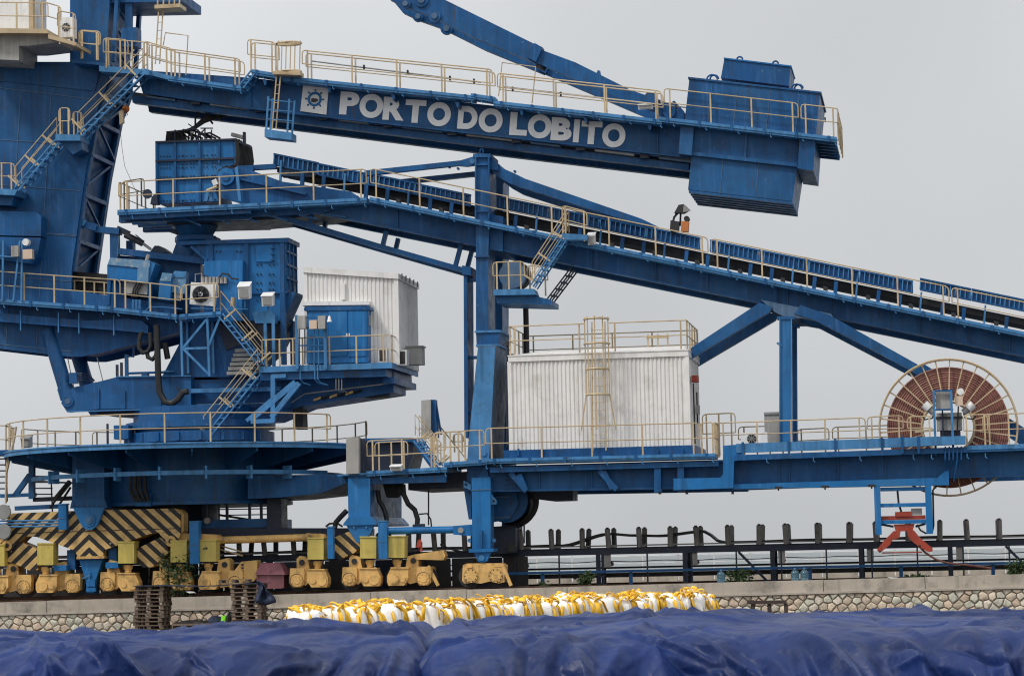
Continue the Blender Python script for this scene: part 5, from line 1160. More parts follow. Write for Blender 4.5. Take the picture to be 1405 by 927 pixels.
# head box
hx = thing('head_box', 'blue ribbed head box with tangled cables on top of the conveyor platform', 'hopper', P(270, 279, 2.5))
wl = MB().pp([(214, 195), (323, 191), (323, 225), (300, 233), (296, 262), (300, 276), (216, 279)], 2.3, 4.6).build('wall', 'blue_bright', hx)
for px in (214.5, 240, 273.5, 300, 322): MB().pp([(px-1.5, 195), (px+1.5, 195), (px+2, 277 if px < 290 else 224), (px-1, 277 if px < 290 else 224)], 2.2, 2.3).build('rib', 'blue', wl)
for y in (193.5, 219.5, 245): MB().pbar((213, y+1.5), (324 if y < 240 else 297, y-2.5), 2.18, 2.8, .12).build('rib', 'navy', wl)
bolts(wl, [(a+d, b-.03*(a-214)) for a in (221, 229, 246, 252, 262, 280, 291) for d in (0, 4) for b in (215, 226, 231, 243, 265, 276)], 2.29, .9, 'navy')
x3 = X(323, 2.3, 200)
for k in range(7): y_ = 2.35+k*.32; MB().tube([(x3+.02, y_, Z(323, 192, 2.3)), (x3+.09, y_, Z(323, 212, 2.3)), (x3+.02, y_, Z(323, 228, 2.3))], .16, 8).build('rubber_curtain', 'rubber', hx, True)
MB().pp([(320, 190), (343, 199), (343, 202), (320, 193)], 2.25, 2.5).build('top_rail', 'navy', hx)
rc = random.Random(5)
for k in range(9):
    a = 228+k*6; MB().tube([P(a, 194, 2.6), P(a+rc.uniform(-4, 4), 181+rc.uniform(-2, 4), 2.6+rc.uniform(-.2, .5)), P(a+12, 180+rc.uniform(-3, 5), 2.9), P(a+26, 190, 2.7)], .04, 6).build('cable', 'rubber', hx, True)
for k in range(6): MB().tube([P(245+k*2, 181, 2.8), P(268, 176-k*.6, 2.8), P(280, 168-k*1.3, 2.9), P(296, 162-k*.4, 3.1), P(318, 158-k*.5, 3.3)], .05, 6).build('cable', 'rubber', hx, True)
for a, b, c_, d in ((268, 172, 272, 158), (271, 158, 279, 152), (279, 152, 292, 170), (284, 153, 290, 164), (296, 155, 305, 166)): MB().tube([P(a, b, 2.9), P((a+c_)/2-2, (b+d)/2-2, 2.9), P(c_, d, 2.9)], .045, 6).build('cable', 'rubber', hx, True)
for px in (240, 262, 272, 281, 290): MB().pbar((px, 193), (px, 178), 2.5, 1.6, .05).build('cable_post', 'navy', hx)
for a in ((228, 181, 268, 177), (258, 170, 285, 189), (275, 176, 292, 176), (268, 190, 282, 176)): MB().pbar(a[:2], a[2:], 2.45, 1.6, .05).build('cable_bar', 'navy', hx)
MB().pp([(228, 180), (250, 181), (253, 194), (229, 194)], 2.7, 3.2).build('cable_drum', 'black', hx); MB().pbar((317, 184), (333, 188), 2.4, 5, .3).build('lamp', 'grey_box', hx); MB().pbox(333, 181, 336, 198, 2.4, 2.6).build('lamp_post', 'navy', hx)
# lamp on the incline walkway
t = thing('work_lamp', 'black work lamp on a post above the inclined conveyor walkway', 'lamp', P(928, 330, 2.2))
MB().pp([(925, 292), (931, 281), (938, 280), (946, 287), (938, 292)], 2.0, 2.4).build('head', 'steel_dark', t); MB().pp([(938, 281), (948, 289), (937, 291)], 1.96, 2.02).build('glass', 'glass_lamp', t); MB().tube([P(930, 292, 2.2), P(925, 298, 2.2), P(922, 310, 2.2), P(922, 322, 2.2)], .05, 6).build('post', 'black', t, True); MB().tube([P(934, 292, 2.2), P(933, 310, 2.2)], .04, 6).build('post', 'black', t)
MB().pp([(920, 302), (932, 304), (931, 318), (919, 316)], 2.1, 2.4).build('box', 'steel_dark', t); MB().pp([(935, 303), (945, 304), (944, 318), (934, 317)], 2.1, 2.4).build('box', 'orange', t); MB().disc(942, 300, 2.1, 4, .3, 12).build('beacon', 'steel_dark', t)
floodlight('white floodlight under the edge of the inclined walkway by its stairs', 812, 328, .75, 10, 17)
# lower return strut with hangers
MB().pp([(382, 294), (400, 298), (520, 334), (640, 368), (640, 375), (520, 341), (382, 301)], 2.0, 2.4).build('lower_strut', 'blue', tr); 
with ref(2.0): MB().pp([(382, 294), (400, 298), (520, 334), (640, 368), (640, 375), (520, 341), (382, 301)], 4.3, 4.7).build('lower_strut', 'blue', tr)
for a, b in (((529, 317), (524, 338)), ((632, 335), (624, 365)), ((427, 290), (425, 310))):
    for Y in (2.0, 4.4):
      with ref(2.0): MB().pbar(a, b, Y, 5.5, .25).build('strut_hanger', 'blue', tr)
# stairs and small landing off the incline
sl = MB().pp([(677, 397), (732, 396), (735, 404), (677, 405)], .3, 1.3).build('landing', 'blue_trim', tr); MB().pp([(680, 405), (730, 405), (756, 411), (756, 418), (682, 416)], .5, 2.6).build('landing_beam', 'blue', tr)
prail(tr, [(677, 397), (720, 396)], .35, h=1.05, gap=.38); prail(tr, [(724, 399), (752, 402)], 1.2, h=1.0, gap=.35); stairs(tr, P(778, 322, .35), P(731, 393, .35), .6); stairs(tr, P(786, 369, 1.9), P(752, 414, 1.9), .6, rails=False, mat_='navy')
MB().pp([(770, 320), (806, 322), (806, 329), (776, 329)], .3, 1.0).build('stair_head', 'blue_trim', tr); prail(tr, [(772, 319), (806, 328)], .35, h=1.05, gap=.5)
MB().disc(703, 377, .9, 19, .5, 22).build('belt_drum', 'blue_dull', tr, True); MB().disc(707, 377, 1.4, 20, .6, 22).build('belt_drum', 'rubber', tr, True)
# ================================================================ pylon with stays
py_ = thing('pylon', 'tall blue pylon column carrying the inclined conveyor, standing on the near rail', 'column', P(660, 770, 0))
uc = MB().pp([(652, 213), (671, 213), (672, 300), (670, 345), (670, 460), (653, 460), (653, 345), (653, 300)], 1.25, 2.9).build('upper_column', 'blue', py_)
MB().pp([(671, 213), (683, 224), (684, 234), (671, 232)], 1.4, 2.7).build('head_gusset', 'blue', uc); MB().pp([(649, 211), (673, 211), (673, 216), (649, 216)], 1.15, 3.0).build('head_plate', 'blue', uc)
c = P(661, 210, 1.9); MB().tube([(c.x-.06, 1.9, c.z), (c.x-.06, 1.9, c.z+.12), (c.x, 1.9, c.z+.18), (c.x+.06, 1.9, c.z+.12), (c.x+.06, 1.9, c.z)], .03, 6).build('lifting_eye', 'blue', uc)
for px in (652.5, 670.5): MB().pp([(px-1, 216), (px+1, 216), (px+1, 300), (px-1, 300)], 1.12, 1.25).build('edge_flange', 'blue', uc)
for y in (226, 290, 352, 455): MB().pbar((651, y), (672, y-.4), 1.16, 2, .12).build('collar', 'blue', uc)
with ref(1.25): MB().pp([(652, 213), (671, 213), (670, 460), (653, 460)], 4.6, 6.2).build('upper_column', 'blue', py_)
MB().pp([(655, 290), (690, 297), (690, 345), (655, 340)], 1.5, 5.0).build('cross_head', 'blue', py_)
lw = MB().pp([(656, 474), (680, 474), (673, 610), (671, 632), (641, 634), (643, 600)], .15, 3.3).build('lower_leg', 'blue_dull', py_)
MB().pp([(656.5, 476), (679.5, 476), (672.5, 610), (670.5, 631), (641.8, 633), (643.5, 600)], .13, .148).build('face_plate', 'blue_trim', lw)
MB().pp([(653, 452), (685, 452), (683, 476), (654, 476)], .7, 3.2).build('transition', 'blue', py_); MB().pbar((652, 455), (687, 454), .64, 3, 2.6).build('collar', 'blue_trim', py_); MB().pbar((653, 474), (685, 473), .6, 3, 2.7).build('collar', 'blue_trim', py_)
with ref(.15): MB().pp([(656, 474), (680, 474), (673, 610), (671, 632), (641, 634), (643, 600)], 4.5, 6.8).build('lower_leg', 'blue', py_)
MB().disc(663, 621, .08, 4.5, .08, 16).build('pin', 'blue_trim', py_, True)
ft_ = MB().pp([(647, 655), (673, 654), (673, 752), (648, 753)], -.40, .40).build('foot', 'blue_bright', py_)
MB().pbar((646, 672), (674, 671), -.43, 1.2, .05).build('weld', 'blue_dull', ft_); MB().pp([(659, 727), (661.5, 727), (661.5, 752), (659, 752)], -.55, -.4).build('gusset', 'blue', ft_)
MB().pp([(643, 753), (677, 752), (677, 756.5), (643, 757.5)], -.55, .55).build('base_plate', 'blue_bright', ft_); MB().pp([(650, 757), (674, 756.5), (668, 769), (662, 771.5), (656, 770)], -.45, -.2).build('lug', 'blue_bright', ft_); MB().disc(660.5, 765, -.5, 4, .08, 14).build('pin', 'blue_trim', ft_, True)
for pts, pc in (([(673, 677), (681, 686), (681, 691), (673, 692)], (677.5, 686.5)), ([(636, 659), (646, 664), (646, 672), (636, 668)], (639, 664))):
    l_ = MB().pp(pts, -.3, -.1).build('side_lug', 'blue_trim', ft_); MB().disc(*pc, -.34, 1.8, .05, 10).build('hole', 'black', l_)
for a, b in ((644, 741), (677.5, 741)): MB().disc(a, b, -.2, 2.8, .1, 10).build('side_lug', 'blue_trim', ft_)
MB().pp([(636, 668), (646, 672), (646, 712), (643, 712)], -.1, .3).build('knee_plate', 'blue', ft_)
with ref(-.4): MB().pp([(647, 655), (673, 654), (673, 765), (648, 766)], 6.6, 7.4).build('foot', 'blue', py_)
# left secondary column
MB().pp([(636, 372), (641, 371), (642, 600), (637, 600)], 2.0, 3.4).build('side_column', 'blue', py_); MB().pp([(634, 364), (646, 366), (646, 378), (634, 376)], 1.9, 3.5).build('side_column_head', 'blue', py_)
for y in (384, 490, 566): MB().pbar((637, y), (655, y), 2.2, 4, .3).build('side_tie', 'blue', py_)
# stays
for Y in (1.5, 4.6):
    dy = Y-1.5; q = lambda pts: [(P(a, b, 1.5).x, P(a, b, 1.5).z) for a, b in pts]
    MB().prism(q([(500, 234), (632, 220), (652, 214), (655, 226), (640, 228), (628, 227), (500, 241)]), Y, Y+.3).build('stay', 'blue', py_); MB().prism(q([(670, 214), (690, 231), (706, 238), (720, 245), (880, 300), (905, 312), (880, 309), (712, 256), (700, 252), (684, 243), (670, 232)]), Y, Y+.35).build('stay', 'blue', py_)
for a, b in ((616, 229), (628, 231), (706, 235), (714, 253)): MB().disc(a, b, 1.55, 1.8, .2, 8).build('stay_lug', 'blue', py_)
MB().disc(648, 221, 1.42, 4, .1, 14).build('stay_pin', 'blue_trim', py_, True)
# blue link tube between portal leg and pylon foot
t = thing('link_tube', 'blue link tube joining the portal leg to the foot of the pylon', 'tube', P(590, 727, 0)); MB().tube([P(533, 728, -.1), P(634, 726, -.1)], 5*PM, 16).build('tube', 'blue_bright', t, True); MB().pp([(622, 721), (648, 719), (648, 735), (622, 733)], -.28, .1).build('end_lug', 'blue_bright', t); MB().disc(632, 727, -.34, 4, .1, 14).build('pin', 'steel', t, True)

# ================================================================ chassis frame
cf = thing('chassis_frame', 'long blue chassis frame with railed deck between pylon and right picture edge', 'machine frame', P(1000, 650, 3))
YF = -.7
band(cf, (502, 646), (613, 640), YF, 3.2); MB().pp([(505, 656), (612, 651), (612, 661), (505, 664)], YF+.2, YF+.5).build('edge_beam', 'blue', cf); MB().pp([(463, 651), (503, 648), (503, 651), (463, 653)], YF, 2.0).build('deck_plate', 'blue_trim', cf)
band(cf, (609, 634), (668, 630), YF, 3.0); band(cf, (666, 629), (981, 621.5), YF, 1.4)
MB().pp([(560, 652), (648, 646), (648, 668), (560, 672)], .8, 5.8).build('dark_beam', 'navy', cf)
MB().pp([(672, 641), (986, 632), (986, 639), (672, 648)], YF+.15, YF+.45).build('edge_beam', 'blue', cf)
for Y in (-.1, 6.2):
  with ref(-.1): girder(cf, 'main_girder', (640, 640), (1010, 630), (1010, 669), (640, 675), Y, dep=.4, fl=3, stiff=[740, 812, 900] if Y < 0 else None)
for a, b in (((712, 650), (721, 672)), ((828, 646), (840, 670)), ((700, 648), (722, 673)), ((822, 645), (846, 671))): MB().pbar(a, b, -.45, 7, .25).build('knee_brace', 'blue', cf)
for px in (902, 934): MB().pp([(px-4.5, 640), (px+4.5, 640), (px+4.5, 674.5), (px-4.5, 675)], -.5, -.1).build('bracket_leg', 'blue', cf)
for px in (905, 942, 1005): MB().pbox(px-1.6, 674, px+1.6, 677.5, -.4, -.2).build('clip', 'steel_dark', cf)
MB().pp([(992, 611), (1019, 609), (1019, 621), (1010, 627), (1007, 634), (1006, 669), (924, 672), (924, 656), (988, 655), (992, 650)], -.58, -.2).build('corner_bracket', 'blue_bright', cf)
MB().pp([(667, 638), (672, 660), (666, 672), (640, 674)], -.2, 5).build('end_plate', 'blue', cf)
bolts(cf, [(694+i*4.2, 652+j*6) for i in range(4) for j in range(4)] + [(700, 661), (706, 664)], -.06, .9, 'navy')
# right half: upper beam, ledge, web and lower flange
ub_ = MB().pp([(1010, 608.5), (1237, 600), (1237, 613), (1010, 621)], -.62, -.35).build('upper_beam', 'blue_trim', cf)
for px in (1019, 1082, 1146, 1210): MB().pbox(px-1.4, 606-(px-1019)*.035, px+1.4, 626-(px-1019)*.035, -.68, -.3).build('beam_clip', 'blue', ub_)
MB().pp([(1236, 600), (1325, 597.5), (1325, 609), (1236, 613)], -.9, -.5).build('upper_beam', 'blue_trim', cf)
for px in (1238, 1260): MB().pbox(px-1.4, 598, px+1.4, 622, -.95, -.5).build('beam_clip', 'blue', cf)
MB().pp([(1008, 624), (1420, 609.5), (1420, 617), (1008, 631.5)], -.7, 1.6).build('deck_ledge', 'blue', cf)
for Y in (-.1, 6.2):
  with ref(-.1):
    g_ = girder(cf, 'main_girder', (1006, 630), (1300, 619), (1300, 656), (1006, 667), Y, dep=.4, fl=1.5, stiff=[1070, 1083, 1150, 1215] if Y < 0 else None); girder(cf, 'main_girder', (1300, 619), (1420, 614.5), (1420, 652), (1300, 656), Y, dep=.4, fl=1.5)
MB().pp([(1006, 664), (1286, 655), (1296, 646), (1302, 646), (1302, 665), (1006, 670.5)], -.35, .35).build('lower_flange', 'blue_bright', cf)
for px in (1068, 1132, 1196): MB().pbox(px-5, 668-(px-1006)*.02, px+5, 671-(px-1006)*.02, -.38, .3).build('clip', 'steel_dark', cf); MB().pbox(px-1, 671-(px-1006)*.02, px+1, 674-(px-1006)*.02, -.2, -.1).build('bolt', 'steel_dark', cf)
for px in (1052, 1116, 1180, 1253, 1278, 1327, 1352): MB().tube([P(px, 628-(px-1052)*.022, -.72), P(px, 633-(px-1052)*.022, -.72), P(px+2.5, 635-(px-1052)*.022, -.72)], .022, 5).build('hook', 'blue_trim', cf)
for k in range(5): MB().tube([P(1297+k*5.5, 612, -.75), P(1297+k*5.5, 630, -.75), P(1297+k*4, 660 if k == 3 else 640, -.4)], .03, 6).build('conduit', 'blue', cf, True)
MB().pp([(1327, 611), (1420, 608), (1420, 614), (1327, 617)], -.72, -.62).build('deck_band', 'blue_trim', cf)
for k in range(22): MB().box(X(680+k*33, 3, 640)-.05, X(680+k*33, 3, 640)+.05, .3, 6.2, Z(680+k*33, 645-(k*.9), .3)-.1, Z(680+k*33, 645-(k*.9), .3)+.1).build('cross_member', 'navy', cf)
# railings of the deck
prail(cf, [(504, 646), (600, 641)], YF+.05, h=1.15, gap=.9); prail(cf, [(515, 644), (560, 642)], 1.4, h=1.05, gap=.45); prail(cf, [(594, 640), (612, 639)], YF+.05, h=1.25, gap=.35); prail(cf, [(596, 634), (634, 632)], .6, h=1.15, gap=.5); prail(cf, [(612, 634), (665, 631)], YF+.05, h=1.15, gap=.55); prail(cf, [(667, 629), (960, 622)], YF+.05, h=1.15, gap=1.9)
prail(cf, [(622, 616), (636, 616)], 2.4, h=.6, gap=.3)
prail(cf, [(961, 622), (981, 621)], YF+.05, h=1.15, gap=.35); railing(cf, [P(981, 621, YF+.05), P(981, 621, YF+.05)+Vector((0, 2, 0))], h=1.15, gap=.6)
prail(cf, [(985, 614), (1188, 607)], -.3, h=.93, gap=1.2, ends=(False, True)); prail(cf, [(1191, 606), (1240, 604)], -.3, h=.93, gap=.6); prail(cf, [(1246, 603), (1280, 602)], -.6, h=.85, gap=.55, ends=(True, False)); prail(cf, [(1323, 612), (1356, 611)], -.6, h=1.15, gap=.55); prail(cf, [(1350, 611), (1420, 609)], -.6, h=1.15, gap=.6, ends=(True, False))
prail(cf, [(965, 622), (1010, 620)], 1.5, h=1.5, gap=.5); prail(cf, [(1014, 620), (1082, 618)], 5.8, h=1.0, gap=.55); prail(cf, [(1095, 620), (1138, 618)], 5.8, h=.9, gap=.5); prail(cf, [(1143, 617), (1235, 614)], 5.8, h=.9, gap=.9)
# stairs up to the round deck, sign box and grey post
stairs(cf, P(570, 602, .6), P(600, 640, .6), .8, n=7); MB().tube([P(600, 580, 2.4), P(648, 640, 2.4)], .03, 6).build('handrail', 'cream', cf)
t = thing('warning_panel', 'grey panel box on blue stand behind the deck stairs', 'panel', P(588, 600, 2)); MB().pp([(578, 549), (591, 548), (591, 600), (578, 600)], 1.6, 1.75).build('panel', 'grey_box', t); MB().pp([(590, 548), (597, 548), (600, 600), (591, 600)], 1.75, 2.2).build('stand', 'blue', t); MB().pbar((598, 553), (605, 596), 2.0, 2.5, .1).build('strut', 'blue', t)
t = thing('grey_post', 'grey concrete coloured post standing between round deck and lower platform', 'post', P(484, 649, -.9)); MB().pp([(475, 600), (492, 599), (492, 649), (475, 650)], -.95, -.6).build('shaft', 'grey_box', t); MB().pp([(491, 600), (497, 602), (497, 649), (491, 650)], -.62, .3).build('back_plate', 'navy', t)
MB().pp([(498, 601), (570, 602), (560, 645), (500, 648)], 2.2, 4.5).build('machinery_block', 'navy', cf)
for a, b in (((566, 602), (596, 644)), ((500, 604), (566, 603))): MB().pbar(a, b, 2.0, 6, .3).build('frame_bar', 'blue', cf)
floodlight('slanting pale floodlight at the edge of the lower platform by the portal leg', 544, 642, YF-.2, 15, 8, matb='white_paint')
# take-up drum and dark gear below the chassis
t = thing('tail_drum', 'dark blue tail drum wrapped by black belt below the chassis beside the pylon', 'pulley', P(700, 720, 2))
c = P(694, 686, 1.2); MB().tube([c, c+Vector((0, 2.2, 0))], .86, 28).build('drum', 'blue', t, True)
MB().tube([c+Vector((1.02*math.cos(a), .9, 1.02*math.sin(a)*.95)) for a in [R(70)-k*R(170)/18 for k in range(19)]], .14, 8).build('belt_wrap', 'rubber', t, True); mb = MB()
angs = [R(75)-k*R(180)/20 for k in range(21)]
for a in angs: mb.v += [tuple(c+Vector((1.0*math.cos(a), y, 1.0*math.sin(a)))) for y in (.1, 2.0)]
for k in range(20): mb.f.append((2*k, 2*k+2, 2*k+3, 2*k+1))
mb.build('belt_wrap', 'rubber', t); MB().pp([(676, 665), (704, 663), (712, 690), (700, 712), (676, 716)], 1.05, 1.15).build('side_plate', 'blue', t)
for y in (682, 710): MB().pbar((676, y), (700, y-1), 1.0, 1.6, .06).build('stiffener', 'blue_dull', t)
MB().pp([(676, 722), (707, 720), (707, 758), (676, 760)], 1.6, 3.4).build('lower_box', 'navy', t); MB().pp([(697, 745), (707, 745), (707, 757), (697, 757)], 1.5, 1.6).build('tray', 'steel_dark', t)
for px in (711, 719): MB().pbar((px, 718), (px, 745), 1.8, 2, .06).build('ladder_bar', 'navy', t)
MB().pp([(700, 676), (786, 672), (786, 686), (756, 687), (700, 680)], 1.6, 3.0).build('belt_cleaner', 'navy', t)
t = thing('hose_set', 'black hoses curving down between the portal leg and link tube', 'hose', P(540, 720, .5))
for pts, r_ in (([(553, 664), (554, 678), (560, 691), (569, 699), (573, 712), (572, 722)], .1), ([(518, 672), (520, 686), (526, 696), (530, 708), (531, 716)], .09), ([(476, 700), (468, 708), (461, 716), (459, 725)], .1), ([(575, 705), (586, 704), (591, 712), (592, 722)], .03), ([(588, 668), (588, 720)], .03), ([(447, 722), (452, 718), (462, 717), (470, 722)], .04), ([(608, 742), (612, 750), (622, 754), (634, 756)], .03), ([(604, 746), (612, 756), (626, 758)], .03)): MB().tube([P(a, b, .3) for a, b in pts], r_, 8).build('hose', 'rubber', t, True)
MB().pp([(525, 663), (548, 662), (546, 676), (540, 682), (530, 682)], .5, 1.4).build('hose_box', 'black', t); MB().pp([(566, 719), (580, 718), (580, 723), (566, 724)], .1, .6).build('hose_clamp', 'navy', t)

# ================================================================ big white house on the chassis
bh = thing('switch_house', 'large white corrugated switch house with caged ladder on the chassis deck', 'house', P(825, 620, 2))
BY0, BY1 = -.05, 4.7; a, b = P(700.5, 550, BY0), P(944.5, 550, BY0); zb_, zt_ = Z(822, 614, BY0), Z(822, 486.5, BY0)
MB().box(a.x+.05, b.x-.05, BY0+.06, BY1-.06, zb_, zt_-.06).build('core', 'white_clad', bh)
corrugated(MB(), a.x, b.x, BY0, zb_, zt_-.12, .155, .04).build('front_cladding', 'white_clad', bh); corrugated(MB(), BY0, BY1, b.x, zb_, zt_-.12, .155, .035, 'y').build('side_cladding', 'white_clad', bh); corrugated(MB(), BY0, BY1, a.x, zb_, zt_-.12, .155, -.035, 'y').build('side_cladding', 'white_clad', bh)
fs_ = MB().box(a.x-.05, b.x+.05, BY0-.05, BY1+.05, zt_-.16, zt_+.05).build('fascia', 'white_clad', bh); MB().box(a.x-.07, b.x+.07, BY0-.075, BY1+.075, zt_+.05, zt_+.09).build('gutter_lip', 'white_clad', fs_)
mb = MB(); yr = (BY0+BY1)/2; mb.add([(a.x, BY0, zt_+.09), (b.x, BY0, zt_+.09), (b.x, BY1, zt_+.09), (a.x, BY1, zt_+.09), (a.x+1.2, yr-.6, zt_+.36), (b.x-.3, yr-.6, zt_+.36), (b.x-.3, yr+.6, zt_+.36), (a.x+1.2, yr+.6, zt_+.36)], [(0,1,5,4),(1,2,6,5),(2,3,7,6),(3,0,4,7),(4,5,6,7)]); mb.build('roof', 'white_clad', bh)
for x_ in (a.x, b.x): MB().box(x_-.09, x_+.06, BY0-.03, BY0+.08, zb_, zt_-.15).build('corner_trim', 'white_clad', bh)
pl_ = MB().box(a.x-.3, b.x+.2, BY0-.1, BY1, zb_-.36, zb_).build('plinth', 'blue', bh)
for px in (711, 743, 902, 936): MB().pp([(px-1.2, 615), (px+1.2, 615), (px+1.2, 625), (px-1.2, 625)], BY0-.2, BY0-.1).build('stiffener', 'blue', pl_)
zr_ = zt_+.08; k_ = dict(h=1.12, gap=1.9, r=.024)
railing(bh, [(a.x, BY0, zr_), (X(803, BY0, 470), BY0, zr_)], **k_, ends=(False, False)); railing(bh, [(X(836, BY0, 470), BY0, zr_), (b.x, BY0, zr_)], **k_, ends=(False, False)); railing(bh, [(b.x, BY0, zr_), (b.x, BY1, zr_)], h=1.12, gap=1.2, ends=(False, False)); railing(bh, [(a.x, BY0, zr_), (a.x, BY1, zr_)], h=1.12, gap=1.2, ends=(False, False)); railing(bh, [(a.x, BY1, zr_), (b.x, BY1, zr_)], h=1.12, gap=1.5, ends=(False, True))
ly = BY0-.28; ld = ladder(bh, (X(822, ly, 600), ly, Z(822, 618, ly)), (X(822, ly, 480), ly, zr_+1.15), .5)
cx_ = X(820, ly, 500)
for yy, r_ in ((437, .46), (471, .48), (506, .42), (541, .44)):
    z = Z(820, yy, ly-.35); MB().tube([(cx_+r_*math.cos(t), ly-.05-.62*abs(math.sin(t)), z) for t in [k*math.pi/10 for k in range(11)]], .045, 6).build('cage_hoop', 'cream', ld, True)
for k, t_ in enumerate((R(8), R(50), R(90), R(130), R(172))):
    p0 = Vector((cx_+.45*math.cos(t_), ly-.05-.62*math.sin(t_), Z(820, 434, ly-.3))); p1 = Vector((p0.x, p0.y, Z(820, 541, ly-.3))); MB().bar(p0, p1, .045, .02, (0, 1, 0)).build('cage_bar', 'cream', ld)
    if k in (0, 2, 4): MB().bar(p1, p1+Vector((.22*math.cos(t_), -.05, -1.35)), .045, .03, (0, 1, 0)).build('cage_flare', 'cream', ld)
xs_ = b.x+.06
MB().box(xs_, xs_+.25, .8, 1.3, Z(950, 523, .5), Z(950, 514, .5)).build('wall_horn', 'red', bh); MB().box(xs_, xs_+.14, 2.2, 2.6, Z(950, 566, 1), Z(950, 553, 1)).build('wall_box', 'grey_box', bh); MB().tube([(xs_+.03, 1.2, Z(950, 525, 1)), (xs_+.03, 1.3, Z(950, 608, 1))], .03, 6).build('conduit', 'steel_dark', bh); MB().tube([(xs_+.05, 2.4, Z(950, 535, 1)), (xs_+.05, 2.4, Z(950, 580, 1))], .03, 6).build('conduit', 'steel_dark', bh)
t = thing('roof_stand', 'small cream pipe stand on the roof of the white switch house', 'stand', P(905, 478, 2.5)); zz = zt_+.36; xa_, xb2 = X(889, 2.2, 465), X(916, 2.2, 465)
for x_ in (xa_, xb2, (xa_+xb2)/2): MB().bar((x_, 2.2, zz), (x_, 2.2, zz+.55), .06, .06).build('leg', 'cream', t)
MB().bar((xa_-.06, 2.2, zz+.42), (xb2+.06, 2.2, zz+.42), .1, .09).build('crossbar', 'cream', t)
t = thing('vent_pipe', 'dark brown vent pipe rising behind the white switch house to conveyor landing', 'pipe', P(722, 480, 3.4)); MB().tube([(X(722, 3.4, 450), 3.4, zt_), (X(722, 3.4, 450), 3.4, Z(722, 408, 3.4))], .11, 10).build('pipe', 'steel_dark', t, True); MB().pbox(718, 405, 727, 409, 3.2, 3.6).build('pipe_flange', 'steel_dark', t)
t = thing('side_pipe', 'dark vertical pipe between the pylon leg and white switch house', 'pipe', P(696, 615, .3)); MB().tube([P(696.5, 612, .3), P(696.5, 476, .3), P(692, 472, .5)], .06, 8).build('pipe', 'navy', t, True); MB().pbox(694, 468, 699, 474, .2, .5).build('elbow_clamp', 'steel_dark', t)

# ================================================================ right hand trestle
tz = thing('trestle', 'blue trestle column with two slanting braces under the inclined conveyor', 'trestle', P(1078, 605, 2))
for Y, s in ((1.25, 0), (4.9, 1)):
  with ref(1.25):
    MB().pp([(1070, 437), (1086, 437), (1087, 607), (1070, 607)], Y, Y+.45).build('column', 'blue_bright' if s == 0 else 'blue', tz); MB().pp([(1066, 434), (1090, 434), (1090, 438), (1066, 438)], Y-.05, Y+.5).build('cap_plate', 'blue', tz)
    for px in (1070, 1086): MB().pbar((px, 438), (px, 606), Y-.08, 1.6, .08).build('edge_flange', 'blue_trim' if s == 0 else 'blue', tz)
    for pts in ([(930, 489), (1042, 415), (1060, 421), (1056, 428), (934, 500)], [(1098, 418), (1140, 433), (1263, 502), (1290, 520), (1280, 530), (1252, 509), (1120, 440), (1090, 430)]): MB().pp(pts, Y, Y+.4).build('brace', 'blue', tz)
    MB().pp([(1044, 411), (1140, 430), (1150, 445), (1100, 436), (1080, 436), (1062, 427)], Y+.05, Y+.35).build('gusset', 'blue_dull', tz)
    MB().pbar((1263, 505), (1420, 605), Y, 15, .4).build('brace', 'blue', tz)
MB().pbar((1066, 470), (1072, 474), 1.2, 3, .1).build('hook', 'blue_trim', tz)
t = thing('grey_cabinet', 'grey cabinet standing on the chassis deck left of the trestle column', 'cabinet', P(1058, 610, 2.4)); MB().pbox(1049, 567, 1070, 610, 2.2, 3.0).build('body', 'grey_box', t); MB().pbox(1048, 565, 1071, 568, 2.15, 3.05).build('lid', 'steel', t)
aircon('white air conditioner on the chassis deck left of the grey cabinet', 1017, 593, 1053, 610, 1.0, .4)

# ================================================================ cable reel
cr = thing('cable_reel', 'big spoked cable reel wound with brown red cable standing in the deck', 'cable reel', P(1301, 678, .9))
RY = .75; c = P(1301, 586, RY); 
def circ(r_, y, n=64): return [(c.x+r_*math.cos(2*math.pi*k/n), y, c.z+r_*math.sin(2*math.pi*k/n)) for k in range(n+1)]
for y in (RY-.16, RY+.30): MB().tube(circ(92*PM, y), .035, 6, caps=False).build('rim', 'cream', cr, True)
for k in range(15): MB().tube(circ((37.5+k*3.05)*PM, RY+.07+.012*(k % 2), 72), .044, 8, caps=False).build('cable_coil', 'cable_red', cr, True)
MB().lathe([(43*PM, RY+.05), (43*PM, RY+.14), (81.5*PM, RY+.14), (81.5*PM, RY+.05)], (c.x, 0, c.z), 48, 'Y'); 
mb = MB(); n = 64
for k in range(n):
    t_ = 2*math.pi*k/n; mb.v += [(c.x+r_*PM*math.cos(t_), y, c.z+r_*PM*math.sin(t_)) for r_, y in ((37, RY+.08), (81, RY+.08), (81, RY+.16), (37, RY+.16))]
for k in range(n):
    a_, b_ = 4*k, 4*((k+1) % n); mb.f += [(a_+i, a_+(i+1) % 4, b_+(i+1) % 4, b_+i) for i in range(4)]
mb.build('cable_pack', 'cable_red', cr)
for k in range(30):
    t_ = 2*math.pi*k/30+.05; d_ = Vector((math.cos(t_), 0, math.sin(t_)))
    for y in (RY-.1, RY+.26): MB().bar(c+d_*36*PM+Vector((0, y-RY, 0)), c+d_*92*PM+Vector((0, y-RY, 0)), .045 if y < RY else .035, .03, (0, 1, 0)).build('spoke', 'cream', cr)
for y in (RY-.12, RY+.2): MB().tube(circ(35*PM, y, 40), .05, 6, caps=False).build('inner_ring', 'cream', cr, True)
MB().tube([c+Vector((0, -.6, 0)), c+Vector((0, .8, 0))], .3, 18).build('axle', 'grey_box', cr, True)
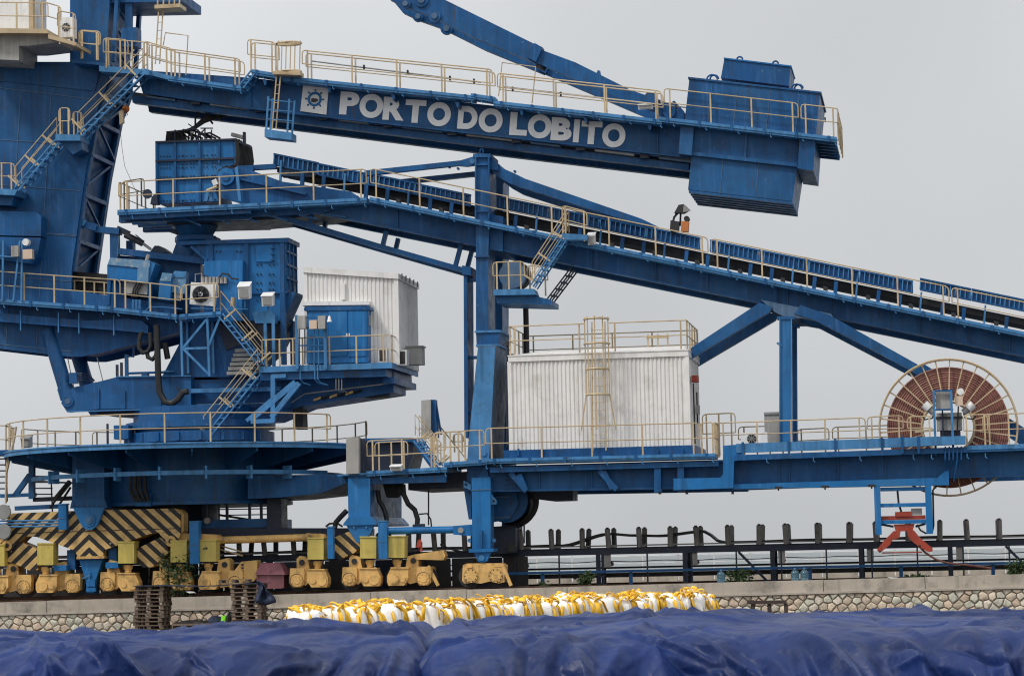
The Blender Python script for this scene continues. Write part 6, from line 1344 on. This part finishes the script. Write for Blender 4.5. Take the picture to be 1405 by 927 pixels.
dt = thing('reel_drive', 'blue framed drive panel with grey boxes before the centre of cable reel', 'machine', P(1300, 620, 0))
MB().pbox(1284, 537, 1306, 561, -.3, .1).build('panel', 'grey_box', dt)
for px in (1282.5, 1306.5): MB().pbox(px-1.6, 535, px+1.6, 624, -.5, -.38).build('post', 'blue_trim', dt)
for y in (536, 562): MB().pbar((1281, y), (1308, y-.6), -.48, 2.2, .1).build('crossbar', 'blue', dt)
MB().pbox(1285, 566, 1320, 590, -.15, .5).build('gearbox', 'grey_box', dt); MB().pbox(1284, 571, 1321, 574, -.2, .5).build('gearbox_flange', 'steel_dark', dt); MB().pbox(1290, 588, 1318, 602, -.1, .4).build('base', 'navy', dt)
for s, px in ((-1, 1268), (1, 1335)):
    p = P(px, 554, .0); q = P(px-s*13, 566, .0); MB().tube([p, p.lerp(q, .55)], .17, 14).build('motor', 'white_paint', dt, True); MB().tube([p.lerp(q, .55), q], .13, 12).build('motor_neck', 'steel', dt, True); MB().tube([q, q+Vector((s*.05, 0, -.2)), q+Vector((s*.35, 0, -.25)), p+Vector((s*.1, 0, -.35))], .03, 6).build('motor_cable', 'rubber', dt, True)
MB().pbox(1311, 543, 1321, 556, -.35, -.1).build('lamp', 'lamp_face', dt); MB().disc(1318, 537, -.3, 4.6, .2, 14).build('round_lamp', 'white_paint', dt, True); MB().tube([P(1315, 557, -.3), P(1313, 600, -.3)], .03, 6).build('cable', 'rubber', dt); MB().tube([P(1293, 562, -.3), P(1294, 600, -.3)], .03, 6).build('cable', 'navy', dt)
MB().pbar((1255, 592), (1284, 589), -.25, 3, .2).build('arm', 'cream', dt)
# ---- cable guide
cg = thing('cable_guide', 'blue hanging frame with red spread arms guiding the cable over the conveyor', 'cable guide', P(1240, 758, -.2))
MB().pbox(1200, 667, 1208.5, 733, -.35, .1).build('post', 'blue_bright', cg); MB().pbox(1270, 664, 1279, 732, -.35, .1).build('post', 'blue_bright', cg)
for y, h_ in ((671, 5), (693, 5), (716, 5)): MB().pbar((1208, y), (1271, y-1.2), -.25, h_, .25).build('crossbar', 'blue_bright', cg)
MB().pbox(1209, 707, 1270, 712.5, -.1, .3).build('red_beam', 'red', cg)
ra = MB().pp([(1228, 702), (1250, 701), (1252, 708), (1228, 708)], -.15, .2).build('red_block', 'red', cg); MB().pbox(1250, 697, 1265, 706, -.1, .2).build('sensor_box', 'grey_box', cg)
MB().pp([(1226, 719), (1255, 718), (1252, 728), (1229, 728.5)], -.2, .15).build('red_block', 'red', cg)
for pts in ([(1226, 728), (1235.5, 728), (1234, 737), (1224, 741), (1221, 747), (1207, 758), (1203, 754), (1212, 742)], [(1244, 727.5), (1254, 727), (1262, 737), (1280, 752), (1279, 756.5), (1273, 756.5), (1262, 750), (1250, 741), (1246, 736)]):
    o = MB().pp(pts, -.25, .25).build('red_arm', 'red', cg); cx_, cy_ = sum(p[0] for p in pts)/len(pts), sum(p[1] for p in pts)/len(pts); MB().disc(pts[-3][0], pts[-3][1]-2, -.28, 1.5, .05, 8).build('bolt', 'steel_dark', o)
for a_, b_ in (((1209, 719), (1226, 722)), ((1270, 718), (1256, 722))): MB().pbar(a_, b_, -.1, 3, .1).build('stay_rod', 'navy', cg)
MB().tube([P(1231, 669, -.1), P(1233, 690, -.1), P(1237, 703, -.1)], .04, 6).build('cable', 'rubber', cg, True); MB().tube([P(1258, 719, -.2), P(1263, 727, -.2), P(1270, 731, -.2), P(1279, 731, -.2), P(1281, 720, -.2), P(1280, 672, -.2), P(1286, 666, -.2)], .035, 6).build('cable', 'rubber', cg, True)
t = thing('trailing_cable', 'pale red cable trailing from the red guide arms down to the track', 'cable', P(1260, 750, 0)); MB().tube([P(1252, 738, -.15), P(1260, 748, -.15), P(1270, 758, 0), P(1284, 767, .3), P(1300, 772, .8), P(1330, 775, 1.6), P(1360, 779, 1.8)], .042, 8).build('cable', 'cable_red', t, True); MB().tube([P(1210, 758, -.1), P(1265, 757, -.1)], .025, 6).build('cord', 'red', t)
# ================================================================ pallets
def make_pallet(label, x, y, z, rot, wd=1.12, dp=1.0):
    t = thing('pallet', label, 'pallet', (0, 0, 0), 'wooden pallets stacked before the wall')
    bm_ = MB().box(-wd/2, wd/2, -.05, .05, 0, .022).mesh('board', 'wood')
    for k in range(6): link('board', bm_, t, (0, -dp/2+.05+k*(dp-.1)/5, .122))
    for k in (0, 1, 2): link('board', bm_, t, (0, -dp/2+.05+k*(dp-.1)/2, 0))
    sm_ = MB().box(-.05, .05, -dp/2, dp/2, 0, .022).mesh('stringer', 'wood_dark'); bl = MB().box(-.07, .07, -.05, .05, 0, .078).mesh('block', 'wood')
    for xx in (-wd/2+.07, 0, wd/2-.07):
        link('stringer', sm_, t, (xx, 0, .100))
        for yy in (-dp/2+.05, 0, dp/2-.05): link('block', bl, t, (xx, yy, .022))
    t.location = (x, y, z); t.rotation_euler = (0, 0, rot); return t
rp_ = random.Random(11)
proto = None
ordw = ['first', 'second', 'third', 'fourth', 'fifth', 'sixth', 'seventh', 'eighth', 'ninth', 'tenth', 'eleventh', 'twelfth', 'thirteenth', 'fourteenth', 'fifteenth', 'sixteenth', 'seventeenth', 'eighteenth', 'nineteenth']
for px, nm, Y in ((204, 'left', -4.2), (338, 'right', -4.2)):
    top = Z(px, 799, Y); n = int((top-GZ)/.145)
    for k in range(n):
        lab = 'grey brown wooden pallet in the %s stack, %s' % (nm, 'topmost but for the bridge sheet' if k == n-1 else ordw[n-k-1]+' below its top')
        xx, yy, zz, rr = X(px, Y, 820)+rp_.uniform(-.05, .05), Y+.5+rp_.uniform(-.05, .05), GZ+k*.1455, rp_.uniform(-.05, .05)
        if proto is None: proto = make_pallet(lab, xx, yy, zz, rr)
        else: o = copy_tree(proto); o.location = (xx, yy, zz); o.rotation_euler = (0, 0, rr); o['label'] = lab
    TOPZ = GZ+n*.1455
o = copy_tree(proto); o.location = (X(318, -4.2, 795), -3.7, TOPZ+.045); o.rotation_euler = (0, 0, .12); o['label'] = 'loose pallet lying on top of the sheet over the right stack'
xa_, xb_ = X(183, -4.2, 800), X(362, -4.2, 800); mb = MB(); nn = 24
for i in range(nn+1):
    u = i/nn; xx = xa_+(xb_-xa_)*u; zz = TOPZ+.012+.02*math.sin(u*9)-.03*math.sin(u*math.pi); mb.v += [(xx, -4.25, zz-.03*(i % 2)), (xx, -4.25, zz+.02), (xx, -3.2, zz+.02), (xx, -3.2, zz)]
for i in range(nn):
    a_ = 4*i; mb.f += [(a_+j, a_+(j+1) % 4, a_+4+(j+1) % 4, a_+4+j) for j in range(4)]
tag(mb.build('bridge_sheet', 'cloth_dark', None), 'dark navy sheet bridging the tops of the two pallet stacks', 'sheet')
# navy cloth hanging off the right stack
mb = MB(); nu, nv = 14, 16
for j in range(nv):
    for i in range(nu):
        u, v = i/(nu-1), j/(nv-1); px = 352+u*(8+16*math.sin(min(1, v*1.4)*1.57)) + 3*math.sin(v*5+u*3); py = 796+v*34*(1-.25*abs(u-.5)) + u*6*(1-v); mb.v.append(tuple(P(px, py, -4.4+.12*math.sin(u*11+v*3)+.05*math.sin(v*13))))
for j in range(nv-1):
    for i in range(nu-1): a_ = j*nu+i; mb.f.append((a_, a_+1, a_+nu+1, a_+nu))
o = tag(mb.build('hanging_cloth', 'cloth_dark', None, True), 'crumpled navy cloth hanging from the right pallet stack', 'cloth'); sm_ = o.modifiers.new('s', 'SOLIDIFY'); sm_.thickness = .03
# bundle of work clothes on a low crate between the stacks
t = thing('clothes_bundle', 'dark work clothes with fluorescent green band lying between the pallet stacks', 'clothes', P(300, 852, -4.0))
zc = Z(300, 853, -4.0)
def blob(name, px0, px1, py0, mt, seed, sag=.0):
    rb = random.Random(seed); mb = MB(); n, m = 14, 10; a_, b_ = X(px0, -4, 850), X(px1, -4, 850); h_ = Z(300, py0, -4)-zc
    for i in range(n+1):
        u = i/n; xx = a_+(b_-a_)*u
        for j in range(m):
            th = math.pi*j/(m-1); r_ = (1-abs(2*u-1)**4*.7)*(1+rb.uniform(-.09, .09)); mb.v.append((xx, -3.7-.32*math.cos(th)*r_, zc-.02+h_*math.sin(th)*r_))
    for i in range(n):
        for j in range(m-1): k = i*m+j; mb.f.append((k, k+1, k+m+1, k+m))
    mb.build(name, mt, t, True)
blob('jacket', 282, 303, 844, 'cloth_dark', 1); blob('reflective_band', 301, 310, 843.5, 'hivis', 2); blob('sleeve', 308, 322, 838.5, 'black', 3); blob('trousers', 240, 286, 849, 'black', 4)
t = thing('low_crate', 'dark low crate under the work clothes between the pallet stacks', 'crate', (X(285, -4, 860), -3.7, GZ)); MB().box(X(238, -4, 860), X(316, -4, 860), -4.1, -3.2, GZ, zc-.01).build('body', 'wood_dark', t); MB().box(X(237, -4, 860), X(317, -4, 860), -4.14, -3.16, zc-.10, zc-.03).build('rim', 'wood', t)
# planks and litter
t = tag(MB().pbox(1025, 823.5, 1078, 828, -3.0, -2.4).build('plank_stack', 'wood_dark'), 'dark flat plank stack before the stone wall right of the white bags', 'planks')
bx0, bx1 = X(1026, -3.0, 826), X(1077, -3.0, 826); zz = Z(1050, 828, -3.0)
for k in range(3): MB().box(bx0+.1+k*.6, bx0+.22+k*.6, -2.95, -2.45, GZ, zz).build('bearer', 'wood_dark', t)
def litter(px, py, Y, label, s=.25):
    c = P(px, py, Y); rl = random.Random(int(px)); mb = MB(); c.z = .025
    mb.add([c+Vector((rl.uniform(-s, s), rl.uniform(-.1, .1), rl.uniform(0.01, .11))) for _ in range(7)], [(0, 1, 2), (1, 2, 3), (2, 3, 4), (3, 4, 5), (4, 5, 6), (0, 2, 4), (1, 3, 5)]); tag(mb.build('litter', 'white_paint'), label, 'litter')
litter(1226, 797, -1.0, 'scrap of white paper on the kerb below the red cable guide'); litter(262, 822, -1.0, 'white plastic scrap on the kerb under the green bush', .22)
# water bottles on the kerb
def jug(px, Y, label):
    c = Vector((X(px, Y, 795), Y, .035)); t = thing('water_bottle', label, 'bottle', c)
    MB().lathe([(.13, 0), (.15, .02), (.15, .12), (.142, .135), (.15, .15), (.15, .24), (.142, .255), (.15, .27), (.15, .33), (.11, .39), (.045, .42), (.04, .46)], c, 20).build('body', 'jug', t, True); MB().lathe([(.05, .455), (.05, .49), (.03, .5)], c, 12).build('cap', 'blue_trim', t, True)
jug(989.5, -1.0, 'single blue plastic water bottle standing alone on the kerb'); jug(1091, -1.0, 'left one of the pair of blue water bottles on the kerb'); jug(1104, -1.0, 'right one of the pair of blue water bottles on the kerb')

# ================================================================ white bulk bags with yellow straps
A_, B_ = P(428, 841, -26.2), P(968, 818, -9.5); rbg = random.Random(21); NB = 25
def bag(pos, hgt, label, seed):
    rb = random.Random(seed); t = thing('bulk_bag', label, 'bag', (pos.x, pos.y, GZ), 'white bulk bags with yellow straps'); n, R0 = 26, .43
    prof = [(.9, 0), (1, .08), (1.03, .35), (1.02, .65), (1.0, .82), (.97, .89), (.90, .935), (.78, .965), (.60, .985), (.40, 1.0), (.18, 1.01)]; lv = len(prof); mb = MB(); ph = [rb.uniform(0, 6.28) for _ in range(8)]
    pk = [(rb.uniform(0, 6.28), rb.uniform(.2, .9), rb.uniform(.05, .14), rb.uniform(.25, .5)) for _ in range(5)]
    for j, (pr, zz) in enumerate(prof):
        for k in range(n):
            a = 2*math.pi*k/n; sq = 1/max(abs(math.cos(a)), abs(math.sin(a)))**.5; fold = abs(math.sin(2.5*a+ph[0]+zz*2))*.06+abs(math.sin(6*a+ph[1]-zz*5))*.035
            r_ = R0*pr*sq*(1-.07+fold+rb.uniform(-.02, .02)); x_, y_ = r_*math.cos(a), r_*math.sin(a); z = GZ+hgt*zz
            zp_ = 0
            if j > 4:
                for pa, pr_, ph_, pw_ in pk: zp_ = max(zp_, ph_*max(0, 1-math.hypot(x_-pr_*.5*math.cos(pa), y_-pr_*.5*math.sin(pa))/pw_))
                z += zp_+rb.uniform(-.03, .03)
            mb.v.append((pos.x+x_, pos.y+y_, z))
    for j in range(lv-1):
        for k in range(n): a = j*n+k; b = j*n+(k+1) % n; mb.f.append((a, b, b+n, a+n))
    mb.f.append(tuple((lv-1)*n+k for k in range(n))); mb.f.append(tuple(range(n)))
    mb.build('sack', 'bag', t, True)
    for k in range(10):
        a0 = 2*math.pi*(k+rb.uniform(.1, .9))/8; rr = rb.uniform(.15, .4); c = Vector((pos.x+rr*math.cos(a0), pos.y+rr*math.sin(a0), GZ+hgt*rb.uniform(.93, .99))); ta = a0+1.57+rb.uniform(-1.0, 1.0); tv = Vector((math.cos(ta), math.sin(ta), 0)); lean = Vector((rb.uniform(-1.3, 1.3), rb.uniform(-1.2, .1), 0)); hh = rb.uniform(.08, .22); wv = tv.cross(Vector((0, 0, 1)))*rb.uniform(.035, .065)+Vector((0, 0, rb.uniform(-.03, .04))); mbs = MB(); out_ = Vector((math.cos(a0), math.sin(a0), 0)); sp = rb.uniform(.08, .17)
        pts = [c-tv*.22+out_*(.48-rr)+Vector((0, 0, -.40)), c-tv*.18+out_*(.46-rr)*.6+Vector((0, 0, -.06))]
        for i in range(9): th = math.pi*i/8; pts.append(c-tv*sp*math.cos(th)*(1+.4*math.sin(th))+Vector((0, 0, .03+hh*math.sin(th)))+lean*hh*math.sin(th))
        pts += [c+tv*.18+out_*(.46-rr)*.6+Vector((0, 0, -.06)), c+tv*.22+out_*(.48-rr)+Vector((0, 0, -.40))]
        for p in pts: mbs.v += [tuple(p-wv), tuple(p+wv)]
        for i in range(len(pts)-1): mbs.f.append((2*i, 2*i+1, 2*i+3, 2*i+2))
        o = mbs.build('strap', 'strap', t, True); s_ = o.modifiers.new('s', 'SOLIDIFY'); s_.thickness = .012
ON = 'first second third fourth fifth sixth seventh eighth ninth tenth eleventh twelfth thirteenth fourteenth fifteenth sixteenth seventeenth eighteenth nineteenth twentieth twenty-first twenty-second twenty-third twenty-fourth last'.split()
dirv = (B_-A_); perp = Vector((-dirv.y, dirv.x, 0)).normalized()
for r_ in range(2):
    for i in range(NB):
        u = (i+.5*(r_ == 1)*.8)/(NB-1)
        if u > 1.02: continue
        p = A_.lerp(B_, u)+perp*(r_*.85)+Vector((rbg.uniform(-.12, .12), rbg.uniform(-.12, .12), 0)); h_ = -GZ-.30+rbg.uniform(-.08, .1)+(.06 if r_ else 0)
        lab = 'white bulk bag with yellow straps, %s of the %s row counted from the left' % (ON[i], 'front' if r_ == 0 else 'rear')
        bag(p, h_, lab, 100*r_+i)

# ================================================================ tarpaulins over the cargo in the foreground
FW = Vector((-math.sin(YAW), math.cos(YAW), 0)); RT = Vector((math.cos(YAW), math.sin(YAW), 0))
def vn(x, y, seed):
    G = np.random.RandomState(seed).rand(64, 64); xi = np.floor(x).astype(int); yi = np.floor(y).astype(int); fx, fy = x-xi, y-yi; fx = fx**3*(fx*(fx*6-15)+10); fy = fy**3*(fy*(fy*6-15)+10); g = lambda a, b: G[a % 64, b % 64]
    return (g(xi, yi)*(1-fx)+g(xi+1, yi)*fx)*(1-fy)+(g(xi, yi+1)*(1-fx)+g(xi+1, yi+1)*fx)*fy
def tn(x, y, seed):                                                       # flat triangular facets meeting in sharp creases
    G = np.random.RandomState(seed).rand(64, 64); k = (x+y)*.366; i, j = np.floor(x+k).astype(int), np.floor(y+k).astype(int); fx, fy = x+k-i, y+k-j; g = lambda a, b: G[a % 64, b % 64]
    return np.where(fx > fy, g(i, j)*(1-fx)+g(i+1, j)*(fx-fy)+g(i+1, j+1)*fy, g(i, j)*(1-fy)+g(i, j+1)*(fy-fx)+g(i+1, j+1)*fx)
def rg(x, y, seed, p=1.4): return (1-np.abs(2*vn(x, y, seed)-1))**p          # ridged: sharp creases, broad hollows
def tarp(name, label, u0, u1, seed, side, TZ):
    """cloth given by its length s from the back edge over the top and down the front; folds pushed out along the surface normal"""
    du, ds = .022, .028; us = np.arange(u0, u1, du); ss = np.arange(0, 15.2, ds); U, S = np.meshgrid(us, ss, indexing='ij')
    back, front = 40.2, 31.6
    front_u = front+.5*(vn(U*.45, U*0, seed+1)-.5)*2; L1 = .9; L2 = L1+(back-front_u)          # back drop, top, front slope
    ang = R(60)+R(12)*(vn(U*.6, U*0+3, seed+2)-.5)*2
    soft = .55; f_ = 1/(1+np.exp(-(S-L2)/soft*3)); b_ = 1/(1+np.exp((S-L1)/.18)); a_ = ang*f_                  # local downward tilt
    dv = -np.cos(a_)*(1-b_)-.25*b_; dz = -np.sin(a_)*(1-b_)+.95*b_
    V = back+.25+np.cumsum(dv, 1)*ds; Zz = TZ-.85+np.cumsum(dz, 1)*ds
    Nv, Nz = -np.sin(a_), np.cos(a_)
    wu = U+.35*(vn(U*.7+3, S*.5, seed+3)-.5)*2+.12*(vn(U*2.2, S*1.7+7, seed+4)-.5)*2; ws = S+.5*(vn(U*.6, S*.6+4, seed+5)-.5)*2
    q = S-L2; rt = random.Random(seed)
    def crease(a, b, ui, si, sl, bend, ln, h_, w_, fade):                        # one fold: sharp crest along a slanted line
        t = b-si; x = a-ui-sl*t-bend*t*t; e = np.clip(t/.35, 0, 1)*np.clip((ln-t)/fade, 0, 1); ww = w_*(1+.5*np.clip(t, 0, 3)); return h_*e*np.clip(1-np.abs(x)/ww, 0, 1)**1.25
    top = .16*(vn(U*.5, S*.25, seed+6)-.5)+.18*(tn(wu*.6+ws*.3, ws*.42-wu*.2, seed+7)-.5)+.07*(tn(wu*1.4-ws*.6, ws*.85+wu*.5, seed+8)-.5)+.03*(tn(wu*2.9+ws*1.3, ws*1.7-wu, seed+9)-.5)
    for n_ in range(int((u1-u0)*9)): top = top+crease(U, S, rt.uniform(u0, u1), rt.uniform(0, 9), rt.uniform(-1.6, 1.6), rt.uniform(-.15, .15), rt.uniform(1, 3.2), rt.choice((1, 1, -1))*rt.uniform(.03, .11), rt.uniform(.05, .15), .8)
    frt = .55*(tn(wu*.55+q*.10, q*.16+5, seed+10)-.5)+.16*(tn(wu*1.5-q*.3, q*.3+9, seed+11)-.5)-.10
    uu = U+.10*(vn(U*1.1, S*.9, seed+16)-.5)
    x_ = u0; fo = np.zeros_like(U)
    while x_ < u1:
        x_ += rt.uniform(.14, .5); st = rt.uniform(-.7, .5); ramp = np.clip((q-st)/1.3, 0, 1)
        fo = np.maximum(fo, ramp*crease(uu, q, x_, st, rt.gauss(0, .35), rt.uniform(-.09, .09), 9, rt.uniform(.2, .52), rt.uniform(.14, .32), 1))
    frt = frt+fo
    for n_ in range(int((u1-u0)*3.0)): frt = frt+crease(uu, q, rt.uniform(u0, u1), rt.uniform(-1.2, 1.0), rt.choice((-1, 1))*rt.uniform(.5, 1.5), rt.uniform(-.2, .2), rt.uniform(.8, 2.2), rt.choice((1, -1))*rt.uniform(.07, .2), rt.uniform(.06, .14), .6)
    for n_ in range(int((u1-u0)*7.0)): frt = frt+crease(uu, q, rt.uniform(u0, u1), rt.uniform(-1.2, 1.4), rt.uniform(-1.5, 1.5), 0, rt.uniform(.3, 1.2), rt.choice((1, -1))*rt.uniform(.015, .05), rt.uniform(.03, .06), .3)
    k = np.clip((S-L2+1.2)/2.0, 0, 1); k = k*k*(3-2*k)
    D = top*(1-k)+frt*k-.06
    for _ in range(2): D[1:-1, 1:-1] = .5*D[1:-1, 1:-1]+.125*(D[:-2, 1:-1]+D[2:, 1:-1]+D[1:-1, :-2]+D[1:-1, 2:])
    if side[0] is not None: Zz = Zz-1.5*np.clip((side[0]+.30*np.sin(S*.9)*.3-U)/.75, 0, 1.3)**1.6
    if side[1] is not None: Zz = Zz-1.5*np.clip((U-side[1]-.30*np.sin(S*.8+1)*.3)/.75, 0, 1.3)**1.6
    Vv = V+Nv*D; Z3 = np.maximum(Zz+Nz*D, GZ+.01+.02*vn(U*3, S*3, seed)); nu, ns_ = U.shape
    W3 = U[..., None]*np.array(RT)+Vv[..., None]*np.array(FW)+np.array((CAM.x, CAM.y, 0)); W3[..., 2] = Z3
    me = bpy.data.meshes.new(name); me.from_pydata(W3.reshape(-1, 3).tolist(), [], [(i*ns_+j, (i+1)*ns_+j, (i+1)*ns_+j+1, i*ns_+j+1) for i in range(nu-1) for j in range(ns_-1)])
    me.materials.append(M['tarp']); me.polygons.foreach_set('use_smooth', [True]*len(me.polygons)); o = link(name, me); tag(o, label, 'tarpaulin', 'blue tarpaulins over the cargo')
tarp('tarpaulin', 'creased blue tarpaulin over cargo at the lower left, ending at the notch', -8.6, -.55, 41, (None, -1.45), .235)
tarp('tarpaulin', 'creased blue tarpaulin over cargo at the lower right, from notch to edge', -1.75, 8.8, 57, (-1.0, None), .24)
